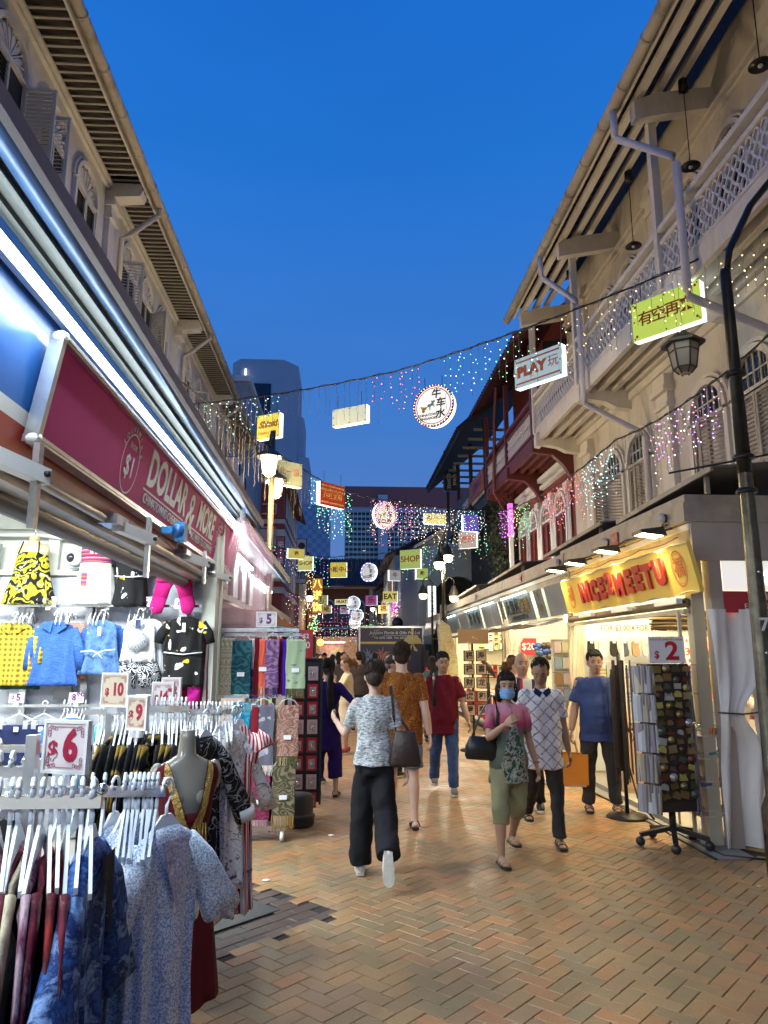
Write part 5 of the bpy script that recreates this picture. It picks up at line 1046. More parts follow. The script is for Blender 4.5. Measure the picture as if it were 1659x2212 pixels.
for x in (-3.55, -2.75, -2.1, -1.4): mb.box(x-.05, x+.05, 6.99, 7.05, 2.47, 2.9)
mb.build('panel_batten', M_panel, L1)
mb = MB()
for x in (-2.9, -2.36, -1.5): mb.box(x-.03, x+.03, 6.95, 6.985, .1, 2.4)
mb.build('slotted_upright', M_steel, L1)
MB().box(-2.62, -2.46, 6.93, 6.97, 1.28, 1.42).build('socket_box', mat('grey_plastic', (.25, .25, .25), .5), L1)
MB().tube([(-4.1, 6.96, 2.78), (-2.9, 6.96, 2.8), (-2.55, 6.96, 2.76), (-2.47, 6.96, 2.68), (-2.5, 6.96, 2.55)], .02, 8).build('conduit', M_white, L1)
MB().box(-4.35, SX+.02, -1.6, 7.1, 3.08, 3.12).build('ceiling', M_white, L1)
MB().box(-1.3, -1.18, 6.85, 7.14, 0, 3.1).build('end_column', M_panel, L1)
M_fred = mat('brick_red_fascia', (.34, .045, .025), .45, var=.08); M_fblue = mat('blue_fascia', (.02, .10, .34), .3)
for z0, z1, m in ((2.43, 2.58, M_fred), (2.58, 2.64, M_white), (2.64, 3.24, M_fblue)): MB().box(SX-.04, SX, -1.6, 8.2, z0, z1).build('fascia_band', m, L1)
mb = MB(); mb.box(SX-.12, SX-.02, -1.6, 8.2, 2.36, 2.425); mb.cyl((SX+.03, -1.6, 2.40), (SX+.03, 8.0, 2.40), .022, n=8); mb.build('lower_rail', mat('old_aluminium', (.38, .34, .3), .4, .6, var=.3), L1)
MB().cyl((SX-.16, -1.6, 2.34), (SX-.16, 8, 2.34), .05, n=10).build('awning_roller', mat('dark_roller', (.08, .06, .05), .5), L1)
M_can = mat('dull_green_grey_metal', (.075, .08, .075), .5, .3, var=.15); M_bl = mat('sky_sheen_blind_roll', (.06, .14, .30), .35, .2, var=.5, vs=3, st=(1, .3, 1), bump=.3, bs=4)  # blind's blue is the sky reflection put into its base colour
mb = MB(); mb.box(-1.2, -1.03, -1.6, 8.7, 3.19, 3.22)
for x in (-1.15, -1.08): mb.box(x-.01, x+.01, -1.6, 8.7, 3.165, 3.19)
mb.build('canopy_soffit', M_can, L1)
mb = MB(); mb.sm = True
prof = [(-1.05, 3.19), (-1.03, 3.165), (-1.01, 3.155), (-.985, 3.15), (-.965, 3.16), (-.955, 3.18), (-.955, 3.2)]
mb.loft([[(x+.012*sin(y*1.7+k), y, z+.008*sin(y*2.3+k*2)) for k, (x, z) in enumerate(prof)] for y in [-1.5+i*.2 for i in range(49)]], caps=False, closed=False); mb.build('rolled_blind', M_bl, L1)
MB().box(-.955, -.925, -1.6, 8.35, 3.14, 3.205).build('canopy_gutter', mat('brown_grey_edge', (.22, .17, .14), .5, var=.2, dirt=.2), L1)
MB().add([(-.95, -1.6, 3.21), (-.95, 8.4, 3.21), (-4.4, 8.4, 3.4), (-4.4, -1.6, 3.4)], [(0,1,2,3)]).build('canopy_roof', M_can, L1)
def ttube(nm, a, b, par, r=.018): 
 o = MB().cyl(a, b, r, n=10).build(nm, M_tube, par); return o
ttube('fluorescent_tube', (-1.15, -1.2, 3.06), (-1.15, 7.9, 3.06), L1, .016); MB().box(-1.198, -1.17, -1.2, 7.9, 3.045, 3.075).build('tube_batten', M_white, L1)
area('sign_tube_light', (-1.12, 3.6, 3.03), .05, 8.5, 110, (.78, .92, 1), (0, R(-20), 0), L1)
area('stall_ceiling_light', (-2.6, 5.2, 3.04), 1.8, .5, 230, (.86, .95, 1), parent=L1); area('stall_ceiling_light', (-2.4, 1.8, 3.04), 1.8, .5, 140, (.88, .95, 1), parent=L1)
for y in (5.9,): 
 for x0_, x1_ in ((-3.9, -2.9), (-2.8, -1.9)): MB().cyl((x0_, y, 2.98), (x1_, y, 2.98), .018, n=8).build('ceiling_tube', M_tube, L1)
S = thing('shop_sign', 'long crimson sign board with white dollar lettering over the left stall', 'sign', (SX+.05, 5.4, 2.75), world=True)
M_crim = mat('crimson_sign', (.52, .012, .19), .55, spec=.15, var=.1, vs=2); ya, yb, za, zb = 2.82, 8.0, 2.53, 2.96
MB().box(SX+.02, SX+.05, ya, yb, za, zb).build('sign_panel', M_crim, S); fr = MB()
for z in (za, zb): fr.box(SX+.015, SX+.075, ya-.02, yb+.02, z-.015, z+.015); 
for z in (za, zb): fr.box(SX+.075, SX+.08, ya-.02, yb+.02, z-.004, z+.004)
for y in (ya, yb): fr.box(SX+.016, SX+.074, y-.018, y+.018, za, zb)
fr.build('sign_frame', M_steel, S)
for y in (ya, yb):
 for z in (za, zb): MB().sph((SX+.05, y, z), (.035, .03, .026), 10, 6).build('frame_corner', M_white, S)
X_ = SX+.052; uu = (0, 1, 0)
def yx(px, py): return aX(px, py, SX+.05)
text('sign_lettering', 'DOLLAR', .30, M_white, S, (X_, 4.86, 2.80), uu, bold=.009, sx=.93, ext=.003); text('sign_lettering', '&', .42, M_white, S, (X_, 5.60, 2.75), uu, bold=.004, ext=.003); text('sign_lettering', 'MORE', .30, M_white, S, (X_, 6.22, 2.80), uu, bold=.009, sx=.9, ext=.003)
text('sign_lettering', "CHINATOWN'S CHEAPEST", .085, M_white, S, (X_, 4.85, 2.62), uu, ext=.002); text('sign_lettering', 'NO NEED TO COMPARE', .085, M_white, S, (X_, 6.2, 2.62), uu, ext=.002)
MB().box(X_, X_+.003, 4.3, 5.4, 2.665, 2.675).build('underline', M_white, S); MB().box(X_, X_+.003, 5.7, 6.6, 2.665, 2.675).build('underline', M_white, S)
for yc, r in ((3.98, .15), (6.9, .14)):
 mb = MB(); q = [(X_+.001, yc+rr*cos(2*pi*k/40), 2.735+rr*1.12*sin(2*pi*k/40)) for rr in (r, r-.008) for k in range(40)]; mb.add(q, [(k, (k+1) % 40, 40+(k+1) % 40, 40+k) for k in range(40)]); mb.build('roundel', M_white, S)
 text('sign_lettering', '$1', .17, M_white, S, (X_, yc, 2.715), uu, ext=.002); text('sign_lettering', 'FROM', .045, M_white, S, (X_, yc, 2.83), uu, ext=.001)
 for k, ch in enumerate('SOUVENIRS'):
  a = pi*(.86-.09*k); text('sign_lettering', ch, .045, M_white, S, (X_, yc+(r+.02)*cos(a), 2.735+(r+.02)*1.12*sin(a)), (0, sin(a), -cos(a)), (0, cos(a), sin(a)), ext=.001)
text('sign_lettering', '20 TRENGGANU STREET #01-02', .045, M_white, S, (X_, 7.5, 2.57), uu, ext=.001)
for o in [c for c in L1.children if c.name.split('.')[0] in ('fascia_band', 'lower_rail', 'awning_roller')] + list(S.children):
 z0 = 2.75 if o.parent is S else 0
 for v in o.data.vertices: v.co.x -= max(0, 3.0-v.co.z-z0)*.16
for i, (px, p0, p1) in enumerate(((85, 958, 1150), (323, 1118, 1250), (443, 1190, 1262), (489, 1240, 1262))):
 a = aX(px, p0, SX+.07); b = aX(px, p1, SX+.07); t = thing('awning_arm', 'white awning arm and upright bar under the crimson sign, ' + ('nearest the camera', 'second along', 'third along', 'farthest, by the end column')[i], 'awning arm', (SX+.07, a.y, b.z), group='awning arms under the crimson sign')
 h = a.z-b.z; MB().box(-.012, .012, -.02, .02, 0, h).build('upright_bar', M_steel, t); MB().beam((-.1, -.28, h*.72), (.02, .03, h*.62), .05, .06).build('arm', M_white, t); MB().box(-.16, -.06, -.4, -.2, h*.7, h*.85).build('bracket', M_steel, t); mb = MB(); mb.cyl((.03, .0, h*.64), (.05, 0, h*.64), .012, n=8); mb.build('bolt', M_iron, t)
a = aX(388, 1150, SX+.12); t = thing('clip_fan', 'small blue clip fan fixed to the lower edge of the crimson sign', 'fan', a); MB().box(-.02, .04, -.06, .06, -.06, .06).build('fan_box', mat('bright_blue_plastic', (.02, .25, .6), .4), t); MB().cyl((.0, -.062, 0), (0, -.07, 0), .045, n=14).build('fan_grille', mat('dark_blue_plastic', (.01, .1, .3), .4), t); MB().box(-.09, -.02, -.12, -.05, -.02, .02).build('clip', mat('bright_blue_plastic'), t); MB().tube([(.0, .0, -.06), (.0, -.12, -.13), (-.02, -.45, -.1)], .005, 5).build('cable', M_black, t)
t = thing('security_camera', 'white dome security camera on a square grey mount on the stall wall', 'camera', (-2.5, 6.93, 2.57)); MB().box(-.07, .09, -.02, .06, -.09, .09).build('mount', mat('grey_mount', (.35, .38, .45), .5), t); MB().sph((0, -.05, 0), (.075, .06, .075), 14, 10).build('dome_housing', M_white, t); MB().sph((-.025, -.085, .0), (.045, .04, .045), 12, 8).build('lens', M_glassd, t)
t = thing('switch_box', 'grey metal switch box at the left edge of the stall wall', 'switch box', (-3.42, 6.9, 2.35)); MB().box(-.25, .2, -.08, .08, 0, .36).build('casing', mat('grey_switch_paint', (.38, .4, .4), .5), t); MB().box(-.1, .05, -.085, -.08, .06, .3).build('door', mat('pale_grey_door', (.5, .52, .52), .4), t); MB().box(-.02, .02, -.1, -.085, .12, .18).build('handle', M_black, t)
C = thing('plastic_curtain', 'gathered sheer pinkish plastic curtain hanging at the end of the crimson sign', 'curtain', (-1.1, 7.6, 0), world=True)
def cf(u, v):
 w_ = .03 + .26*min(1, v*3.2) + .14*v*v*.6 - .05*max(0, v-.5); z = 3.1-1.3*v; a = u*2*pi
 rr = w_*(1+.20*sin(a*9)*min(1, v*2)+.1*sin(a*5+v*3)); return (-1.05 + rr*1.0*cos(a) - .1*v, 7.5 + rr*.45*sin(a), z)
MB().grid(cf, 140, 24).build('sheet', mat('sheer_pink_plastic', (.75, .42, .44), .25, alpha=.22, bump=.1, bs=8), C); MB().tube([(-1.05, 7.5, 3.05), (-1.05, 7.5, 3.22)], .03, 6).build('tie', M_clear, C)
# === stalls further along the left
L2 = thing('market_stall', 'second stall on the left beyond the sheer plastic curtain', 'stall', (-2.5, 12, 0), world=True)
M_sh = mat('scuffed_steel_fascia', (.28, .32, .34), .3, .5, var=.2)
MB().box(-4.3, -1.45, 8.3, 14.5, 3.0, 3.1).build('ceiling', M_white, L2); MB().box(-4.35, -4.3, 8.3, 14.5, 0, 3).build('back_panel', mat('pale_violet_panel', (.6, .55, .62), .6), L2)
MB().box(-1.5, -1.45, 8.4, 14.5, 2.35, 3.1).build('fascia_panel', M_sh, L2)
for y in (8.5, 14.4): MB().box(-1.55, -1.43, y, y+.1, 0, 3).build('post', M_panel, L2)
MB().box(-1.45, -1.1, 8.4, 14.8, 3.12, 3.18).build('canopy_soffit', M_can, L2); MB().box(-1.12, -1.07, 8.4, 14.9, 3.08, 3.2).build('canopy_gutter', MATS['brown_grey_edge'], L2)
mb = MB(); mb.sm = True; mb.loft([[(x-.13+.01*sin(y*2+k), y, z-.1) for k, (x, z) in enumerate(prof)] for y in [8.5+i*.3 for i in range(22)]], caps=False, closed=False); mb.build('rolled_blind', M_bl, L2)
ttube('fluorescent_tube', (-1.4, 8.9, 2.97), (-1.4, 11.2, 2.97), L2, .03); ttube('fluorescent_tube', (-1.4, 11.9, 2.86), (-1.4, 14.3, 2.86), L2, .03)
area('stall_light', (-1.38, 11.5, 2.9), .1, 5, 40, (.8, .93, 1), (0, R(10), 0), L2); area('stall_light', (-2.8, 11.5, 2.95), 1.5, 3, 200, (.95, .93, .95), parent=L2)
for k in range(6): a = 9.3+k*.42; MB().box(-1.45, -1.41, a, a+.16, 2.42, 2.9).build('shop_sign_letter_block', M_white if k % 2 else M_glassd, L2)
mb = MB(); mb.grid(lambda u, v: (-1.5+.62*v, 8.6+u*6.2, 2.36-.16*v-.07*sin(v*pi)*(1-.3*u)-.02*sin(u*24)), 40, 8, .006); mb.build('cloth_awning', mat('dusty_pink_canvas', (.42, .26, .19), .8, var=.1), L2)
L3 = thing('market_stall', 'dark roofed stall farther down the left after the pink cloth awning', 'stall', (-2.5, 19, 0), world=True)
MB().box(-4.3, -1.7, 15, 24, 2.6, 2.75).build('canopy_soffit', M_can, L3); MB().box(-1.72, -1.66, 15, 24, 2.45, 2.8).build('canopy_gutter', M_rust, L3); MB().box(-4.3, -4.2, 15, 24, 0, 2.6).build('back_panel', M_white, L3)
for y in (15.1, 19.5, 23.9): MB().box(-1.8, -1.7, y, y+.08, 0, 2.6).build('post', M_iron, L3)
mb = MB(); mb.grid(lambda u, v: (-1.65+.5*v, 18+u*4, 2.4-.35*v-.05*sin(u*pi*4)), 20, 5, .01); mb.build('blue_awning', mat('pale_blue_canvas', (.25, .42, .5), .7), L3)
area('stall_light', (-2.8, 17, 2.5), 1.5, 3, 90, (.95, .95, .95), parent=L3); area('stall_light', (-2.6, 21.5, 2.5), 1.5, 3, 90, (1, .85, .6), parent=L3)
MB().box(-3.9, -2.0, 15.6, 15.7, .3, 1.9).build('poster_board', mat('poster_board', (.6, .6, .58), .6, pat=p_floral((.68, .68, .66), (.4, .05, .05), (.5, .2, .2), 4, .2)), L3)
for i in range(5):
 MB().box(-3.9+i*.4, -3.6+i*.4, 22, 22.4, .2, 1.9).build('goods_shelf', mat('mixed_goods_%d' % (i % 2), (.4, .3, .2), .6, pat=(lambda nt: nd(nt, 'TexVoronoi', {'Vector': coord(nt), 'Scale': 14}).outputs['Color'])), L3)
L4 = thing('market_stall', 'warm lit stall crowded with goods at the far left end', 'stall', (-1.6, 30, 0), world=True)
MB().box(-4.3, -1.9, 25, 46, 2.55, 2.75).build('canopy_soffit', M_iron, L4); MB().box(-1.4, .1, 47, 47.3, .3, 2.2).build('goods_wall', mat('mixed_goods_far', (.5, .3, .2), .6, pat=(lambda nt: mix(nt, .6, nd(nt, 'TexVoronoi', {'Vector': coord(nt), 'Scale': 7}).outputs['Color'], (.8, .45, .4)))), L4); MB().box(-1.5, .2, 46.6, 47.3, 2.3, 2.4).build('lit_canopy', emis('warm_canopy_glow', (1, .6, .3), 2), L4)
area('stall_light', (-2.6, 33, 2.5), 1.4, 8, 120, (1, .85, .65), parent=L4); area('stall_light', (-.6, 46, 2.6), 1.5, 1, 30, (1, .8, .6), parent=L4)
t = thing('shop_symbol', 'round glowing orange shop symbol at the far left under the lights', 'sign', aY(643+52, 1390, 46)); a = aY(694+ -0, 1388, 46)
t.location = (aY(692, 1388, 46)); MB().lathe([(0, 0), (.22, 0), (.22, .05), (0, .05)], n=20).build('disc', emis('orange_disc', (1, .55, .08), 2.5), t); t.rotation_euler = (R(90), 0, 0)
# === hangers, garments
def hanger_mb(style=0, w_=.2):
 """local: rail passes through origin along x; hanger lies in the y-z plane; hook over the rail"""
 m = MB(); pts = [(0, -.022, -.006)] + [(0, .022*cos(a), .012+.022*sin(a)) for a in [pi - pi*k/7 for k in range(8)]] + [(0, .02, -.012), (0, 0, -.045), (0, 0, -.075)]
 m.tube(pts, .0055, 6)
 if style == 0:      # solid top hanger
  m.prism([(-w_, -.17), (-w_*.97, -.185), (-w_*.5, -.135), (w_*.5, -.135), (w_*.97, -.185), (w_, -.17), (w_*.35, -.095), (.02, -.07), (-.02, -.07), (-w_*.35, -.095)], (-.004, 0, 0), (0, 1, 0), (0, 0, 1), .008)
 else:
  m.tube([(0, -w_, -.16), (0, -w_*.5, -.11), (0, 0, -.07), (0, w_*.5, -.11), (0, w_, -.16)], .006, 6); m.tube([(0, -w_, -.16), (0, -w_*.9, -.19), (0, w_*.9, -.19), (0, w_, -.16)], .005, 6)
 return m
def garment_mb(rows, fold=.02, nf=7, n=40, ph=0, flat=.35, neck=.06):
 """rows: (z, half width, half thickness, x offset) top to bottom. local: x width, faces -y"""
 m = MB(); m.sm = True; R_ = []; z0 = rows[0][0]; z1 = rows[-1][0]; fine = []
 for (a, b) in zip(rows, rows[1:]):
  k = max(1, int((a[0]-b[0])/.035))
  for j in range(k): t = j/k; fine.append([a[i]*(1-t)+b[i]*t for i in range(4)])
 fine.append(list(rows[-1]))
 for z, hw, th, xo in fine:
  d = (z0-z)/(z0-z1); ring = []
  for k in range(n):
   a = 2*pi*k/n; f = fold*d*sin(nf*a+ph+d*2)+.3*fold*d*sin(nf*2.3*a+ph*2)
   c_ = cos(a); s_ = sin(a); sx_ = abs(c_)**.7*(1 if c_ > 0 else -1)
   ring.append((xo+hw*sx_+f*.35, (th+0)*s_*(1-.25*abs(c_)) + f*(abs(s_)**.5), z+.006*sin(nf*a+ph)*d))
  R_.append(ring)
 m.loft(R_[::-1]); return m
def sleeve(m, sh, el, wr, r=(.055, .06, .055), n=12): m.tube([sh, el, wr], [(r[0], r[0]*.4), (r[1], r[1]*.42), (r[2], r[2]*.42)], n, ref=(0, 1, 0)); return m
def hang_hook(t, z=0):  # white hanger above a front-facing garment (plane x-z)
 h = hanger_mb(0, .13); h.v = [(y, x, z_+z) for x, y, z_ in h.v]; return h.build('hanger', M_hang, t)
for z, lb in ((2.125, 'upper'), (1.235, 'lower')):
 t = thing('clothes_rail', 'long chrome ' + lb + ' clothes rail fixed on the stall back wall', 'rail', (-2.4, 6.85, z)); MB().box(-1.3, 1.1, -.012, .012, -.012, .012).build('rail_bar', M_chrome, t)
 for x in (-.5, .04, .9): MB().box(x-.01, x+.01, 0, .15, -.015, .015).build('rail_bracket', M_steel, t)
YW = 6.76
F_yel = fab('yellow_gingham', p_check((.45, .33, .03), (.16, .11, .015), 22)); F_den = fab('blue_chambray', p_tweed((.04, .11, .36), (.028, .08, .27)), bump=.5); F_den2 = fab('washed_denim', p_tie([(.02, .05, .15), (.10, .2, .4), (.03, .08, .22)], 9)); F_wht = fab('white_cotton', col=(.76, .77, .8)); F_bw = fab('black_white_medallion', p_pais((.015, .015, .02), (.6, .6, .62), 12))
F_flor = fab('black_yellow_floral', p_floral((.012, .012, .012), (.75, .48, .03), (.72, .72, .62), 9, .36)); F_flor2 = fab('black_yellow_paisley', p_pais((.012, .012, .012), (.62, .55, .02), 4.5, (.5, .55, .4))); F_mag = fab('magenta_cotton', col=(.42, .01, .14)); F_pink = fab('hot_pink_cotton', col=(.55, .02, .28)); F_magf = fab('magenta_floral_hem', p_floral((.42, .01, .14), (.65, .6, .62), (.03, .06, .5), 16, .25)); F_red = fab('wine_cotton', col=(.2, .008, .03)); F_navy = fab('navy_cotton', col=(.012, .018, .06)); F_blk = fab('black_cotton', col=(.012, .012, .013)); F_aztec = fab('aztec_stripes', p_stripe([(.3, .03, .1), (.5, .15, .05), (.12, .03, .15), (.4, .05, .12), (.55, .25, .2), (.08, .02, .1)], 14)); F_green = fab('dark_green_cotton', col=(.02, .07, .06)); F_peach = fab('peach_cotton', col=(.5, .2, .13))
M_tagw = mat('white_tag', (.75, .75, .75), .5); M_skinm = mat('cream_mannequin', (.68, .52, .28), .3, ss=.1)
def wall_garment(lab, cat, px, py, build, group=None, hook=True, y=YW):
 p = aY(px, py, y); t = thing(cat.replace(' ', '_'), lab, cat, (p.x, y, p.z), group=group); build(t)
 if hook: hang_hook(t, .06)
 return t
def bh_shirt(w_, h_, m, sl=.0, slm=None, flare=0, collar=None, tagc=True, nf=7):
 def f(t):
  g = garment_mb([(0, .05, .014, 0), (-.03, w_*.75, .018, 0), (-.10, w_*.92, .022, 0), (-h_*.55, w_*(.9+flare*.3), .026, 0), (-h_, w_*(1+flare), .03, 0)], .03, nf); g.build('cloth', m, t)
  if sl:
   for s_ in (-1, 1): sleeve(MB(), (s_*w_*.8, 0, -.06), (s_*(w_+.03), 0, -sl*.5-.03), (s_*(w_+.055), 0, -sl), (.045, .045, .04)).build('sleeve', m, t)
  if collar:
   for s_ in (-1, 1): MB().prism([(0, 0), (s_*.09, .0), (s_*.1, -.05), (s_*.02, -.10)], (s_*.01, -.045, 0), (1, 0, 0), (0, 0, 1), -.006).build('collar', collar, t)
  if tagc: MB().box(-.015, .015, -.075, -.072, -.14, -.06).build('price_tag', M_tagw, t)
 return f
G_ = 'childrens clothes on the upper rail of the stall wall'
wall_garment('yellow gingham girls blouse with wide collar at the left of the wall rail', 'blouse', 33, 1345, bh_shirt(.19, .55, F_yel, .36, collar=F_yel, tagc=False), G_)
wall_garment('dark green shirt behind the yellow gingham blouse', 'shirt', 52, 1352, bh_shirt(.18, .56, F_green, .4), G_, y=6.84)
wall_garment('blue chambray jacket dress with gathered skirt and long sleeves', 'dress', 122, 1343, bh_shirt(.19, .56, F_den, .42, flare=.15, collar=F_den, tagc=False, nf=9), G_)
def den_dress(t):
 bh_shirt(.145, .48, F_den2, 0, flare=.25, tagc=True)(t); MB().tube([(-.15, -.07, -.28), (-.05, -.08, -.27), (0, -.085, -.29), (.06, -.08, -.27), (.15, -.07, -.26)], .006, 6).build('belt_cord', M_hang, t); MB().tube([(0, -.085, -.29), (-.04, -.09, -.33), (.0, -.085, -.29), (.05, -.09, -.34)], .005, 6).build('bow', M_hang, t)
wall_garment('sleeveless washed denim dress with a white tied belt cord', 'dress', 222, 1340, den_dress, G_)
wall_garment('dark blue long sleeved shirt peeping out behind the denim dress', 'shirt', 228, 1345, bh_shirt(.19, .44, F_den, .38, tagc=False), G_, y=6.84)
wall_garment('peach top showing behind the blue chambray jacket dress', 'shirt', 158, 1345, bh_shirt(.14, .5, F_peach, .3, tagc=False), G_, y=6.85)
def tank(t):
 bh_shirt(.15, .38, F_wht, 0, tagc=False)(t); MB().cyl((0, -.058, -.2), (0, -.062, -.2), .095, n=30).build('round_print', mat('grey_mandala_print', (.3, .32, .32), .8, pat=p_pais((.5, .52, .52), (.12, .14, .14), 22)), t); MB().box(-.02, .025, -.07, -.066, -.09, -.01).build('price_tag', M_navyt, t)
 for s_ in (-1, 1): sleeve(MB(), (s_*.03, .03, -.34), (s_*.09, .03, -.45), (s_*.12, .03, -.6), (.09, .1, .11)).build('short_leg', F_bw, t)
M_navyt = mat('navy_tag', (.02, .03, .1), .5)
wall_garment('white sleeveless vest with grey mandala print over black and white shorts', 'vest', 303, 1337, tank, G_)
wall_garment('second white vest behind the mandala vest', 'vest', 322, 1337, bh_shirt(.15, .5, F_wht, 0, tagc=False), G_, y=6.84)
def flor(t):
 bh_shirt(.18, .33, F_flor, .24)(t); g = garment_mb([(-.3, .17, .05, 0), (-.62, .18, .06, 0)], .02, 6); g.build('skirt', F_flor, t); MB().tube([(-.17, -.05, -.32), (0, -.07, -.34), (.17, -.05, -.32)], .006, 6).build('waist_cord', F_wht, t)
 for s_ in (-1, 1): sleeve(MB(), (s_*.09, .02, -.55), (s_*.1, .02, -.65), (s_*.1, .02, -.8+.04*s_), (.06, .06, .055)).build('legging', F_pink, t)
wall_garment('black top and shorts with big yellow flowers over hot pink leggings', 'outfit', 402, 1332, flor, G_)
wall_garment('wine red trousers hanging behind the flowered outfit', 'trousers', 424, 1345, bh_shirt(.15, .78, F_red, 0, tagc=False), G_, y=6.86)
def torso(t, m, sc=1, neck=True):
 mb = MB(); mb.sm = True; mb.tube([(0, 0, .06), (0, 0, .02)], [(.05*sc, .05*sc)]*2, 14)
 rows = [(.05, .045, .045), (0, .05, .05), (-.02, .1, .06), (-.05, .16, .07), (-.1, .165, .08), (-.16, .12, .09), (-.3, .1, .08), (-.4, .12, .09)]
 mb.loft([[(a*sc*cos(2*pi*k/20), b*sc*sin(2*pi*k/20), z*sc) for k in range(20)] for z, a, b in rows][::-1]); mb.build('torso', m, t)
def mq(lab, px, py, fn, cat='dress'):
 p = aY(px, py, YW+.06); t = thing('mannequin_dress', lab, cat, (p.x, YW+.06, p.z), group='dressed mannequin torsos on the stall wall'); torso(t, M_skinm, .9); fn(t); MB().tube([(0, 0, .05), (0, .02, .12), (.02, .03, .16)], .006, 6).build('hook', M_chrome, t); return t
def c1(t):
 garment_mb([(-.1, .1, .1, 0), (-.13, .14, .105, 0), (-.3, .16, .11, 0), (-.57, .23, .12, 0)], .03, 6, 48).build('cloth', F_flor2, t)
 for s_ in (-1, 1): MB().tube([(s_*.07, -.06, .0), (s_*.09, -.1, -.12)], .006, 6).build('strap', F_blk, t)
mq('black and yellow paisley strappy dress on the leftmost cream mannequin torso', 74, 1172, c1)
def c2(t):
 garment_mb([(-.02, .09, .07, 0), (-.06, .145, .1, 0), (-.22, .14, .11, 0)], .0, 6).build('yoke', F_aztec, t); garment_mb([(-.21, .145, .11, 0), (-.58, .19, .13, 0)], .025, 8, 48).build('skirt', fab('cream_cotton', col=(.78, .76, .70)), t)
 mb = MB(); mb.prism([(-.04, 0), (-.035, .035), (.02, .04), (.045, .02), (.04, -.005), (.03, .01), (.025, -.02), (.01, -.02), (.005, 0), (-.01, 0), (-.015, -.02), (-.03, -.02)], (.01, -.118, -.11), (1, 0, 0), (0, 0, 1), -.003); mb.build('elephant_patch', M_white, t); MB().box(-.09, -.04, -.13, -.125, -.42, -.3).build('pocket_patch', F_aztec, t)
mq('white sleeveless dress with striped purple yoke and elephant patch on a mannequin torso', 213, 1170, c2)
def c3(t):
 garment_mb([(-.01, .1, .07, -.02), (-.05, .17, .09, -.01), (-.15, .16, .1, 0), (-.3, .13, .1, 0), (-.56, .16, .11, 0)], .02, 6, 44).build('cloth', F_flor, t); sleeve(MB(), (-.12, 0, -.04), (-.18, 0, -.1), (-.17, 0, -.2), (.05, .06, .06)).build('sleeve', F_flor, t); MB().tube([(-.13, -.1, -.29), (0, -.12, -.3), (.13, -.1, -.29)], .006, 6).build('waist_cord', F_wht, t); MB().box(-.01, .03, -.125, -.12, -.16, -.05).build('price_tag', M_tagw, t)
mq('one shouldered black dress with big yellow flowers behind the second awning arm', 290, 1180, c3)
p = aY(378, 1222, YW); t = thing('trousers', 'bright magenta harem trousers with flowered cuffs hanging on the stall wall', 'trousers', (p.x, YW, p.z)); garment_mb([(0, .13, .05, 0), (-.03, .14, .06, 0), (-.15, .16, .07, 0)], .0, 6).build('waist', F_mag, t)
for s_ in (-1, 1):
 MB().tube([(s_*.06, 0, -.1), (s_*.1, 0, -.2), (s_*.12, 0, -.3)], [(.085, .03), (.072, .022), (.066, .02)], 16, ref=(0, 1, 0)).build('trouser_leg', F_mag, t); MB().tube([(s_*.12, 0, -.29), (s_*.14, -.01, -.37), (s_*.13, -.02, -.44)], [(.066, .025), (.07, .025), (.04, .02)], 16, ref=(0, 1, 0)).build('cuff', F_magf, t)
M_card = mat('white_card', (.78, .78, .78), .5); M_purp = mat('purple_numeral', (.12, .01, .12), .5); M_crimn = mat('crimson_numeral', (.33, .0, .035), .5); M_cborder = mat('pink_scroll_border', (.45, .12, .18), .5)
def small_card(lab, px, py, txt, y=6.8, w_=.13, h_=.09):
 p = aY(px, py, y); t = thing('price_card', lab, 'price card', (p.x, y, p.z), group='small price cards on the wall rails'); MB().box(-w_/2, w_/2, -.002, .002, -h_/2, h_/2).build('card', M_card, t); text('card_lettering', '$', h_*.6, M_purp, t, (-w_*.26, -.003, -.004), bold=.002, ext=.001); text('card_lettering', txt, h_*.9, M_purp, t, (w_*.13, -.003, 0), bold=.003, ext=.001); mb = MB(); mb.box(-.02, .02, -.01, .01, -h_/2-.03, -h_/2); mb.build('clip', M_clear, t)
for px, py, tx, lb in ((105, 1300, '5', 'above the blue chambray dress'), (232, 1300, '5', 'above the denim dress'), (312, 1300, '5', 'above the mandala vest'), (393, 1304, '6', 'below the magenta trousers'), (36, 1507, '5', 'above the navy shorts on the lower rail'), (165, 1507, '3⁹⁰', 'on the lower rail behind the $6 sign'), (309, 1511, '5', 'half hidden behind the $10 sign')): small_card('small white price card $%s %s' % (tx.replace('⁹⁰', '.90'), lb), px, py, tx)
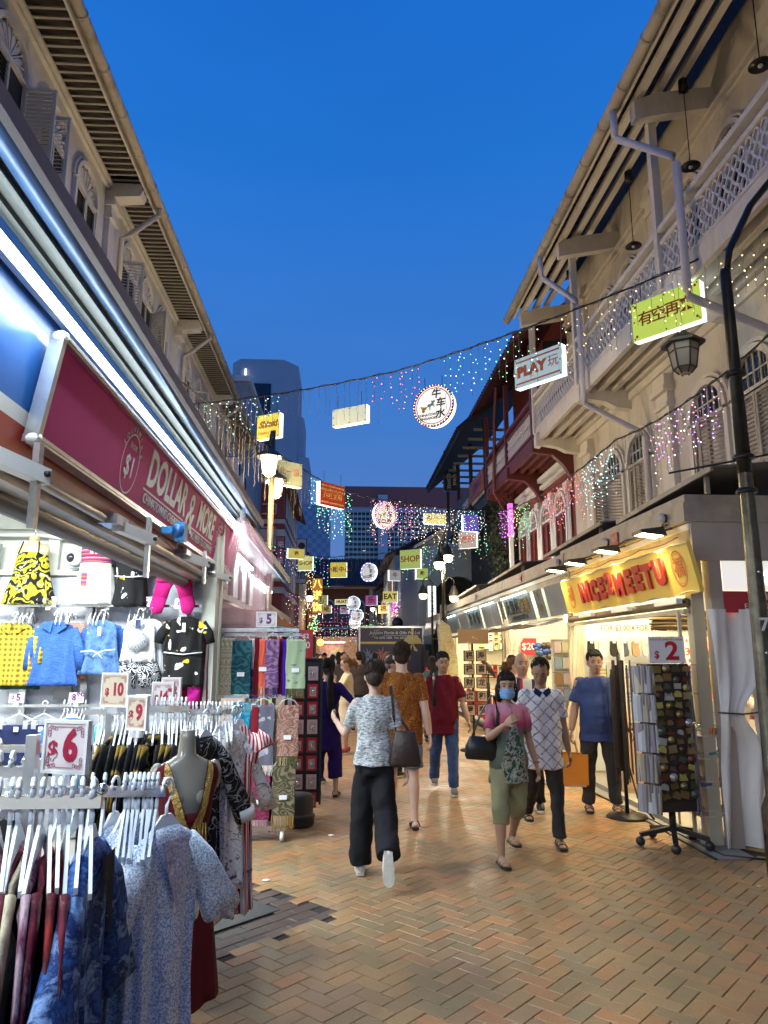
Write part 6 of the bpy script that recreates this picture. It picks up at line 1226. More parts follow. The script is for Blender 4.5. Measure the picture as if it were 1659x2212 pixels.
def big_sign(lab, px, py, y, w_, h_, num, sup=None, yaw=0, m=M_crimn, glare=False, post=.25, num_m=None):
 p = aY(px, py, y); t = thing('price_sign', lab, 'price sign', (p.x, y, p.z), yaw); d = .008
 MB().box(-w_/2+.006, w_/2-.006, -d*.6, d, -h_/2+.006, h_/2-.006).build('card', mat('cream_glare_card', (.6, .52, .38), .12) if glare else mat('pinkish_card', (.70, .63, .62), .35), t)
 f = MB()
 for a in ((-w_/2, w_/2, -h_/2, -h_/2+.009), (-w_/2, w_/2, h_/2-.009, h_/2), (-w_/2, -w_/2+.009, -h_/2+.009, h_/2-.009), (w_/2-.009, w_/2, -h_/2+.009, h_/2-.009)): f.box(a[0], a[1], -d, d*1.2, a[2], a[3])
 f.build('frame', M_white, t)
 b = MB()
 for sx_, sz_ in ((-1, -1), (1, -1), (1, 1), (-1, 1)):
  cx, cz = sx_*(w_/2-.02), sz_*(h_/2-.02)
  for k in range(3): b.tube([(cx-sx_*(.006+.008*k)+.005*cos(a_/4*pi), -d*.62-.001, cz-sz_*.002*k+.005*sin(a_/4*pi)) for a_ in range(9)], .0009, 4); b.tube([(cx+.005*cos(a_/4*pi), -d*.62-.001, cz-sz_*(.006+.008*k)+.005*sin(a_/4*pi)) for a_ in range(9)], .0009, 4)
 b.box(-w_/2+.045, w_/2-.045, -d*.62-.002, -d*.62-.001, h_/2-.019, h_/2-.0175); b.box(-w_/2+.045, w_/2-.045, -d*.62-.002, -d*.62-.001, -h_/2+.0175, -h_/2+.019); b.build('scroll_border', M_cborder, t)
 n = len(num); s_ = min(h_*.85, w_*1.15/(n+.8)*1.2); mm = num_m or m
 text('sign_numeral', '$', s_*.55, mm, t, (-w_*.27, -d*.62-.001, -h_*.07), bold=.002, ext=.001); text('sign_numeral', num, s_, mm, t, (w_*(.12 if not sup else .04), -d*.62-.001, 0), bold=.004*s_/.1, ext=.001, sx=.85)
 if sup: text('sign_numeral', sup, s_*.4, mm, t, (w_*.33, -d*.62-.001, h_*.2), bold=.001, ext=.001)
 if post: mb = MB(); mb.box(-.03, .03, -.012, .012, -h_/2-.03, -h_/2); mb.box(-.006, .006, -.006, .006, -h_/2-post, -h_/2-.03); mb.build('holder', M_clear, t)
 return t
big_sign('large pinkish price sign $6 tilted over the near chrome rack', 143, 1613, 2.25, .155, .15, '6', yaw=-.35, post=.06)
big_sign('tall price sign $10 with warm glare on the middle rack', 249, 1490, 3.75, .17, .165, '10', yaw=-.45, glare=True, post=.04)
big_sign('glaring price sign $9 half turned behind the clear hangers', 297, 1540, 3.4, .12, .15, '9', yaw=-.5, glare=True, post=.05)
big_sign('price sign $14.90 standing on the middle rack', 352, 1503, 3.9, .125, .14, '14', '90', yaw=-.3, post=.08)
big_sign('rear price sign partly hidden behind the $14.90 sign', 370, 1491, 4.2, .12, .14, '12', yaw=-.3, post=.08)
big_sign('large white price sign $5 with purple numerals on top of the scarf rack', 576, 1338, 7.2, .2, .15, '5', yaw=0, m=M_purpn if 0 else M_purp, post=.05)
# === front racks
def rack(lab, x0, x1, y, z, posts, name='clothes_rack', legs=True, dy=.0, end=True, foot=True):
 t = thing(name, lab, 'clothes rack', ((x0+x1)/2, y, 0), world=True); MB().beam((x0, y, z), (x1, y+dy, z), .018, .03).build('rail_bar', M_chrome, t)
 for px_ in posts: MB().box(px_-.015, px_+.015, y-.016, y+.016, .03, z+.1).build('upright', M_steel, t); (MB().box(px_-.02, px_+.02, y-.3, y+.3, .03, .06).build('foot', M_steel, t) if foot else None)
 if end: MB().sph((x1, y+dy, z+.028), .014, 10, 6).build('end_knob', M_chrome, t)
 return t
hgm = hanger_mb(0, .19).mesh('hanger', M_hang); hgc = hanger_mb(0, .19).mesh('clear_hanger', mat('frosted_hanger', (.75, .8, .85), .25, alpha=.8)); hgw = hanger_mb(1, .18).mesh('hanger', M_hang)
def hangers(lab, grp, me, x0, x1, y, z, n, jit=.2, cat='hanger', dy=0, tw=.2):
 xs = [x0+(x1-x0)*(k+U(-jit, jit))/max(1, n-1) for k in range(n)]
 for k, x in enumerate(xs):
  o = bpy.data.objects.new('hanger', me); COL.objects.link(o); o.location = (x, y+dy*(x-x0)/(x1-x0 or 1), z+.004); o.rotation_euler = (U(-.06, .06), U(-.04, .04), U(-.08, .08)+tw); tag(o, lab, cat, grp)
 return xs
rack('near chrome rack holding the maroon and tie dye tops', -2.0, -.58, 1.9, 1.345, (-1.95,), dy=.0)
xs = hangers('white plastic hanger on the near rail of maroon and tie dye tops', 'white hangers on the near rail', hgm, -1.5, -.605, 1.9, 1.36, 38, tw=.32)
F_tie = [fab('maroon_tie_dye', p_tie([(.05, .006, .015), (.15, .015, .03), (.07, .01, .02), (.42, .22, .22)], 9, (1, 1, .5))), fab('plum_tie_dye', p_tie([(.05, .008, .03), (.12, .02, .06), (.4, .28, .32), (.08, .01, .04)], 9, (1, 1, .5))), fab('rust_tie_dye', p_tie([(.05, .015, .008), (.38, .09, .015), (.09, .02, .01)], 8, (1, 1, .5))), fab('teal_tie_dye', p_tie([(.005, .12, .12), (.01, .2, .2), (.02, .05, .08)], 5, (1, 1, .5))), fab('olive_cream_tie_dye', p_tie([(.12, .08, .04), (.5, .45, .3), (.1, .03, .03)], 6, (1, 1, .5))), fab('red_tie_dye', p_tie([(.10, .006, .01), (.24, .02, .015), (.05, .005, .01), (.2, .1, .1)], 9, (1, 1, .5)))]
F_tieb = fab('blue_tie_dye', p_tie([(.008, .015, .06), (.04, .12, .36), (.012, .03, .12), (.2, .32, .55), (.05, .13, .36)], 14, (1, 1, 1.2)), bump=.9, bs=8)
edge = []
for v_ in range(3):
 g = garment_mb([(-.14, .05, .012, 0), (-.165, .14, .013, 0), (-.21, .19, .012, 0), (-.40, .2, .012, 0), (-.62, .2, .012, 0), (-1.0, .22, .014, 0)], .022, 5+v_, 36, v_*2)
 g.v = [(x+.008*sin(z*23+v_)+.006*sin(x*31+z*9), y+.010*sin(z*17+x*22+v_*2)+.006*sin(z*41+v_), z) for x, y, z in g.v]
 g.tube([(.17, 0, -.18), (.235, 0, -.32), (.26+.02*v_, 0, -.45)], [(.04, .012), (.06, .01), (.07, .01)], 10, ref=(0, 1, 0)); g.tube([(-.17, 0, -.18), (-.235, 0, -.32), (-.26, 0, -.45)], [(.04, .012), (.06, .01), (.07, .01)], 10, ref=(0, 1, 0))
 g.v = [(y, x, z) for x, y, z in g.v]; edge.append(g)
EM = {}
def edge_me(v_, m):
 if (v_, m.name) not in EM: EM[(v_, m.name)] = edge[v_].mesh('hung_top', m)
 return EM[(v_, m.name)]
seq = [0, 5, 0, 1, 1, 4, 0, 0, 1, 4, 2, 0, 1, 2, 5, 0, 3, 0, 5, 1, 4, 0, 1, 0, 2, 0, 5, 1, 0, 4, 1, 0, 5, 0]
names_c = ['maroon', 'plum and white', 'burnt orange', 'teal', 'olive and cream', 'dark red']
for k in range(34):
 x = -1.5+.87*k/34; o = bpy.data.objects.new('hanging_blouse', edge_me(k % 3, F_tie[seq[k]])); COL.objects.link(o); o.location = (x, 1.9+U(-.012, .012), 1.36); o.rotation_euler = (0, U(-.03, .03), U(-.08, .08)+.34)
 tag(o, names_c[seq[k]] + ' tie dyed top pressed edge on in the near rack', 'top', 'tie dyed tops pressed together on the near rack, '+names_c[seq[k]])
def front_dress(name, lab, cat, loc, rz, m, wd, L_, slv, vneck=True, flare=.1, seed=0, sleeve_w=.11, inner=None, grp=None, thk=.05, nf=8):
 t = thing(name, lab, cat, loc, rz, grp); rows = [(-.105, .045, .02, 0), (-.13, wd*.6, .03, 0), (-.165, wd*.92, .035, 0), (-.30, wd*.9, thk*.9, 0), (-L_*.45, wd*.82, thk, 0), (-L_, wd*(1+flare), thk*1.6, 0)]
 garment_mb(rows, .035, nf, 64, seed).build('cloth', m, t)
 for s_ in (-1, 1):
  mb = MB(); mb.tube([(s_*wd*.5, 0, -.165), (s_*(wd+.0), -.01, -.25), (s_*(wd+slv*.35), -.015, -.2-slv*.75), (s_*(wd+slv*.45), -.02, -.2-slv)], [(.05, .03), (sleeve_w*.75, .035), (sleeve_w, .04), (sleeve_w*1.15, .045)], 18, ref=(0, 1, 0)); mb.v = [(x, y+.012*sin(z*30+x*40+seed), z+.008*sin(x*45+seed)) for x, y, z in mb.v]; mb.build('sleeve', m, t)
 if vneck: MB().add([(-.06, -.046, -.135), (.06, -.046, -.135), (.0, -.062, -.34)], [(0,2,1)]).build('neck_opening', inner or m, t)
 h = hanger_mb(0, wd*.8); h.v = [(y, x, z) for x, y, z in h.v]; h.build('hanger', M_hang, t); return t
front_dress('tie_dye_blouse', 'blue tie dyed blouse with wide pointed sleeve, last on the near rack', 'blouse', (-.60, 1.9, 1.36), R(94), F_tieb, .17, .98, .30, inner=F_blk, seed=2, sleeve_w=.085, thk=.03)
rack('second chrome rack standing left behind the maroon tops', -2.2, -.89, 2.2, 1.37, (-.875,))
hangers('white hanger crowded on the second rail at the left edge', 'white hangers on the second rail at the left edge', hgm, -1.5, -.93, 2.2, 1.385, 16)
for k in range(10): o = bpy.data.objects.new('hanging_blouse', edge_me(k % 3, F_blk if k % 3 else F_bw)); COL.objects.link(o); o.location = (-1.6+k*.055, 2.2, 1.37); tag(o, 'dark top packed behind the maroon tops at the left edge', 'top', 'dark tops on the second rail at the left edge')
rack('third chrome rack with frosted hangers and pale blue dresses', -1.05, -.545, 2.42, 1.275, (-.93,))
hangers('frosted clear hanger, one of the bare ones on the pale blue dress rack', 'bare frosted hangers on the pale blue dress rack', hgc, -.86, -.73, 2.42, 1.29, 4, .1); hangers('frosted clear hanger among the pale blue dresses', 'frosted hangers among the pale blue dresses', hgc, -.67, -.57, 2.42, 1.29, 8, .1)
F_lb = fab('pale_blue_ditsy_print', p_speck((.74, .77, .80), (.26, .38, .55), (.85, .84, .84), 190), bump=.8, bs=7)
for i, (x, rz, lb) in enumerate(((-.70, 78, 'farthest left'), (-.665, 78, 'second'), (-.635, 75, 'third'), (-.605, 72, 'fourth, beside the front one'))): front_dress('summer_dress', 'pale blue ditsy print dress, ' + lb + ', on the third rack', 'dress', (x, 2.42, 1.285), R(rz), F_lb, .16, 1.15, .24, thk=.025, sleeve_w=.06, seed=i, vneck=False, grp='pale blue dresses on the third rack')
front_dress('summer_dress', 'pale blue ditsy print wrap dress with flutter sleeves facing the walkway', 'dress', (-.53, 2.38, 1.285), R(60), F_lb, .165, 1.2, .2, thk=.04, seed=5, inner=fab('pink_white_lining', p_speck((.6, .5, .52), (.3, .3, .45), (.65, .6, .62), 120)), nf=9, sleeve_w=.07, grp='pale blue dresses on the third rack')
t = thing('clothes_rack', 'low chrome T bar with black trousers on clip hangers at the left', 'clothes rack', (-1.5, 3.0, 0), world=True); MB().beam((-1.9, 3.0, 1.335), (-1.12, 3.0, 1.335), .018, .028).build('rail_bar', M_chrome, t); MB().box(-1.0, -.97, 2.99, 3.02, .05, 1.42).build('upright', M_chrome, t); MB().beam((-1.12, 3, 1.335), (-.97, 3, 1.335), .016, .02).build('cross_bar', M_chrome, t); MB().sph((-1.37, 3, 1.36), .014, 8, 6).build('end_knob', M_chrome, t)
for i, (x, lb) in enumerate(((-1.33, 'right'), (-1.58, 'left'))):
 t = thing('trousers', 'black trousers clipped on a white hanger on the T bar, the %s pair' % lb, 'trousers', (x, 3.0, 1.34), R(-20)); h = hanger_mb(1, .16); h.v = [(y, x_, z) for x_, y, z in h.v]; h.build('hanger', M_hang, t); garment_mb([(-.2, .15, .03, 0), (-.4, .16, .04, 0), (-.9, .17, .05, 0)], .02).build('cloth', F_blk, t)
 for s_ in (-1, 1): MB().box(s_*.12-.02, s_*.12+.02, -.03, .03, -.25, -.17).build('clip', M_clear, t)
def shorts(px, lab, m=F_navy, hw=.2, py=1548, L_=.42):
 p = aY(px, py, 6.7); t = thing('shorts', lab, 'shorts', (p.x, 6.7, 1.25)); h = hanger_mb(1, .16); h.v = [(y, x_, z) for x_, y, z in h.v]; h.build('hanger', M_hang, t); garment_mb([(-.17, hw*.9, .03, 0), (-.3, hw, .04, 0), (-.17-L_, hw*1.05, .05, 0)], .02).build('cloth', m, t)
 for s_ in (-1, 1): MB().box(s_*.14-.02, s_*.14+.02, -.035, .035, -.2, -.13).build('clip', M_clear, t)
 MB().box(-.02, .02, -.05, -.045, -.22, -.18).build('waist_tag', M_tagw, t)
shorts(42, 'navy denim shorts clipped to a white hanger on the lower wall rail'); shorts(95, 'second navy shorts turned sideways on the lower wall rail', hw=.1)
p = aY(150, 1560, 6.6); front_dress('blouse', 'pale blue collared blouse crumpled on hangers on the lower wall rail', 'blouse', (p.x, 6.65, 1.25), .2, F_den, .16, .5, .2, False)
hangers('white hanger in the bunch on the lower wall rail', 'hangers on the lower wall rail', hgw, aY(140, 1530, 6.85).x, aY(185, 1530, 6.85).x, 6.85, 1.245, 7)
for x0_, n_, gg in ((-2.95, 4, 'left'), (-2.6, 4, 'middle'), (-2.3, 4, 'centre right'), (-1.95, 4, 'right')): hangers('white hanger in the %s bunch on the upper wall rail' % gg, 'hangers on the upper wall rail, %s bunch' % gg, hgw, x0_, x0_+.12, 6.85, 2.135, n_)
front_dress('blouse', 'turquoise blouse half hidden between the middle racks', 'blouse', (aY(225, 1560, 5.2).x, 5.2, 1.32), 0, fab('turquoise_cotton', col=(.04, .38, .55)), .17, .6, .2, False)
rack('middle chrome rack carrying the $10 and $14.90 signs', -1.16, -.76, 3.8, 1.425, (-1.15,), end=False); rack('long chrome rack behind the middle one reaching to the embroidered blouses', -1.5, -.60, 4.45, 1.36, (-1.0,)); rack('low chrome rack in shadow under the $10 sign', -1.5, -.85, 4.9, 1.2, (-1.05,))
hangers('white hanger on the left half of the middle rack', 'hangers on the middle rack, left half', hgm, -1.1, -1.0, 3.8, 1.44, 6); hangers('white hanger on the right half of the middle rack', 'hangers on the middle rack, right half', hgm, -.92, -.78, 3.8, 1.44, 8)
hangers('white hanger on the long rear rack', 'hangers on the long rear rack', hgm, -1.4, -.64, 4.45, 1.375, 34); hangers('white hanger on the low rear rack', 'hangers on the low rear rack', hgm, -1.45, -.9, 4.9, 1.215, 16)
F_bg = fab('black_with_gold_trim', p_pais((.01, .01, .012), (.3, .2, .04), 3)); F_gold = fab('gold_trim', col=(.4, .25, .05))
for k in range(14): o = bpy.data.objects.new('hung_dress', edge_me(k % 3, (F_bg, F_blk, F_blk, F_gold if k == 8 else F_bg)[k % 4])); COL.objects.link(o); o.location = (-1.12+k*.027, 3.8+U(-.01, .01), 1.44); o.rotation_euler = (0, 0, U(-.1, .1)); tag(o, 'black dress with gold trim hung edge on in the middle rack', 'dress', 'black and gold dresses on the middle rack')
for k in range(22): o = bpy.data.objects.new('hung_dress', edge_me(k % 3, (F_wht, F_bw, F_blk)[k % 3])); COL.objects.link(o); o.location = (-1.38+k*.033, 4.45, 1.37); tag(o, 'black and white dress packed edge on in the long rear rack', 'dress', 'dresses packed in the long rear rack')
F_emb = fab('white_embroidered', p_vine((.74, .70, .67), (.22, .2, .2), 7)); F_embk = fab('black_embroidered', p_vine((.012, .012, .014), (.32, .3, .3), 5)); F_rw = fab('red_white_stripe', p_stripe([(.5, .03, .03), (.75, .72, .7)], 45, 0))
M_embd = mat('embroidery_thread', (.08, .08, .09), .8); M_lace = mat('cream_lace', (.72, .68, .64), .8)
def hem_bands(t, w_, zs, m, y=-.05, dia=False):
 mb = MB()
 for z in zs:
  mb.tube([(-w_+2*w_*i/24, y-.02*math.sqrt(max(0, 1-((2*i/24-1)**2))), z+(.006 if i % 2 else 0)) for i in range(25)], .0035, 4)
 if dia:
  for i in range(4):
   cx = -w_*.7+i*w_*.46
   for r in (.035, .02): q = [(cx+r*a, y-.028, (zs[0]+zs[1])/2+r*b) for a, b in ((1, 0), (0, 1), (-1, 0), (0, -1), (1, 0))]; mb.tube(q, .004, 4)
 mb.build('embroidered_band', m, t)
for i, (x, y, rz, m, lb, L_, nm) in enumerate(((-.73, 4.12, 58, F_embk, 'black embroidered kimono with cream lace cuffs, left of the white tunics', .98, 'kimono'), (-.70, 4.36, 66, F_emb, 'white embroidered tunic with black diamond border behind the outer one', .9, 'tunic'), (-.62, 4.42, 58, F_emb, 'outermost white embroidered tunic with black diamond borders at the rack end', .95, 'tunic'))):
 t = front_dress(nm, lb, nm, (x, y, 1.36), R(rz), m, .15, L_, .38, False, .05, i, .05, thk=.03)
 if i: MB().box(-.13, .13, -.062, -.058, -L_+.06, -L_+.075).build('embroidered_band', M_embd, t)
 if i == 0:
  for s_ in (-1, 1): MB().tube([(s_*.315, -.03, -.52), (s_*.33, -.03, -.58)], [(.06, .045), (.065, .05)], 14, ref=(0, 1, 0)).build('lace_cuff', M_lace, t)
front_dress('striped_dress', 'red and white striped dress with ruffled strap peeping out behind the white tunics', 'dress', (-.60, 4.5, 1.38), R(30), F_rw, .1, 1.12, .05, False, .1, 1)
t = thing('floral_dress', 'cream lace dress hem showing below the black kimono', 'dress', (-.70, 4.3, .62), R(50)); garment_mb([(0, .12, .03, 0), (-.35, .2, .06, 0)], .04, 9, 60).build('cloth', F_emb, t)
for k, (c, x) in enumerate((((.06, .06, .4), -.93), ((.1, .1, .5), -.78))): front_dress('blouse', 'white blouse with %s blue collar packed in the long rear rack' % ('dark', 'bright')[k], 'blouse', (x, 4.45, 1.37), R(75), F_emb, .17, .8, .3, False, .05, k); 
M_gman = mat('grey_green_mannequin', (.17, .155, .125), .22); F_gown = fab('maroon_velvet', col=(.09, .006, .01), bump=.2)
t = thing('mannequin', 'grey headless mannequin torso in a maroon gown with gold plunging neckline', 'mannequin', (-.672, 3.35, 1.31), R(26)); t.scale = (.88, .88, .92)
mb = MB(); mb.sm = True; rows = [(.06, .037, .037), (.02, .038, .04), (-.05, .045, .045), (-.075, .09, .055), (-.1, .15, .06), (-.14, .165, .072), (-.2, .14, .09), (-.27, .125, .1), (-.4, .10, .08), (-.55, .13, .1)]
mb.loft([[(a*cos(2*pi*k/28), b*sin(2*pi*k/28)-.01*(z < -.15 and z > -.35), z) for k in range(28)] for z, a, b in rows][::-1])
for s_ in (-1, 1): mb.sph((s_*.055, -.065, -.24), (.05, .045, .05), 12, 8); mb.sph((s_*.14, 0, -.15), (.04, .045, .07), 12, 8)
mb.build('torso', M_gman, t)
g = garment_mb([(-.3, .13, .115, 0), (-.42, .115, .1, 0), (-.6, .14, .12, 0), (-1.1, .2, .16, 0)], .03, 6, 48); g.build('gown', F_gown, t)
TR = [(-.075, .09, .055), (-.1, .15, .06), (-.14, .165, .072), (-.2, .14, .105), (-.25, .13, .125), (-.3, .125, .12), (-.36, .115, .1)]
def tr(z):
 for (z0, a0, b0), (z1, a1, b1) in zip(TR, TR[1:]):
  if z >= z1: k = (z0-z)/(z0-z1); k = max(0, k); return a0+(a1-a0)*k, b0+(b1-b0)*k
 return TR[-1][1:]
def gp(s_, u, v, inf, u0, u1):
 z = -.08-.28*v; a, b = tr(z); xe = .088*(1-v)**.8+.004; q = math.acos(min(.98, xe/a)); q = q*(1-(u0+(u1-u0)*u)); return (s_*(a+inf)*cos(q), -(b+inf+.012)*sin(q)-.004, z)
for s_ in (-1, 1):
 MB().grid(lambda u, v: gp(s_, u, v, .006, 0, .9-.3*(1-v)), 10, 16, .003).build('gown_front', F_gown, t)
 MB().grid(lambda u, v: gp(s_, u, v, .012, 0, .22), 4, 18, .003).build('gold_border', mat('gold_brocade', (.42, .27, .05), .4, .3, pat=p_pais((.45, .3, .07), (.25, .14, .03), 30), bump=.8, bs=60), t)
 mb = MB()
 for k in range(5): x = s_*(.045+.012*k-.02); mb.tube([(x, -.125, -.34), (x+.01*sin(k*2), -.13, -.42-.02*k), (x-.008, -.125, -.5-.03*(k % 3))], .004, 5)
 mb.build('gold_tassel', MATS['gold_brocade'], t)
MB().tube([(0, 0, .06), (0, 0, .1), (.015, 0, .13), (0, 0, .15)], .004, 6).build('hook', M_chrome, t); MB().lathe([(0, .062), (.036, .062), (.038, .055)], n=20).build('neck_cap', mat('mannequin_cap', (.4, .38, .33), .3), t)
# === scarf rack
def scarf(nm, lab, px0, px1, py0, py1, y, m, fringe=None, thk=.04, cat='scarf', hang=True, tagp=True, band=None, fl=.09, grp=None):
 a = aY(px0, py0, y); b = aY(px1, py1, y); w_ = (b.x-a.x)/2; h_ = a.z-b.z; t = thing(nm, lab, cat, ((a.x+b.x)/2, y, a.z), group=grp); hc = h_ - (fl if fringe else 0)
 m_ = MB(); m_.grid(lambda u, v: (-w_+2*w_*u+.004*sin(v*9), -thk/2-.006*sin(u*pi)-.003*sin(u*13+v*4), -hc*v), 14, 14); m_.grid(lambda u, v: (-w_+2*w_*(1-u), thk/2, -hc*v*.97), 6, 6)
 m_.grid(lambda u, v: (-w_+2*w_*u, -thk/2*cos(v*pi), .012*sin(v*pi)), 6, 5); m_.grid(lambda u, v: (-w_, thk/2-thk*u, -hc*v), 3, 6); m_.grid(lambda u, v: (w_, -thk/2+thk*u, -hc*v), 3, 6); m_.build('cloth', m, t)
 if band: MB().grid(lambda u, v: (-w_*1.0+2*w_*(band[1]+(band[2]-band[1])*u), -thk/2-.011-.006*sin(u*pi), -hc*v*.999-.0005), 4, 10).build('contrast_fold', band[0], t)
 if fringe:
  f = MB(); n = max(6, int(w_*2/.012))
  for k in range(n): x = -w_+2*w_*(k+.5)/n; f.tube([(x, -thk/2, -hc), (x+U(-.006, .006), -thk/2-U(0, .01), -hc-fl*.6), (x+U(-.008, .008), -thk/2, -hc-fl*U(.85, 1.1))], .0038, 4)
  f.build('fringe', fringe, t)
 if tagp: MB().box(-.035, .035, -thk/2-.022, -thk/2-.02, -hc*.62-.02, -hc*.62+.02).build('label_tag', M_tagw, t)
 if hang: h = hanger_mb(1, w_*.9); h.v = [(y_, x_, z_+.085) for x_, y_, z_ in h.v]; MB().tube([(-w_, 0, 0), (-w_*.6, 0, .05), (0, 0, .075), (w_*.6, 0, .05), (w_, 0, 0)], .006, 6).build('hanger', M_clear, t)
 return t
t = thing('scarf_rack', 'tall chrome wheeled rack hung with three tiers of scarves', 'rack', (-.8, 7.3, 0), world=True)
mb = MB(); mb.box(-1.35, -.42, 7.18, 7.22, 1.90, 1.935); mb.box(-1.5, -.40, 7.3, 7.34, 1.86, 1.89); mb.build('top_rail', M_steel, t); mb = MB(); mb.box(-1.5, -.45, 7.26, 7.29, 1.27, 1.3); mb.box(-1.3, -.45, 7.26, 7.29, .72, .74); mb.build('lower_rail', M_chrome, t)
for x in (-1.18, -.5): MB().box(x-.015, x+.015, 7.3, 7.33, .1, 1.9).build('upright', M_steel, t)
MB().box(-1.15, -.5, 7.1, 7.5, .1, .14).build('base', M_steel, t)
for x in (-1.1, -.53): w_ = MB().cyl((x-.015, 7.12, .045), (x+.015, 7.12, .045), .045, n=16).build('caster', M_white, t)
F_s = dict(teal=fab('teal_dark_scarf', p_pais((.01, .05, .07), (.03, .12, .13), 5)), cream=fab('cream_pattern_scarf', p_pais((.35, .28, .18), (.55, .5, .38), 10)), coral=fab('coral_scarf', col=(.6, .1, .06)), purp=fab('purple_paisley_scarf', p_pais((.12, .06, .16), (.28, .15, .26), 5)), navyv=fab('violet_scarf', col=(.06, .01, .3)), green=fab('pale_green_floral_scarf', p_floral((.34, .42, .26), (.12, .18, .16), (.2, .2, .3), 14, .3)), turq=fab('turquoise_scarf', p_pais((.0, .2, .36), (.1, .28, .36), 5)), greyf=fab('grey_floral_scarf', p_floral((.12, .12, .16), (.4, .4, .44), (.35, .35, .4), 9, .42)), mar=fab('maroon_scarf', col=(.2, .01, .02)), brown=fab('brown_paisley_scarf', p_pais((.24, .12, .09), (.4, .26, .2), 8, (.3, .05, .04))), plum=fab('plum_paisley_scarf', p_pais((.16, .015, .05), (.26, .05, .1), 6)), olive=fab('olive_paisley_scarf', p_pais((.07, .06, .035), (.2, .17, .1), 7)), white=fab('white_scarf', col=(.7, .7, .68)))
M_fr = {k: mat('fringe_'+k, c, .9) for k, c in dict(green=(.12, .16, .03), white=(.7, .68, .62), orange=(.5, .08, .02), navy=(.02, .02, .12), gold=(.35, .22, .06), plum=(.3, .1, .16), olive=(.08, .1, .02)).items()}
scarf('scarf', 'dark teal banded scarf folded at the left of the top tier', 503, 540, 1386, 1500, 7.15, F_s['teal'])
for i, px in enumerate((474, 484, 494)): scarf('scarf', 'cream patterned scarf seen edge on left of the teal one, ' + ('outermost', 'middle', 'inner')[i], px, px+9, 1380, 1502, 7.22, F_s['cream'], tagp=False, hang=False)
scarf('scarf', 'white scarf end behind the teal scarf', 541, 551, 1382, 1445, 7.25, F_s['white'], tagp=False, hang=False); scarf('scarf', 'thin red scarf seen edge on in the top tier', 551, 557, 1380, 1500, 7.24, F_s['mar'], tagp=False, hang=False); scarf('scarf', 'muted purple paisley scarf end with white fringe below the teal scarf', 541, 556, 1440, 1530, 7.26, F_s['purp'], M_fr['white'], tagp=False, hang=False)
scarf('scarf', 'coral scarf with orange fringe in the top tier', 561, 576, 1384, 1504, 7.16, F_s['coral'], M_fr['orange'], hang=False); scarf('scarf', 'purple paisley scarf with navy fringe in the top tier', 575, 600, 1384, 1506, 7.14, F_s['purp'], M_fr['navy'], tagp=False)
scarf('scarf', 'maroon scarf edge on between the purple and violet ones', 601, 609, 1382, 1500, 7.22, F_s['mar'], tagp=False, hang=False); scarf('scarf', 'bright violet scarf seen edge on in the top tier', 611, 619, 1384, 1502, 7.18, F_s['navyv'], tagp=False, hang=False)
scarf('scarf', 'pale green floral scarf with olive fringe at the right of the top tier', 619, 658, 1384, 1508, 7.12, F_s['green'], M_fr['olive'])
scarf('scarf', 'turquoise scarf with gold pattern in the middle tier', 501, 537, 1520, 1638, 7.1, F_s['turq'], hang=False); scarf('scarf', 'white and brown scarf behind the turquoise one', 536, 548, 1522, 1670, 7.22, F_s['white'], M_fr['white'], tagp=False, hang=False)
scarf('scarf', 'grey floral scarf with maroon fold and white fringe in the middle tier', 545, 589, 1526, 1674, 7.12, F_s['greyf'], M_fr['white'], band=(F_s['mar'], 0, .3)); scarf('scarf', 'brown paisley scarf with olive fringe at the right of the middle tier', 600, 643, 1526, 1654, 7.1, F_s['brown'], M_fr['olive']); scarf('scarf', 'pale scarf edge on beside the brown paisley one', 592, 600, 1526, 1660, 7.2, F_s['cream'], tagp=False, hang=False)
scarf('scarf', 'plum paisley scarf with pink fringe in the bottom tier', 534, 580, 1668, 1792, 7.13, F_s['plum'], M_fr['plum'], hang=False); scarf('scarf', 'olive paisley scarf with gold fringe in the bottom tier', 589, 635, 1657, 1790, 7.1, F_s['olive'], M_fr['gold'], fl=.12); scarf('scarf', 'dark green scarf edge on left of the plum one', 522, 533, 1640, 1780, 7.22, F_green, tagp=False, hang=False); scarf('scarf', 'navy scarf edge on between the plum and olive ones', 580, 589, 1665, 1795, 7.2, F_navy, M_fr['navy'], tagp=False, hang=False)
t = thing('display_board', 'tall narrow black board hung with rows of red keyring packets', 'display board', (-.38, 8.25, 0), R(6)); MB().box(-.16, .16, 0, .04, .12, 1.62).build('board', M_black, t); mb = MB(); mb.box(.15, .17, -.04, .05, .1, 1.64); mb.box(-.17, .16, -.03, .05, 1.62, 1.64); mb.build('frame', M_black, t)
M_pk = mat('red_packet', (.45, .02, .03), .35); M_pkw = mat('packet_window', (.45, .38, .36), .2, var=.5, vs=40)
for r in range(8):
 for c in range(2):
  x = -.085+.15*c; z = 1.55-.19*r; pk = MB().box(x-.055, x+.055, -.03, -.015, z-.15, z).build('packet', M_pk if r % 3 else mat('pale_packet', (.55, .35, .35), .35), t); MB().box(x-.035, x+.035, -.034, -.03, z-.13, z-.03).build('packet_window', M_pkw, pk); MB().sph((x, -.04, z-.085), (.015, .008, .025), 8, 6).build('keyring', M_chrome, pk)
t = thing('price_sign', 'red upright price card marked $2 10 on top of the keyring board', 'price sign', (-.42, 8.2, 1.78)); MB().box(-.06, .1, 0, .01, -.14, .17).build('card', mat('red_card', (.42, .02, .03), .4), t); text('card_lettering', '$2', .07, M_white, t, (.02, -.002, .1), bold=.001); text('card_lettering', '10', .1, M_white, t, (.02, -.002, 0), bold=.001)
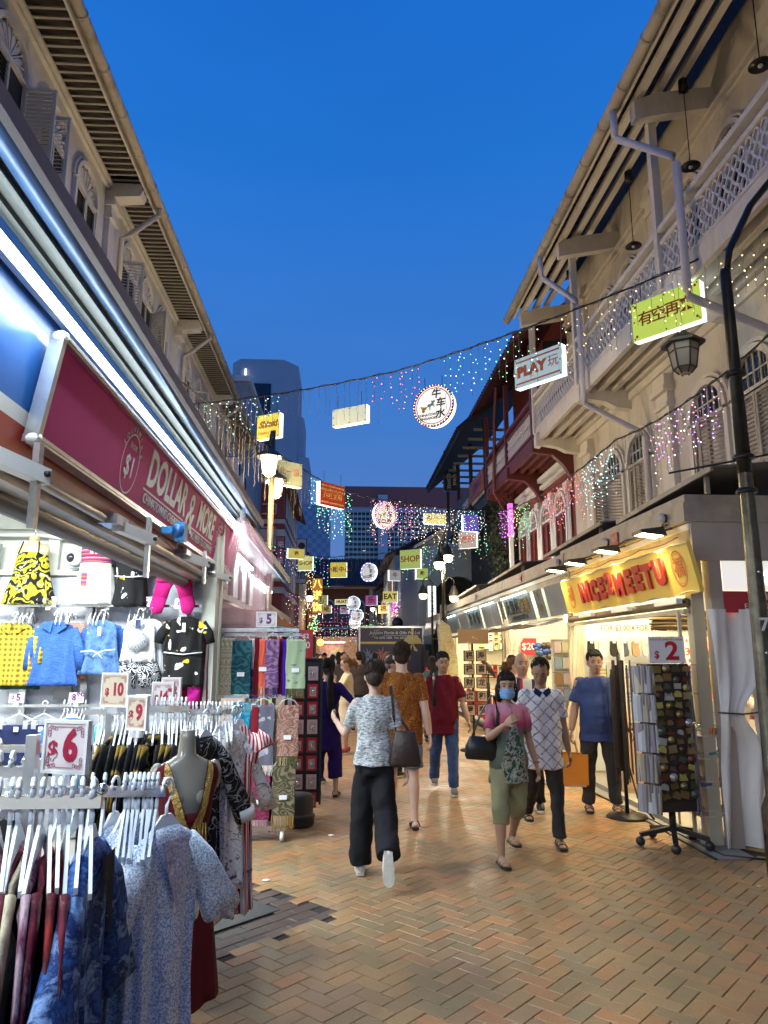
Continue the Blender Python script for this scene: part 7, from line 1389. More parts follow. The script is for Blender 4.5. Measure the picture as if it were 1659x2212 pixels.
p = aY(649, 1738, 7.9); t = thing('storage_bin', 'dark brown cloth covered bin on the bricks beside the scarf rack', 'bin', (-.42, 7.75, 0)); MB().lathe([(0, 0), (.15, 0), (.165, .02), (.16, .1), (.15, .12), (.155, .27), (.13, .3), (0, .31)], n=20).build('bin_body', mat('dark_brown_cloth', (.03, .022, .018), .7), t); MB().lathe([(.16, .08), (.172, .09), (.16, .12)], n=20).build('rim', M_black, t)
# === goods in the right kiosks
SOCK = [mat('sock_%d' % i, c, .85) for i, c in enumerate([(.02,.02,.02),(.7,.7,.7),(.02,.02,.022),(.08,.1,.14),(.45,.28,.18),(.5,.56,.6),(.65,.63,.55),(.55,.6,.65),(.6,.6,.5),(.03,.03,.03),(.04,.04,.05)])]
SOCK2 = [mat('socks_%d' % i, c, .85, pat=p_stripe([c, [x*.6 for x in c]], 22)) for i, c in enumerate([(.5,.5,.3),(.55,.5,.3),(.25,.35,.6),(.28,.36,.6),(.2,.22,.4),(.5,.15,.2),(.12,.25,.5)])]
def sock_me(m, L_=.2):
 mb = MB(); mb.prism([(-.04, 0), (.04, 0), (.045, -L_*.5), (.06, -L_*.75), (.05, -L_), (.0, -L_*1.08), (-.045, -L_*.95), (-.05, -L_*.6)], (0, .03, 0), (1, 0, 0), (0, 0, 1), .05); return mb.mesh('sock', m)
sm = [sock_me(m) for m in SOCK]; sm2 = [sock_me(m, .17) for m in SOCK2]; tg = MB().box(-.02, .02, -.035, -.03, -.03, .03).mesh('paper_tag', M_card)
for r, (z, meshes, n, grp) in enumerate(((1.86, sm, 11, 'upper'), (1.52, sm2, 10, 'middle'), (1.2, sm2[::-1], 9, 'lower'))):
 t = thing('hook_bar', 'white hook bar carrying the %s row of socks in the yellow kiosk' % grp, 'hook bar', (3.5, 10.2, z+.06)); MB().box(-.05, 1.75, 0, .02, -.01, .01).build('bar', M_white, t)
 for k in range(n):
  t = thing('sock_pair', 'pair of short socks hung in the %s row at the back of the yellow kiosk' % grp, 'socks', (3.5+k*.155+U(-.01, .01), 10.12, z), group='socks in the %s row of the yellow kiosk' % grp)
  o = bpy.data.objects.new('sock', meshes[k % len(meshes)]); COL.objects.link(o); o.parent = t; o = bpy.data.objects.new('paper_tag', tg); COL.objects.link(o); o.parent = t
MB().box(KX+.1, 5.28, 10.285, 10.295, .1, 2.5).build('pale_backing', emis('backing', (.7, .8, .85), .01) if 0 else mat('pale_blue_backing', (.6, .65, .66), .5), K1)
def banner(lab, x, y, z, w_, txt, h_=.13): 
 t = thing('price_banner', lab, 'banner', (x, y, z)); MB().box(-w_/2, w_/2, 0, .008, -h_/2, h_/2).build('card', M_card, t); text('banner_lettering', txt, h_*.72, mat('brown_red_print', (.3, .06, .04), .6), t, (0, -.003, 0), bold=.001, ext=.001, sx=.82)
a = aY(1365, 1357, 9.6); banner('white banner reading 1 for $3.00, 4 for $10.00 over the socks', a.x, 9.6, a.z, .92, '1 FOR $3.00¦4 FOR $10.00', .15); a = aY(1508, 1357, 8.9); banner('white banner reading 1 for $3.00, 2 for over the hats', a.x, 8.9, a.z, .8, '1 FOR $3.00¦2 FOR $5.00', .14)
for i, (px, n) in enumerate(((1450, 6), (1512, 8))):
 a = aY(px, 1332, 9.0); t = thing('hat_stack', 'stack of flat caps on top of the kiosk shelf, ' + ('left' if i == 0 else 'right') + ' one', 'hats', (a.x, 9.0, a.z-.15), group='cap stacks on the kiosk shelf')
 for k in range(n): MB().sph((U(-.03, .03), U(-.03, .03), .03*k), (.28, .2, .03), 18, 6).build('cap', mat('cap_%d' % (k % 3), [(.04, .035, .03), (.25, .2, .13), (.08, .07, .06)][k % 3], .8), t)
M_pinkh = mat('pink_hat', (.55, .2, .16), .8)
for px, py, m, lb in ((1522, 1395, M_pinkh, 'salmon pink bucket hat'), (1508, 1440, mat('navy_stripe_hat', (.5, .1, .1), .8, pat=p_stripe([(.5, .04, .05), (.7, .7, .7), (.02, .03, .12)], 16)), 'red white and navy striped hat')):
 a = aY(px, py, 7.8); t = thing('hat', lb + ' hanging at the right of the kiosk', 'hat', (a.x, 7.8, a.z)); MB().lathe([(.0, .1), (.09, .09), (.1, 0), (.18, -.06), (.17, -.065), (.09, -.01)], n=20).build('hat_body', m, t)
a = aY(1525, 1465, 6.9); t = thing('tote_bag', 'cream drawstring pouch hanging by the kiosk corner post', 'bag', (a.x, 6.9, a.z)); mb = MB(); mb.sm = True; mb.loft([[(w_*cos(2*pi*k/16), .04*sin(2*pi*k/16), z) for k in range(16)] for z, w_ in ((-.13, .11), (0, .12), (.1, .09), (.12, .1))]); mb.build('pouch', mat('cream_pouch', (.55, .45, .22), .7, pat=p_floral((.55, .46, .24), (.4, .12, .08), (.35, .3, .15), 12, .2)), t); MB().tube([(-.08, 0, .12), (0, 0, .25), (.08, 0, .12)], .005, 5).build('cord', M_kp, t)
a = aY(1493, 1412, 8.2); t = thing('price_card', 'white mix and match price card $3.90 $10.00 beside the $2 sign', 'price card', (a.x, 8.2, a.z)); MB().box(-.17, .17, 0, .01, -.2, .2).build('card', M_card, t)
for s_, z in (('MIX & MATCH', .15), ('$3.90', .02), ('$10.00', -.11)): text('card_lettering', s_, .05 if 'M' in s_ else .12, mat('brown_red_print'), t, (0, -.003, z), ext=.001, bold=.001)
t = thing('goods_shelf', 'white wire shelf trolley loaded with orange and patterned souvenirs', 'trolley', (3.38, 6.75, 0), R(4)); mb = MB(); 
mb.tube([(-.12, 0, .1), (-.12, 0, 1.0), (-.08, 0, 1.04), (.2, 0, 1.04)], .012, 8); mb.tube([(.22, .4, .1), (.22, .4, 1.0)], .012, 8); mb.tube([(-.12, .4, .1), (-.12, .4, 1.0)], .012, 8); mb.build('trolley_frame', M_white, t)
for z in (.25, .5, .75, .95):
 sh = MB(); sh.box(-.13, .24, -.02, .42, z-.006, z)
 for k in range(9): sh.tube([(-.13, .42*k/8-.02, z+.05), (.24, .42*k/8-.02, z+.05)], .003, 4)
 sh.build('shelf', M_white, t)
for x in (-.12, .22): MB().cyl((x-.012, 0, .05), (x+.012, 0, .05), .05, n=14).build('caster', M_white, t)
Mg = [mat('souvenir_%d' % i, c, .5) for i, c in enumerate([(.75, .22, .02), (.5, .08, .06), (.55, .5, .5), (.1, .12, .2), (.6, .5, .15), (.45, .25, .4), (.1, .3, .3)])]
def pack_me(i, w_, h_, d): return MB().box(-w_/2, w_/2, -d/2, d/2, 0, h_).mesh('packet', Mg[i])
pm = [pack_me(i, .09, .02 if i else .05, .13) for i in range(7)]
for k in range(44):
 zz = (.256, .506, .756, .956)[k % 4]; o = bpy.data.objects.new('souvenir_packet', pm[0 if (k % 4 == 3 and k % 3) else random.randrange(7)]); COL.objects.link(o); o.location = Vector((3.38, 6.75, 0)) + Vector((U(-.07, .18), U(.02, .36), zz+U(0, .04))); o.rotation_euler = (U(-.1, .1), U(-.1, .1), U(0, 3)); tag(o, 'small souvenir packet lying on the ' + ('bottom', 'second', 'third', 'top')[k % 4] + ' shelf of the white trolley', 'packet', 'packets on the ' + ('bottom', 'second', 'third', 'top')[k % 4] + ' trolley shelf')
def goods_wall(par, x, ya, yb, z0, z1, rows, lab, cols):
 n = 0
 for r in range(rows):
  z = z0+(z1-z0)*r/rows; MB().box(x-.2, x, ya, yb, z-.015, z).build('shelf', M_white, par)
  y = ya+.05
  while y < yb-.05:
   w_ = U(.07, .16); h_ = U(.45, .9)*(z1-z0)/rows*.9; MB().box(x-U(.1, .19), x-.02, y, y+w_*.9, z, z+h_).build('goods_box', random.choice(cols), par); y += w_*1.05
goods_wall(K1, 5.28, 6.6, 10.1, .4, 2.4, 6, 'x', Mg+SOCK2)
cream_goods = [mat('stationery_%d' % i, c, .5) for i, c in enumerate([(.65, .5, .5), (.6, .2, .25), (.6, .58, .4), (.3, .4, .5), (.05, .2, .18), (.65, .62, .5), (.35, .2, .08), (.5, .35, .5)])]
goods_wall(K2, 5.28, 10.6, 14.8, .4, 2.3, 6, 'x', cream_goods)
goods_wall(K2, 5.28, 15.1, 22.5, .4, 2.3, 5, 'x', cream_goods)
t = thing('display_rack', 'white wire rack of pastel notebooks and purses beside the kiosk post', 'rack', (3.42, 10.75, 0)); MB().box(-.3, .32, .06, .08, .3, 1.9).build('backing', MATS['kiosk_pale_panel'], t)
bm_ = [MB().box(-.05, .05, -.02, .02, -.16, 0).mesh('notebook', m) for m in cream_goods]
for r in range(7):
 MB().tube([(-.3, .0, 1.88-.23*r), (.32, .0, 1.88-.23*r)], .005, 5).build('wire', M_chrome, t)
 for c in range(5): o = bpy.data.objects.new('notebook', bm_[(r*3+c*2) % 8 if r < 5 else (4 if c == 2 else 3)]); COL.objects.link(o); o.parent = t; o.location = (-.22+.115*c, 0, 1.86-.23*r)
t = thing('grid_wall', 'white wire grid wall at the back of the second kiosk', 'grid panel', (4.3, 14.8, 0)); mb = MB()
for k in range(19): mb.box(-.9+.1*k-.004, -.9+.1*k+.004, -.004, .004, .4, 2.6)
for k in range(22): mb.box(-.9, .9, -.004, .004, .45+.1*k-.004, .45+.1*k+.004)
mb.build('grid_wire', M_white, t)
MB().box(-.95, .95, .04, .05, .2, 2.7).build('backing_sheet', mat('soft_yellow_white', (.72, .7, .58), .6), t)
for px, py, tx, m, tm, lb in ((1155, 1298+22, '$25', M_card, M_black, 'white card handwritten $25 on the wire grid wall'), (1142, 1397, '$20', mat('red_card'), M_white, 'red card marked $20 at the left of the wire grid wall')):
 a = aY(px, py, 14.6); t = thing('price_card', lb, 'price card', (a.x, 14.6, a.z)); MB().box(-.16, .16, 0, .01, -.13 if tx == '$25' else -.17, .13 if tx == '$25' else .17).build('card', m, t); text('card_lettering', tx, .19, tm, t, (0, -.003, 0), ext=.001, bold=.001)
Bc = [(.02, .05, .25), (.03, .08, .3), (.05, .03, .02), (.12, .07, .02), (.02, .15, .12), (.05, .1, .3)]
for k, (px, py) in enumerate(((1153, 1395), (1163, 1396), (1175, 1395), (1185, 1394), (1159, 1409), (1167, 1411), (1176, 1408), (1181, 1407), (1190, 1406), (1187, 1418), (1124, 1424), (1120, 1432), (1118, 1445), (1157, 1402))):
 a = aY(px, py, 14.65); o = MB().sph((0, 0, 0), .07, 14, 10).build('glass_ball', mat('ball_%d' % (k % 6), Bc[k % 6], .1, var=.8, vs=30)); o.location = (a.x, 14.65, a.z); tag(o, 'shiny dark patterned ball hung on the white wire grid', 'ball', 'patterned balls on the wire grid')
t = thing('scroll_wall', 'brightly lit back wall hung with yellow calligraphy scrolls', 'wall panel', (4.5, 22.6, 0)); MB().box(-.95, .8, 0, .05, .1, 2.8).build('panel', mat('bright_cream', (.75, .7, .5), .6), t)
for k, (px, py, h_, c) in enumerate(((1040, 1378, 40, (.65, .55, .2)), (1050, 1380, 44, (.6, .6, .5)), (1060, 1382, 50, (.7, .68, .6)), (1072, 1384, 40, (.62, .55, .25)), (1084, 1380, 46, (.66, .66, .55)), (1096, 1386, 40, (.6, .5, .2)), (1046, 1450, 24, (.6, .06, .04)), (1058, 1450, 26, (.65, .6, .3)), (1070, 1450, 26, (.6, .06, .04)), (1082, 1450, 24, (.35, .45, .3)), (1094, 1450, 26, (.62, .55, .4)))):
 a = aY(px, py, 22.4); t = thing('calligraphy_scroll', 'hanging calligraphy scroll on the bright back wall, ' + ('upper' if k < 6 else 'lower') + ' row number ' + ('one', 'two', 'three', 'four', 'five', 'six', 'one', 'two', 'three', 'four', 'five')[k] + ' from the left', 'scroll', (a.x, 22.4, a.z), group='calligraphy scrolls'); hh = h_/F*22.4; MB().box(-.07, .07, 0, .01, -hh/2, hh/2).build('paper', mat('scroll_%d' % k, c, .6), t); MB().cyl((-.085, 0, hh/2), (.085, 0, hh/2), .012).build('roller', M_iron, t); MB().cyl((-.085, 0, -hh/2), (.085, 0, -hh/2), .012).build('roller', M_iron, t)
 for q, ch in enumerate('福壽康寧'[:2+(k < 6)*1]): text('brush_character', ch, .12, M_black, t, (0, -.003, hh/2-.1-.16*q), ext=.001, bold=.003)
M_redc = mat('red_tablecloth', (.5, .03, .02), .6); 
t = thing('stall_table', 'long stall table draped in red cloth with small goods on top', 'table', (3.35, 16.5, 0)); MB().box(-.15, .65, -.9, 2.2, .78, .82).build('table_top', mat('salmon_top', (.5, .25, .18), .6), t)
MB().grid(lambda u, v: (-.17-.02*sin(u*30)*v, -.9+3.1*u, .8-.55*v), 40, 6, .01).build('cloth_side', M_redc, t); MB().grid(lambda u, v: (-.15+.8*u, -.92-.02*sin(u*16)*v, .8-.55*v), 24, 6, .01).build('cloth_front', mat('orange_red_cloth', (.6, .07, .02), .6), t)
for x in (-.1, .6): MB().box(x-.02, x+.02, -.85, -.81, 0, .78).build('leg', M_steel, t)
for k in range(26): o = bpy.data.objects.new('souvenir_packet', pm[1+k % 6]); COL.objects.link(o); o.location = (3.35+U(-.05, .6), 15.8+U(0, 2.6), .83); o.rotation_euler = (0, 0, U(0, 3)); tag(o, 'small souvenir lying on the red draped table', 'packet', 'souvenirs on the red draped table')
t = thing('postcard_stand', 'black spinner of framed brush character cards with a tan header board', 'postcard stand', (2.36, 13.2, 0)); MB().cyl((0, 0, 0), (0, 0, 1.95), .02).build('pole', M_iron, t); MB().lathe([(0, 0), (.25, 0), (.25, .03), (.03, .05)], n=18).build('base', M_iron, t); MB().box(-.26, .3, -.02, 0, 1.86, 2.12).build('header_board', mat('tan_board', (.5, .3, .13), .5, pat=p_floral((.5, .3, .13), (.65, .5, .3), (.6, .45, .25), 4, .3)), t)
fm = MB(); fm.box(-.095, .095, -.01, .02, 0, .19); fme = fm.mesh('card_frame', M_black); cme = MB().box(-.08, .08, -.016, -.011, .012, .178).mesh('card', mat('parchment_card', (.55, .42, .25), .6))
for r in range(5):
 for c in range(2):
  p = thing('x', '', '') if 0 else None
  o = bpy.data.objects.new('card_frame', fme); COL.objects.link(o); o.parent = t; o.location = (-.02+.22*c-.06, -.1, 1.55-.235*r); o2 = bpy.data.objects.new('card', cme); COL.objects.link(o2); o2.parent = o; text('brush_character', '福寿禄喜财龙虎和爱春'[r*2+c], .13, M_black, o, (0, -.018, .095), ext=.001, bold=.003)
t = thing('bird_stand', 'slim dark stand with a round crumpled base by the red table', 'stand', (3.0, 15.0, 0)); MB().cyl((0, 0, 0), (0, 0, 1.25), .022).build('pole', M_iron, t); MB().cyl((0, 0, .8), (0, 0, 1.1), .035).build('clamp', M_black, t); MB().sph((0, 0, .03), (.22, .2, .04), 12, 6).build('wrapped_base', M_paper, t); MB().box(-.09, .09, -.02, .02, 1.24, 1.27).build('perch', M_iron, t)
t = thing('bird_ornament', 'dark brown carved bird perched on the slim stand', 'ornament', (3.0, 15.0, 1.27)); mb = MB(); mb.tube([(-.1, 0, .24), (-.06, 0, .22), (0, 0, .14), (.06, 0, .06), (.14, 0, -.06)], [.02, .05, .07, .055, .015], 12); mb.sph((-.09, 0, .25), (.045, .04, .045), 10, 8); mb.cyl((-.13, 0, .24), (-.17, 0, .22), .012, .002, 6); mb.build('body', mat('bird_brown', (.07, .02, .015), .4), t); MB().cyl((0, 0, 0), (0, 0, .1), .008).build('leg', M_iron, t)
def pcurt(lab, x, y, z0, z1, tie, w0=.16):
 C = thing('plastic_curtain', lab, 'curtain', (x, y, 0), world=True)
 def f(u, v):
  z = z1-(z1-z0)*v; g = w0*(1-.62*math.exp(-((z-tie)/.22)**2)); a = u*2*pi; rr = g*(1+.22*sin(a*8+v)); return (x+rr*cos(a)+.1*(z-tie), y+rr*.5*sin(a), z)
 MB().grid(f, 110, 26).build('sheet', mat('cloudy_plastic', (.75, .62, .48), .2, alpha=.5, bump=.2, bs=8), C); MB().tube([(x+.06*cos(a), y-.03*sin(a), tie) for a in [k*pi/6 for k in range(13)]], .01, 5).build('tie', mat('violet_tie', (.2, .1, .25), .6), C)
pcurt('cloudy plastic curtain tied back between the two parts of the second kiosk', 3.4, 14.4, .3, 2.35, 1.75, .2); pcurt('cloudy plastic curtain bunched at the corner post of the yellow kiosk', 3.26, 10.2, .25, 2.1, 1.2, .09)
SPN = thing('souvenir_spinner', 'tall black souvenir spinner on a five star wheeled base with magnets and packets', 'souvenir stand', (2.99, 6.75, 0), R(4))
mb = MB()
for k in range(5): a = 2*pi*k/5+.5; mb.beam((0, 0, .16), (.3*cos(a), .3*sin(a), .1), .045, .035)
mb.cyl((0, 0, .12), (0, 0, .32), .03); mb.build('star_base', M_black, SPN)
for k in range(5): a = 2*pi*k/5+.5; MB().sph((.3*cos(a), .3*sin(a), .045), .042, 12, 8).build('caster', M_black, SPN)
MB().box(-.17, .18, -.15, .16, .32, 1.6).build('display_column', mat('dark_brown_column', (.03, .018, .012), .5), SPN)
Mm = [mat('magnet_%d' % i, c, .3, mt_) for i, (c, mt_) in enumerate([((.32, .24, .09), .9), ((.4, .34, .18), .9), ((.12, .1, .05), .6), ((.3, .2, .08), .7), ((.1, .12, .1), .5), ((.14, .05, .03), .5), ((.5, .5, .48), .6), ((.45, .4, .1), .3)])]
def mag_me(sh, m):
 mb = MB()
 if sh == 0: mb.box(-.038, .038, -.018, 0, -.03, .03); mb.box(-.028, .028, -.024, -.018, -.02, .02)
 elif sh == 1: mb.cyl((0, 0, 0), (0, -.018, 0), .036, n=12); mb.cyl((0, -.018, 0), (0, -.026, 0), .024, n=10)
 elif sh == 2: mb.prism([(-.04, -.03), (.04, -.03), (.04, -.01), (.03, 0), (.025, .035), (.01, .01), (0, .03), (-.01, .01), (-.03, .035), (-.035, 0)], (0, 0, 0), (1, 0, 0), (0, 0, 1), .02)
 else: mb.prism([(.036*cos(pi*k/6), .036*sin(pi*k/6)) for k in range(7)]+[(-.036, -.02), (.036, -.02)], (0, 0, 0), (1, 0, 0), (0, 0, 1), .018)
 return mb.mesh('magnet', m)
mgm = [mag_me(s_, m) for m in Mm for s_ in range(4)]
z = 1.55; r = 0
while z > .4:
 for c in range(4):
  o = bpy.data.objects.new('magnet', mgm[(r*7+c*5) % 32]); COL.objects.link(o); o.parent = SPN; o.location = (-.13+.09*c+U(-.008, .008), -.152, z+U(-.01, .01)); o.rotation_euler = (0, U(-.4, .4) if r > 3 else 0, 0); o.scale = [U(.75, 1.1)]*3
 if r % 2 == 0: MB().box(-.16, .17, -.162, -.15, z-.05, z-.044).build('hook_strip', M_black, SPN)
 z -= .078; r += 1
pk_me = [MB().box(-.05, .05, -.006, .006, -.24, 0).mesh('souvenir_packet', mat('packet_%d' % i, c, .25, pat=p_stripe([c, [x*.5 for x in c], [min(1, x*1.4) for x in c]], 9, 0, .05))) for i, c in enumerate([(.4, .36, .28), (.3, .3, .33), (.42, .45, .48), (.3, .26, .33)])]
for side in (-1, 1):
 for r in range(5):
  z = 1.58-.26*r
  MB().beam((side*.17, -.1, z+.01), (side*.28, -.12, z+.01), .012, .006).build('hook', M_chrome, SPN)
  for k in range(6): o = bpy.data.objects.new('souvenir_packet', pk_me[(r+k) % 4 if side < 0 else (r*2+k) % 3+1]); COL.objects.link(o); o.parent = SPN; o.location = (side*(.185+.017*k), -.12+.02*k, z); o.rotation_euler = (U(-.06, .06), U(-.04, .04), R(62*side)+U(-.1, .1))
t = thing('price_sign', 'large white sign with a big red $2 on top of the souvenir spinner', 'price sign', (2.99, 6.62, 1.72)); MB().box(-.16, .17, 0, .012, -.11, .125).build('card', M_card, t); f = MB()
for a in ((-.165, .175, -.115, -.105), (-.165, .175, .12, .13), (-.165, -.157, -.105, .12), (.167, .175, -.105, .12)): f.box(a[0], a[1], -.006, .016, a[2], a[3])
f.build('frame', M_clear, t); M_r2 = mat('bright_red_print', (.5, .01, .02), .4); text('sign_numeral', '$', .09, M_r2, t, (-.095, -.003, -.04), bold=.002, ext=.001); text('sign_numeral', '2', .23, M_r2, t, (.05, -.003, -.01), bold=.006, ext=.001, sx=1.15); text('sign_lettering', 'EACH SET AND ALL MADE', .026, MATS['pink_scroll_border'] if 'pink_scroll_border' in MATS else M_r2, t, (-.0, -.003, .1), ext=.001)
t = thing('belt_rack', 'tall dark rack hung with belts and leather straps left of the spinner', 'rack', (3.02, 7.9, 0)); MB().cyl((0, 0, 0), (0, 0, 1.7), .02).build('pole', M_iron, t)
for k in range(22): a = k*.9; r_ = .05+.08*(k % 3)/2; MB().beam((r_*cos(a), r_*sin(a), 1.62-.05*(k % 4)), (r_*cos(a), r_*sin(a), .35+.04*(k % 5)), .028, .006, (cos(a), sin(a), 0)).build('belt', mat('leather_%d' % (k % 3), [(.02, .015, .012), (.05, .025, .015), (.015, .015, .015)][k % 3], .5), t)
MB().lathe([(0, 0), (.22, 0), (.2, .03), (.03, .05)], n=16).build('base', M_iron, t)
MB().tube([(.05, 0, .5), (.12, 0, .2), (.2, -.2, .02)], .012, 6).build('hanging_strap', M_black, t)
t = thing('low_cabinet', 'low cream cabinet inside the yellow kiosk behind the man in blue', 'cabinet', (3.6, 8.9, .06)); MB().box(-.2, .5, 0, .6, 0, .72).build('cabinet_body', mat('cream_cabinet', (.5, .36, .26), .5), t); MB().box(-.22, .52, -.02, .62, .72, .75).build('cabinet_top', M_black, t); MB().box(-.18, .48, -.012, 0, .05, .68).build('door', mat('cream_cabinet'), t)
t = thing('floor_mat', 'black edged grey floor mat at the kiosk threshold', 'floor mat', (3.5, 8.3, 0)); MB().box(-.35, 0, -2, 2.2, .001, .008).build('mat_sheet', mat('grey_mat', (.22, .21, .2), .8), t); MB().box(-.37, -.35, -2.0, 2.2, .001, .014).build('edge', M_black, t)
t = thing('cable', 'black cable lying along the kiosk threshold on the bricks', 'cable', (3.2, 7, 0)); MB().tube([(-.1, 2.3, .012), (0, 1, .01), (.02, 0, .012), (.06, -.6, .01), (.35, -.75, .012)], .009, 6).build('cord', M_black, t)
t = thing('crate', 'white plastic offcut and small box lying by the kiosk foot', 'crate', (3.0, 9.9, 0)); MB().box(-.3, .1, -.1, .1, .01, .06).build('offcut', M_card, t); MB().box(-.02, .08, -.2, -.1, 0, .08).build('small_box', Mg[6], t)
t = thing('dark_ornament', 'teal knitted item and black box poking in at the right edge', 'goods', (3.62, 5.3, .86)); MB().sph((.14, .02, 0), (.09, .09, .16), 12, 10).build('teal_knit', mat('teal_knit', (.01, .12, .12), .9, bump=.6, bs=60), t); MB().box(.05, .2, -.1, .05, -.86, -.72).build('black_box', M_black, t); MB().cyl((.2, 0, -.9+.06), (.2, 0, -.1), .012).build('stand', M_iron, t)
# === people
def remesh(mb, vox, smooth=2, disp=0, ds=14, seed=0, dz=.5):
 me = bpy.data.meshes.new('r'); me.from_pydata(mb.v, [], mb.f); o = bpy.data.objects.new('r', me); RC.objects.link(o)
 m = o.modifiers.new('r', 'REMESH'); m.mode = 'VOXEL'; m.voxel_size = vox; m.use_smooth_shade = True
 if smooth: s_ = o.modifiers.new('s', 'SMOOTH'); s_.iterations = smooth; s_.factor = .6
 dg = bpy.context.evaluated_depsgraph_get(); r = bpy.data.meshes.new_from_object(o.evaluated_get(dg)); bpy.data.objects.remove(o); bpy.data.meshes.remove(me)
 if disp:
  for v in r.vertices:
   c = v.co; k = noise.noise((c.x*ds+seed*7, c.y*ds, c.z*ds*dz+seed)) + .5*noise.noise((c.x*ds*2.3+seed, c.y*ds*2.3, c.z*ds*dz*2)); v.co = c + v.normal*disp*k
  r.update()
 return r
SK = {k: mat('skin_'+k, c, .5, ss=.12, var=.06, vs=12) for k, c in dict(pale=(.56, .36, .27), tan=(.42, .25, .165), brown=(.30, .165, .10), warm=(.47, .29, .20), dark=(.19, .10, .065)).items()}
M_hair = mat('black_hair', (.008, .007, .006), .65, spec=.25, bump=.5, bs=90, st=(1, 1, .15)); M_hairb = mat('brown_hair', (.035, .02, .012), .65, spec=.25, bump=.5, bs=90, st=(1, 1, .15)); M_hairg = mat('auburn_hair', (.13, .06, .02), .6, spec=.25, bump=.5, bs=80, st=(1, 1, .15)); M_hairgr = mat('grey_stubble', (.14, .12, .11), .7)
M_eye = mat('dark_iris', (.01, .008, .008), .15); M_eyew = mat('eye_white', (.26, .22, .2), .4); M_lip = mat('lip', (.22, .07, .06), .5); M_sole = mat('cream_sole', (.55, .52, .42), .6, var=.2, vs=20); M_lea = mat('black_leather', (.015, .014, .014), .35, bump=.1, bs=60)
def person(lab, loc, rz, H, P, skin='tan', top=None, bot=None, shoe=None, vox=.011, group=None, face=True, fem=False, hair=M_hair, style='short', lean=0, look=(0, 0), belly=0, sleeve='short', leg='long', top_len=0, shoe_type='shoe', dress=False, width=1, name='person'):
 """P: dict of pose angles in degrees. legs: (hip fwd, hip out, knee bend); arms: (shoulder fwd, out, elbow bend, forearm twist-in). local frame: facing -y."""
 t = thing(name, lab, 'person', loc, rz, group); S = H/1.72; W_ = S*width*(.92 if fem else 1)
 hipz = .90*S; V = Vector
 def rot(v, fwd, out, sd):   # fwd positive = swing towards -y, out = away from body
  M = Matrix.Rotation(R(fwd), 3, 'X').inverted() if 0 else Matrix.Rotation(-R(fwd), 3, 'X'); N = Matrix.Rotation(-R(out)*sd, 3, 'Y'); return M @ (N @ V(v))
 L = Matrix.Rotation(R(lean), 3, 'X')   # lean positive = forward (-y)
 pel = V((0, 0, hipz)); 
 def up(v): return pel + L @ (V(v))
 chest = up((0, -.0*S, .38*S)); neck = up((0, .0, .56*S)); headc = up((0, -.025*S, .688*S)); sh = {s: up((s*.162*W_, .0, .468*S)) for s in (-1, 1)}
 body = MB(); T_ = top or SK[skin]; Bm = bot or SK[skin]
 Hm = Matrix.Translation(headc) @ Matrix.Rotation(R(look[0]), 4, 'Z') @ Matrix.Rotation(R(look[1]+lean*.3), 4, 'X')
 Hm = Hm @ Matrix.Scale(1.07, 4)
 def hp(x, y, z): return Hm @ V((x*S, y*S, z*S))
 hd = MB(); hd.sph((0, .008*S, .03*S), (.073*S, .092*S, .092*S), 20, 14, Hm); hd.sph((0, -.02*S, -.035*S), (.060*S, .066*S, .078*S), 18, 12, Hm); hd.sph((0, -.045*S, -.075*S), (.036*S, .035*S, .034*S), 12, 8, Hm)
 hd.sph((0, -.062*S, .028*S), (.05*S, .025*S, .014*S), 12, 8, Hm)
 hd.tube([hp(0, -.078, .018), hp(0, -.096, -.014), hp(0, -.094, -.024)], [.008*S, .0145*S, .013*S], 8)
 for s in (-1, 1): hd.sph((s*.013*S, -.09*S, -.024*S), (.009*S, .01*S, .008*S), 8, 6, Hm); hd.sph((s*.074*S, .012*S, -.005*S), (.010*S, .02*S, .03*S), 10, 8, Hm); hd.sph((s*.04*S, -.055*S, -.02*S), (.024*S, .02*S, .02*S), 10, 8, Hm)
 hd.sph((0, -.082*S, -.053*S), (.024*S, .012*S, .012*S), 10, 6, Hm)
 body.v += hd.v; nb = 0; body.f += hd.f; body.m += hd.m; body.s += hd.s
 nk = .052*S*(.88 if fem else 1.05); body.tube([up((0, .01, .50*S)), neck, hp(0, .012, -.06)], [(nk*1.25, nk*1.2), (nk, nk*1.05), (nk*.98, nk*1.02)], 14)
 ts = MB()
 bw = (.135 if fem else .14)*W_; 
 ts_rows = [(-.08, bw*1.06, .1), (.0, bw*1.12, .11+belly*.3), (.12, bw*(.95 if fem else 1.08), .1+belly), (.24, bw*(1.0 if fem else 1.15), .108+belly*.8), (.36, bw*1.2, .112), (.43, bw*1.2, .104), (.475, bw*1.0, .09), (.515, bw*.72, .072), (.54, bw*.46, .058)]
 def torso(mb, inf, z0=-.08, z1=.6, xtra=0, low=0):
  e_ = .02 if xtra else 0; rows = [(z, a+inf+(e_ if z < .2 else 0), b*S+inf+(e_ if z < .2 else 0), (-belly*.55 if .0 < z < .3 else 0)) for z, a, b in ts_rows if z0 <= z <= z1]
  if xtra: rows = [(rows[0][0]-xtra, rows[0][1]*(1.04+low), rows[0][2]*(1.05+low), 0)] + rows
  mb.loft([[up((a*abs(cos(q))**.92*(1 if cos(q) > 0 else -1), b*sin(q)+oy*S, z*S)) for q in [2*pi*k/26 for k in range(26)]] for z, a, b, oy in rows])
 torso(body, -.004)
 J = {}
 for s, nm in ((1, 'R'), (-1, 'L')):
  pass
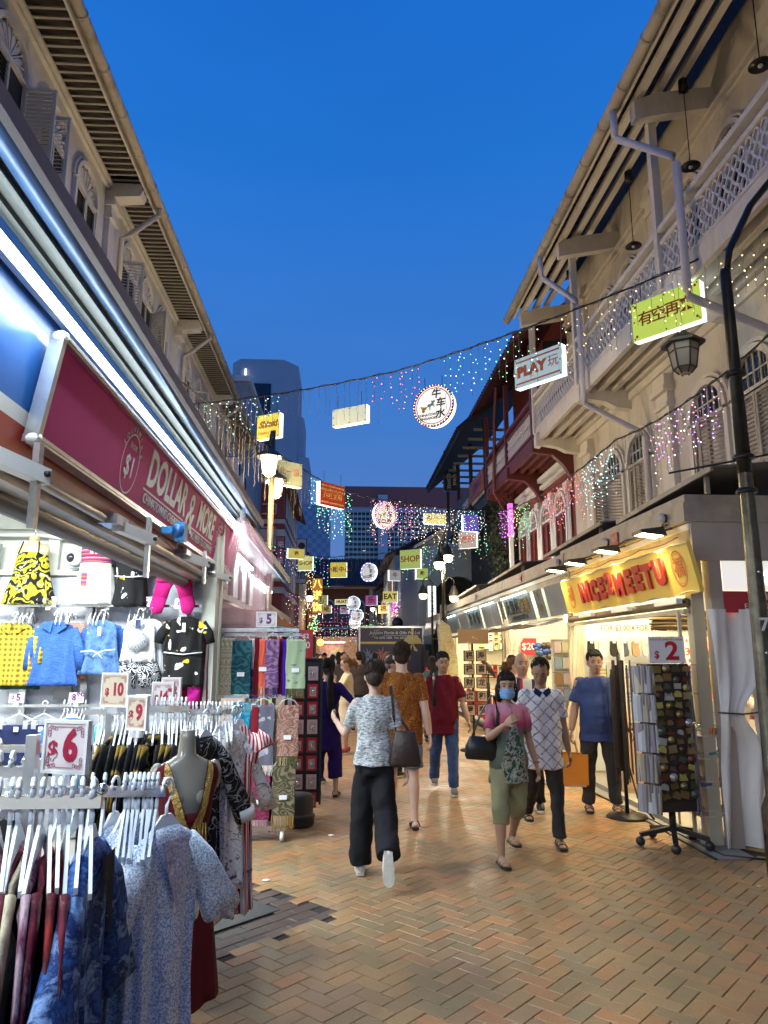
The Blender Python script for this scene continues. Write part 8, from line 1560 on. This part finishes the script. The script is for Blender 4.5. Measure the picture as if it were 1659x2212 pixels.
 for s, k in ((-1, 'armR'), (1, 'armL')):   # facing -y: the person's right hand is at -x
  f, o, e, tw = P.get(k, (5, 8, 12, 0)); a0 = sh[s]; d1 = L @ rot((0, 0, -1), f, o, s); el = a0 + d1*.285*S
  ax = (Matrix.Rotation(R(tw)*s, 3, d1) @ (L @ V((1, 0, 0)))); d2 = Matrix.Rotation(-R(e), 3, ax) @ d1; wr = el + d2*.25*S; J[k] = (a0, el, wr, d1, d2, ax, s)
 for s, k in ((-1, 'legR'), (1, 'legL')):
  f, o, kn = P.get(k, (0, 2, 3))[:3]; h0 = pel + V((s*.085*W_, 0, -.01*S)); d1 = rot((0, 0, -1), f, o, s); kn_ = h0 + d1*.42*S; d2 = rot((0, 0, -1), f-kn, o*.6, s); an = kn_ + d2*.40*S; J[k] = (h0, kn_, an, d1, d2, s)
 ua = .047*S*(.85 if fem else 1.05)*width
 for k in ('armR', 'armL'):
  a0, el, wr, d1, d2, ax, s = J[k]; body.sph(a0, .05*S*(.85 if fem else 1), 12, 8); body.tube([a0-d1*.02, a0+d1*.1*S, el-d1*.03, el, el+d2*.05*S, el+d2*.14*S, wr], [ua*1.05, ua, ua*.82, ua*.78, ua*.85, ua*.75, ua*.52], 14)
 th = .082*S*(1 if not fem else .98)*width
 for k in ('legR', 'legL'):
  h0, kn_, an, d1, d2, s = J[k]; body.tube([h0+V((0, 0, .03)), h0+d1*.1*S, h0+d1*.3*S, kn_, kn_+d2*.1*S, kn_+d2*.3*S, an], [th*1.05, th, th*.75, th*.6, th*.66, th*.42, th*.4], 16)
  fd = V((0, -1, 0)) if len(P.get(k, (0, 0, 0))) < 4 else V(P[k][3]).normalized(); toe = an + fd*.15*S + V((0, 0, -.055*S)) if fd.z > -.5 else an + fd*.15*S + V((0, .04*S, 0)); heel = an - fd*.05*S + V((0, 0, -.045*S)) if fd.z > -.5 else an + V((0, .05*S, 0))
  body.tube([heel, an+V((0, 0, -.02*S)), (an+toe)/2+V((0, 0, -.01)), toe], [(.03*S, .028*S), (.035*S, .038*S), (.038*S, .026*S), (.034*S, .014*S)], 12); J[k] = J[k]+(heel, toe, fd)
 def hand(mb, k, curl):
  a0, el, wr, d1, d2, ax, s = J[k]; d = d2.normalized(); x = ax.normalized()*s; pn = d.cross(x).normalized()*s   # x across palm outward
  fw = (ax.cross(d)).normalized(); fw = -fw if fw.y > 0 and abs(fw.y) > abs(fw.z)*.2 else fw; side = d.cross(fw).normalized()
  pc = wr + d*.045*S; mb.tube([wr-d*.01, wr+d*.02*S, wr+d*.075*S, wr+d*.09*S], [(.022*S, .018*S), (.034*S, .015*S), (.040*S, .014*S), (.036*S, .011*S)], 12, ref=tuple(side))
  inn = side * (1 if side.x*s < 0 else -1)
  for i, (off, ln) in enumerate(((.028, .07), (.010, .078), (-.009, .073), (-.027, .057))):
   b = wr + d*.085*S + fw*off*S; c1 = b + (d*cos(curl)+inn*sin(curl))*ln*.5*S; c2 = c1 + (d*cos(curl*2.1)+inn*sin(curl*2.1))*ln*.5*S; mb.tube([b-d*.01, c1, c2], [.0095*S, .0088*S, .0065*S], 7)
  b = wr + d*.03*S + fw*.03*S; c1 = b + (d*.6+fw*.6+inn*.3).normalized()*.035*S; c2 = c1 + (d*.9+inn*.4).normalized()*.028*S; mb.tube([b, c1, c2], [.013*S, .011*S, .008*S], 8)
 hands = MB()
 for k in ('armR', 'armL'): hand(hands, k, R(P.get('curl'+k[-1], 28)))
 vox *= 1.35; bm_me = remesh(body, vox*.9, 1); bme = bmesh.new(); bme.from_mesh(bm_me); tmp = hands.mesh('h', SK[skin]); bme.from_mesh(tmp); bme.to_mesh(bm_me); bme.free(); bm_me.materials.clear(); bm_me.materials.append(SK[skin]); bm_me.polygons.foreach_set('use_smooth', [True]*len(bm_me.polygons)); bo = obj('body', bm_me, t)
 if face:
  for s in (-1, 1):
   MB().sph((s*.029*S, -.0765*S, .008*S), (.0125*S, .006*S, .0048*S), 10, 6, Hm).build('eye', M_eyew, t); MB().sph((s*.029*S, -.0805*S, .008*S), (.0068*S, .0035*S, .0052*S), 8, 6, Hm).build('iris', M_eye, t)
   MB().tube([hp(s*.013, -.086, .030), hp(s*.03, -.084, .035), hp(s*.048, -.073, .03)], [.0035*S, .0042*S, .002*S], 6).build('eyebrow', hair if hair is not M_hairgr else M_hairb, t); MB().tube([hp(s*.016, -.082, .011), hp(s*.029, -.084, .0155), hp(s*.043, -.073, .011)], .002*S, 5).build('eyelid', M_eye if fem else SK[skin], t)
  MB().tube([hp(-.024, -.087, -.052), hp(-.01, -.096, -.049), hp(0, -.0965, -.0505), hp(.01, -.096, -.049), hp(.024, -.087, -.052)], [(.002*S, .002*S), (.005*S, .004*S), (.005*S, .004*S), (.005*S, .004*S), (.002*S, .002*S)], 8).build('mouth', M_lip, t)
 if top:
  c = MB(); torso(c, .012*S, z0=-.08 if not top_len < 0 else 0, z1=.545 if top_len > -9 else .53, xtra=.06+top_len, low=.02)
  for k in ('armR', 'armL'):
   a0, el, wr, d1, d2, ax, s = J[k]; c.sph(a0+V((-.012*s, 0, -.002)), .066*S*(.88 if fem else 1)*width, 12, 8)
   if sleeve == 'short': c.tube([a0+d1*.0, a0+d1*.08*S, a0+d1*.21*S], [ua*1.12, ua*1.2, ua*1.32], 14)
   elif sleeve == 'long': c.tube([a0, a0+d1*.15*S, el, el+d2*.12*S, wr-d2*.01], [ua*1.35, ua*1.3, ua*1.15, ua*1.1, ua*.95], 14)
  me = remesh(c, vox, 2, .017, 8, len(lab) % 9, .8); me.materials.clear(); me.materials.append(top); me.polygons.foreach_set('use_smooth', [True]*len(me.polygons)); obj('shirt' if not dress else 'dress', me, t)
 if dress:
  c = MB(); rows = [(.1, bw*1.1, .11), (0, bw*1.2, .13), (-.2, bw*1.45, .16), (-.42, bw*1.75, .19)]
  c.loft([[V((a*cos(q), b*S*sin(q), hipz+z*S)) for q in [2*pi*k/26 for k in range(26)]] for z, a, b in rows][::-1]); me = remesh(c, vox, 2, .012, 9, 1); me.materials.clear(); me.materials.append(top); me.polygons.foreach_set('use_smooth', [True]*len(me.polygons)); obj('skirt', me, t)
 if bot:
  c = MB(); rows = [(-.1, bw*1.14, .112), (-.02, bw*1.16, .118), (.06, bw*1.05, .108)]
  c.loft([[V((a*cos(q), b*S*sin(q), hipz+z*S)) for q in [2*pi*k/24 for k in range(24)]] for z, a, b in rows])
  fl = {'long': 1, 'wide': 1.55, 'capri': 1.2, 'shorts': 1.2, 'crop': 1.45}[leg]; end = {'long': .97, 'wide': .97, 'capri': .32, 'shorts': -.28, 'crop': .62}[leg]
  for k in ('legR', 'legL'):
   h0, kn_, an, d1, d2, s = J[k][:6]
   if end < 0: pts = [h0+V((0, 0, .02)), h0+d1*.12*S, h0+d1*.40*S*(1+end+.15)]; rr = [th*1.15, th*1.15, th*1.08*fl/1.1]
   else: e = kn_ + d2*.40*S*end; pts = [h0+V((0, 0, .02)), h0+d1*.12*S, h0+d1*.3*S, kn_, kn_+(e-kn_)*.5, e]; rr = [th*1.13, th*1.12, th*.98*(1+(fl-1)*.4), th*.86*(1+(fl-1)*.7), th*.76*fl, th*.74*fl]
   c.tube(pts, rr, 18)
  me = remesh(c, vox, 2, .014, 9, len(lab) % 7, .9); me.materials.clear(); me.materials.append(bot); me.polygons.foreach_set('use_smooth', [True]*len(me.polygons)); obj({'shorts': 'shorts'}.get(leg, 'trousers'), me, t)
 for k in ('legR', 'legL'):
  an = J[k][2]; heel, toe, fd = J[k][-3:]; m = shoe or M_lea; sd = fd.cross(V((0, 0, 1))).normalized() if abs(fd.z) < .9 else V((1, 0, 0)); nn = sd.cross(fd).normalized(); nn = nn if nn.z > 0 or abs(fd.z) > .9 else -nn
  if fd.z < -.5: nn = V((0, -1, 0)) if 0 else V((0, -1, .0))
  c = MB(); base = (an + V((0, 0, -.066*S))) if fd.z > -.5 else an + V((0, .055*S, 0)); q = []
  prof = [(-.075, .026), (-.06, .034), (0, .034), (.06, .042), (.12, .046), (.165, .036), (.185, .015)]
  out = [(a, b) for a, b in prof] + [(a, -b) for a, b in prof[::-1]]
  pol = [base + fd*a*S + sd*b*S for a, b in out]; c.add(pol + [p + nn*.022*S for p in pol], [tuple(range(14))[::-1], tuple(range(14, 28))] + [(i, (i+1) % 14, (i+1) % 14+14, i+14) for i in range(14)]); so_ = c.build('shoe_sole', M_sole if shoe_type != 'sandal' else M_lea, t)
  if shoe_type == 'shoe':
   u = MB(); u.tube([base-fd*.065*S+nn*.05*S, base+nn*.055*S, base+fd*.07*S+nn*.045*S, base+fd*.15*S+nn*.03*S], [(.036*S, .05*S), (.041*S, .052*S), (.046*S, .036*S), (.038*S, .022*S)], 14, ref=tuple(nn)); u.build('shoe', m, t)
  else:
   u = MB()
   for a, h in ((.10, .034), (.05, .046), (-.02, .06)):
    u.tube([base+fd*a*S+sd*.046*S+nn*.02*S, base+fd*a*S+sd*.03*S+nn*h*S*1.05, base+fd*a*S+nn*(h+.012)*S*1.05, base+fd*a*S-sd*.03*S+nn*h*S*1.05, base+fd*a*S-sd*.046*S+nn*.02*S], [(.011*S, .005*S)]*5, 6)
   u.build('sandal_strap', m, t)
 c = MB()
 if style in ('short', 'crop', 'bun', 'bob', 'long', 'tail', 'pony'):
  k = .0 if style != 'crop' else -.004; c.sph((0, .022*S, .048*S), ((.080+k)*S, (.092+k)*S, (.086+k)*S), 20, 14, Hm); c.sph((0, .045*S, .0*S), ((.075+k)*S, (.062+k)*S, (.075+k)*S), 16, 12, Hm)
  if style == 'short': c.sph((0, -.035*S, .088*S), (.06*S, .045*S, .034*S), 14, 8, Hm)
 if style == 'bun': c.sph((0, .125*S, -.02*S), (.058*S, .045*S, .055*S), 14, 10, Hm); c.sph((0, .085*S, -.03*S), (.06*S, .04*S, .05*S), 12, 8, Hm)
 if style == 'bob':
  for s in (-1, 1): c.sph((s*.07*S, .01*S, -.045*S), (.034*S, .065*S, .095*S), 14, 10, Hm)
  c.sph((0, .06*S, -.05*S), (.075*S, .045*S, .085*S), 14, 10, Hm); c.sph((-.0*S, -.05*S, .078*S), (.068*S, .04*S, .03*S), 12, 8, Hm)
 if style == 'long':
  for s in (-1, 1): c.sph((s*.062*S, .03*S, -.05*S), (.03*S, .05*S, .1*S), 12, 8, Hm)
  c.tube([hp(0, .08, .0), hp(0, .1, -.12), up((.0, .13*S, .44*S)), up((.02*S, .14*S, .25*S))], [(.075*S, .05*S), (.07*S, .045*S), (.07*S, .035*S), (.03*S, .015*S)], 14)
 if style == 'tail': c.tube([hp(0, .09, .0), hp(-.02, .13, -.08), up((-.05*S, .15*S, .42*S)), up((-.07*S, .15*S, .16*S)), up((-.08*S, .14*S, .0))], [(.05*S, .05*S), (.04*S, .04*S), (.05*S, .035*S), (.04*S, .028*S), (.015*S, .01*S)], 14)
 if style == 'pony': c.tube([hp(0, .09, .04), hp(0, .15, .02), hp(.01, .17, -.06), hp(0, .15, -.15)], [.03*S, .045*S, .04*S, .012*S], 12); c.sph((0, .14*S, -.02*S), (.06*S, .05*S, .06*S), 12, 8, Hm)
 locks = MB()
 if c.v and vox < .016:
  for k in range(260):
   a = U(0, 2*pi); e = U(-.5, 1.5); y_ = cos(e)*sin(a)
   if cos(e)*sin(a) < -.35 and e < .75: continue
   p = [V((.083*cos(e+q)*cos(a+q*.2), .022+.096*cos(e+q)*sin(a+q*.2), .048+.089*sin(e+q)+.003)) for q in (0, -.22, -.42)]
   locks.tube([hp(*(q*U(1., 1.025))) for q in p], [.004*S, .0045*S, .001*S], 4, False)
 if c.v: me = remesh(c, vox*.8, 1, .009, 38, 2, .3); me.materials.clear(); me.materials.append(hair); me.polygons.foreach_set('use_smooth', [True]*len(me.polygons)); obj('hair', me, t); (locks.build('hair_strands', hair, t, 'stuff') if locks.v else None)
 return t, J, Hm, up, S
V = Vector
def ell(pts, r=.008): return MB().tube(pts, r, 7)
G_tweed = fab('grey_tweed_knit', p_tweed((.50, .53, .54), (.16, .17, .18)), bump=.7, bs=30); G_blktr = fab('black_trouser_cloth', col=(.012, .012, .014), bump=.3, bs=6); G_paisl = fab('rust_paisley_shirt', p_pais((.16, .042, .012), (.33, .13, .015), 14, (.09, .02, .01))); G_jean = fab('blue_jeans', p_tie([(.02, .045, .13), (.06, .11, .24), (.03, .06, .16)], 4, (1, 1, .5)), bump=.4, bs=30); G_lj = fab('light_denim', col=(.12, .19, .3)); G_polo = fab('burgundy_polo', col=(.13, .008, .018)); G_navyk = fab('indigo_kurta', col=(.018, .008, .10)); G_khaki = fab('khaki_green_cotton', p_tie([(.22, .22, .12), (.32, .32, .18)], 3)); G_diam = fab('white_diamond_shirt', p_diam((.62, .62, .64), (.20, .20, .26), 9)); G_dgt = fab('charcoal_trousers', col=(.035, .033, .030)); G_dusk = fab('dusk_blue_tee', col=(.045, .07, .19)); G_dkj = fab('dark_faded_jeans', p_tie([(.025, .025, .025), (.06, .058, .05)], 5))
def multi(nt):
 z = nd(nt, 'SeparateXYZ', {0: coord(nt)}).outputs[2]; v = coord(nt, distort=.2, ds=9)
 base = ramp(nt, nd(nt, 'MapRange', {0: z, 1: .85, 2: 1.45, 3: 0, 4: 1}).outputs[0], [(0, (.12, .14, .11)), (.3, (.10, .14, .12)), (.42, (.4, .05, .12)), (.55, (.6, .2, .26)), (.75, (.6, .3, .42)), (.95, (.5, .3, .6))])
 n = nd(nt, 'TexNoise', {'Vector': v, 'Scale': 18, 'Detail': 3}).outputs[0]; low = ramp(nt, n, [(.4, (.03, .08, .06)), (.5, (.4, .42, .35)), (.6, (.05, .06, .06))])
 x = nd(nt, 'SeparateXYZ', {0: coord(nt)}).outputs[0]; m = ramp(nt, mth(nt, 'ADD', mth(nt, 'MULTIPLY', mth(nt, 'ABSOLUTE', mth(nt, 'ADD', x, -.01)), 9.), mth(nt, 'MULTIPLY', mth(nt, 'SUBTRACT', z, 1.0), 2.2)), [(.45, (1, 1, 1)), (.6, (0, 0, 0))])
 return mix(nt, m, base, low)
G_mult = fab('purple_pink_print_tee', multi)
t, J, Hm, up, S = person('woman in grey knit top and wide black trousers walking away with a quilted bag', (.27, 6.05, 0), R(180), 1.63, dict(armR=(-12, 12, 12, 0), armL=(15, 20, 100, 0), legL=(4, 3, 3), legR=(-14, 1, 38, (0, .35, -1))), 'pale', G_tweed, G_blktr, M_white, vox=.009, fem=True, hair=M_hairb, style='bun', leg='wide', top_len=-.03, look=(0, 6), face=False)
b = thing('shoulder_bag', 'dark brown quilted tote bag on a chain strap at the walking womans side', 'bag', (.27, 6.05, 0), R(180), world=False); M_quilt = mat('dark_brown_quilt', (.035, .022, .018), .45, bump=.3, bs=20)
mb = MB(); mb.sm = True; mb.loft([[(-.24+.0+a*cos(q), .10+c_*sin(q), z) for q in [2*pi*k/20 for k in range(20)]] for z, a, c_ in ((.82, .12, .04), (.85, .13, .06), (.98, .105, .05), (1.08, .085, .03), (1.09, .08, .02))]); mb.build('bag_body', M_quilt, b)
MB().tube([(-.17, .06, 1.08), (-.15, .1, 1.2), (-.135, .10, 1.40), (-.13, .05, 1.435), (-.13, -.03, 1.43), (-.14, -.09, 1.38), (-.2, -.08, 1.2), (-.28, .08, 1.07)], .012, 7).build('strap', mat('chain_woven_strap', (.06, .05, .05), .4, .5, bump=.8, bs=90), b)
MB().tube([up((.055*cos(a), .05*sin(a)+.005, .515*S)) for a in [k*pi/8 for k in range(17)]], .008, 6).build('neckband', M_black, t)
person('tall man in rust paisley shirt and denim shorts walking away', (.62, 7.6, 0), R(180), 1.80, dict(armR=(-8, 10, 10, 0), armL=(8, 8, 20, 0), legR=(-3, 2, 5), legL=(16, 0, 4)), 'pale', G_paisl, G_lj, M_lea, vox=.009, hair=M_hairb, style='crop', leg='shorts', shoe_type='sandal', width=1.06, face=False)
t, J, Hm, up, S = person('man in burgundy polo and blue jeans walking towards the camera with a backpack strap', (1.28, 9.3, 0), R(-6), 1.70, dict(armR=(-6, 8, 15, 0), armL=(6, 14, 25, 0), legR=(-12, 2, 20), legL=(8, 2, 4)), 'tan', G_polo, G_jean, mat('grey_suede', (.2, .19, .18), .8), vox=.009, style='short', belly=.012, top_len=.04, width=1.08, look=(8, 4))
for s in (-1, 1): MB().prism([(0, 0), (s*.06, .045), (s*.075, .0), (s*.02, -.05)], up((0, -.088, .50*S)), (1, 0, 0), (0, .3, .95), -.006).build('collar', G_polo, t)
b = thing('backpack', 'black backpack on the man in the burgundy polo', 'backpack', (1.28, 9.3, 0), R(-6)); MB().tube([(-.115, -.12, 1.05), (-.12, -.14, 1.2), (-.115, -.11, 1.37), (-.1, -.0, 1.45), (-.1, .11, 1.35)], [(.022, .006)]*5, 8).build('strap', M_black, b); mb = MB(); mb.sm = True; mb.loft([[(.13*cos(q), .2+.07*sin(q), z) for q in [2*pi*k/16 for k in range(16)]] for z in (.98, 1.02, 1.3, 1.36)]); mb.build('pack_body', M_black, b)
t, J, Hm, up, S = person('woman in indigo tunic seen from behind, hand on hip, with long black hair', (-.17, 9.25, 0), R(172), 1.62, dict(armR=(-30, 42, 88, -15), armL=(10, 12, 60, 10), legL=(2, 4, 3), legR=(0, 4, 3)), 'warm', G_navyk, G_navyk, M_lea, vox=.011, fem=True, style='tail', sleeve='long', leg='crop', top_len=.2, face=False, width=1.06, shoe_type='sandal', look=(15, 0))
person('woman with dark hair tied back looking past the keyring board towards the camera', (-.36, 10.2, 0), R(25), 1.64, {}, 'brown', fab('plum_tunic', col=(.08, .02, .05)), G_blktr, vox=.012, fem=True, style='crop', look=(-5, 0))
t, J, Hm, up, S = person('woman with blue face mask, purple and pink printed tee and khaki capris', (1.42, 6.35, 0), R(8), 1.53, dict(armR=(30, 14, 108, 42), armL=(-4, 12, 14, 0), legR=(10, 4, 6), legL=(-12, 4, 22)), 'tan', G_mult, G_khaki, mat('beige_sandal', (.4, .3, .2), .6), vox=.009, fem=True, style='bob', leg='capri', belly=.02, width=1.12, top_len=.05, look=(-16, 2), shoe_type='sandal')
M_mask = mat('blue_surgical_mask', (.18, .38, .68), .7, bump=.3, bs=30); k_ = thing('face_mask', 'pale blue surgical mask worn by the woman with bobbed hair', 'mask', (1.42, 6.35, 0), R(8))
mb = MB(); mb.grid(lambda u, v: Hm @ V(((u-.5)*.15*S*(1-.25*abs(v-.5)), (-.112+.18*(u-.5)**2*1.6+.02*(v-.5)**2*2-.004*sin(v*19))*S, (-.012-.085*v)*S)), 16, 14, .002); mb.build('mask_sheet', M_mask, k_)
for s in (-1, 1): MB().tube([Hm @ V((s*.07*S, -.075*S, -.02*S)), Hm @ V((s*.08*S, 0, .0))], .0015, 4).build('ear_loop', M_white, k_)
b = thing('handbag', 'black leather shoulder bag held under the masked womans arm', 'handbag', (1.42, 6.35, 0), R(8)); mb = MB(); mb.sm = True; mb.loft([[(-.24+a*cos(q), -.04+c_*sin(q), z+.25*(a*cos(q))*-.3) for q in [2*pi*k/20 for k in range(20)]] for z, a, c_ in ((.82, .14, .03), (.85, .155, .06), (.92, .15, .065), (1.0, .11, .04), (1.01, .09, .02))]); mb.build('bag_body', M_lea, b); MB().tube([(-.33, -.04, 1.0), (-.24, -.03, 1.2), (-.13, .0, 1.345), (-.12, -.04, 1.33), (-.12, -.12, 1.2), (-.14, -.1, .98)], [(.016, .006)]*6, 8).build('strap', M_lea, b)
MB().tube([J['armL'][2]+V((.026*cos(a), .022*sin(a), .03)) for a in [k*pi/6 for k in range(13)]], .005, 6).build('bead_bracelet', mat('red_beads', (.3, .06, .04), .4), t)
MB().tube([up((.075*cos(a), .06*sin(a)-.02, .475*S+.02*sin(a))) for a in [k*pi/8 for k in range(17)]], .006, 6).build('neck_binding', mat('grey_binding', (.2, .18, .18), .7), t)
t, J, Hm, up, S = person('man in white diamond patterned polo and charcoal trousers looking down beside the masked woman', (1.86, 6.85, 0), R(-4), 1.64, dict(armR=(0, 8, 10, 0), armL=(-8, 9, 12, 0), legR=(-20, 1, 26), legL=(6, 2, 3)), 'brown', G_diam, G_dgt, M_lea, vox=.009, style='crop', look=(-16, 26), width=1.04, shoe_type='sandal', top_len=.06)
for s in (-1, 1): MB().prism([(0, 0), (s*.065, .05), (s*.08, .0), (s*.03, -.045)], up((0, -.086, .505*S)), (1, 0, 0), (0, .3, .95), -.006).build('collar', F_navy, t)
t, J, Hm, up, S = person('older balding man in striped white polo standing behind the diamond shirt man', (2.05, 8.3, 0), R(-12), 1.70, dict(legR=(0, 5, 2), legL=(0, 5, 2)), 'tan', fab('cream_striped_polo', p_stripe([(.55, .52, .48), (.55, .52, .48), (.55, .52, .48), (.03, .03, .1), (.4, .03, .03)], 6, 0)), G_blktr, M_lea, vox=.011, hair=M_hairgr, style='none', look=(10, 2), width=1.05, top_len=.06)
t, J, Hm, up, S = person('stout man in dusk blue tee and dark jeans standing by the yellow kiosk', (2.86, 8.2, 0), R(-14), 1.72, dict(armR=(0, 12, 10, 0), armL=(4, 15, 22, 0), legR=(0, 4, 2), legL=(0, 5, 2)), 'tan', G_dusk, G_dkj, mat('black_thong', (.02, .02, .02), .5), vox=.009, style='short', belly=.035, width=1.12, look=(4, 3), shoe_type='sandal', top_len=.02)
Mw = Matrix.Translation((2.86, 8.2, 0)) @ Matrix.Rotation(R(-14), 4, 'Z'); hp_ = Mw @ (J['armR'][2] + J['armR'][4]*.09*S)
b = thing('paper_bag', 'orange paper shopping bag in the hand of the man in the blue tee', 'bag', (hp_.x-.0, hp_.y-.05, hp_.z-.47), R(-8)); M_ob = mat('orange_paper', (.62, .22, .02), .55, var=.08, bump=.5, bs=5)
mb = MB(); q = [(-.15, -.055, 0), (.15, -.055, 0), (.15, .055, 0), (-.15, .055, 0), (-.165, -.06, .33), (.16, -.06, .32), (.16, .055, .32), (-.165, .05, .34)]; mb.add(q, [(0,3,2,1),(0,1,5,4),(1,2,6,5),(2,3,7,6),(3,0,4,7)]); mb.build('bag_body', M_ob, b); MB().box(-.152, .152, -.063, -.059, .0, .1).build('bag_fold', M_ob, b); MB().box(-.13, .13, -.04, .04, -.02, 0).build('white_base', M_card, b)
for y in (-.055, .05): MB().tube([(-.06, y, .32), (-.03, y*.4, .46), (.03, y*.4, .46), (.06, y, .32)], .005, 6).build('handle', M_ob, b)
person('young woman with a blond ponytail in a cream sleeveless top looking at the second kiosk', (2.62, 11.2, 0), R(75), 1.62, dict(armR=(20, 8, 60, 0), armL=(20, 8, 60, 0)), 'pale', fab('cream_rib_top', col=(.6, .5, .4)), G_blktr, vox=.012, fem=True, hair=M_hairg, style='pony', sleeve='none', look=(0, 8))
person('young woman with long brown hair facing right behind the blond ponytail', (2.8, 12.0, 0), R(60), 1.66, {}, 'pale', fab('pale_pink_top', col=(.5, .3, .28)), G_blktr, vox=.012, fem=True, hair=M_hairb, style='long', sleeve='none')
t, J, Hm, up, S = person('grey bearded man in a black cap and pale blue shirt turning right', (.72, 10.6, 0), R(140), 1.66, {}, 'warm', fab('pale_blue_shirt', col=(.3, .38, .42)), F_navy, vox=.012, style='crop', hair=M_hairgr, look=(-50, 0), width=1.1)
c_ = thing('cap', 'black baseball cap worn by the grey bearded man', 'cap', (.72, 10.6, 0), R(140)); mb = MB(); mb.sph((0, .015*S, .055*S), (.088*S, .102*S, .085*S), 18, 12, Hm); mb.v = [v for v in mb.v]; mb.tube([Hm @ V((0, -.06*S, .06*S)), Hm @ V((0, -.12*S, .055*S)), Hm @ V((0, -.16*S, .045*S))], [(.075*S, .008*S), (.07*S, .007*S), (.04*S, .005*S)], 14, ref=(0, 0, 1)); mb.build('cap_body', M_black, c_)
MB().sph((0, -.055*S, -.075*S), (.045*S, .04*S, .035*S), 12, 8, Hm).build('beard', mat('grey_beard', (.35, .34, .32), .8), t)
t, J, Hm, up, S = person('woman in a cream dress with hair clip looking at her phone', (.1, 13.0, 0), R(-80), 1.62, dict(armR=(35, 5, 95, 0), armL=(35, 5, 95, 0), legL=(6, 2, 4)), 'warm', fab('cream_dress_cotton', col=(.62, .52, .32)), None, mat('red_shoe', (.3, .03, .02), .5), vox=.012, fem=True, hair=M_hairg, style='pony', look=(0, 22), dress=True)
b = thing('phone', 'dark phone in the hands of the woman in the cream dress', 'phone', (-.28, 12.9, 1.18), R(-80)); MB().box(-.04, .04, -.005, .005, -.07, .07).build('phone_body', M_black, b); MB().box(-.036, .036, .0052, .006, -.064, .064).build('screen', emis('phone_screen', (.7, .85, 1), 1.2), b)
person('shop woman with reddish hair and white tee bending over goods inside the yellow kiosk', (4.0, 7.45, .06), R(60), 1.6, dict(armR=(50, 5, 40, 0), armL=(50, 5, 50, 0)), 'pale', F_wht, fab('beige_shorts', col=(.4, .28, .15)), vox=.012, fem=True, hair=M_hairg, style='long', look=(0, 30), lean=14, leg='shorts')
Cc = [fab('crowd_%d' % i, col=c) for i, c in enumerate([(.02, .02, .025), (.03, .06, .16), (.3, .42, .6), (.5, .45, .4), (.06, .05, .05), (.4, .08, .1), (.1, .12, .14), (.55, .55, .55), (.25, .1, .05), (.05, .12, .1)])]
crowd = [(-.45, 15.2, 20, 0, 'man in black looking down beside the left stalls'), (-.9, 16.5, -60, 1, 'man in blue shirt and dark vest by the left stalls'), (.38, 16.5, 185, 4, 'bespectacled man in a sleeveless black top facing left'), (.9, 19.5, 180, 2, 'person in a pale blue shirt with a dark crossbody strap'), (.6, 21, 170, 0, 'dark haired person in black behind the pale blue shirt'), (.05, 19, 10, 4, 'person in black in the middle of the crowd'), (-.25, 20.5, 160, 6, 'person in dark grey walking away left of the crowd'), (1.75, 14.3, 180, 9, 'person in dark green walking ahead of the burgundy polo'), (1.35, 16.5, 0, 0, 'person in black half hidden behind the paisley shirt'), (-.75, 22, 30, 5, 'person in pink red beyond the left stalls'), (-.1, 24, 180, 7, 'person in white far down the street'), (-.6, 26, 0, 8, 'person in brown far down the left side'), (-1.1, 24, 90, 3, 'person in beige at the far left stall'), (.2, 28, 180, 0, 'person in black beside the truck')]
for i, (x, y, rz, c, lb) in enumerate(crowd): person(lb, (x, y, 0), R(rz), U(1.6, 1.74), dict(legR=(U(-12, 12), 2, 6), legL=(U(-12, 12), 2, 6), armR=(U(-10, 30), 8, U(10, 90), 0), armL=(U(-10, 30), 8, U(10, 90), 0)), random.choice(['tan', 'warm', 'brown']), Cc[c], random.choice([G_blktr, F_navy, G_dgt]), vox=.02, fem=i % 3 == 1, style=random.choice(['short', 'crop']) if i % 3 != 1 else 'long', face=y < 17, look=(U(-20, 20), U(0, 20)))
for o in COL.q: RC.objects.link(o)
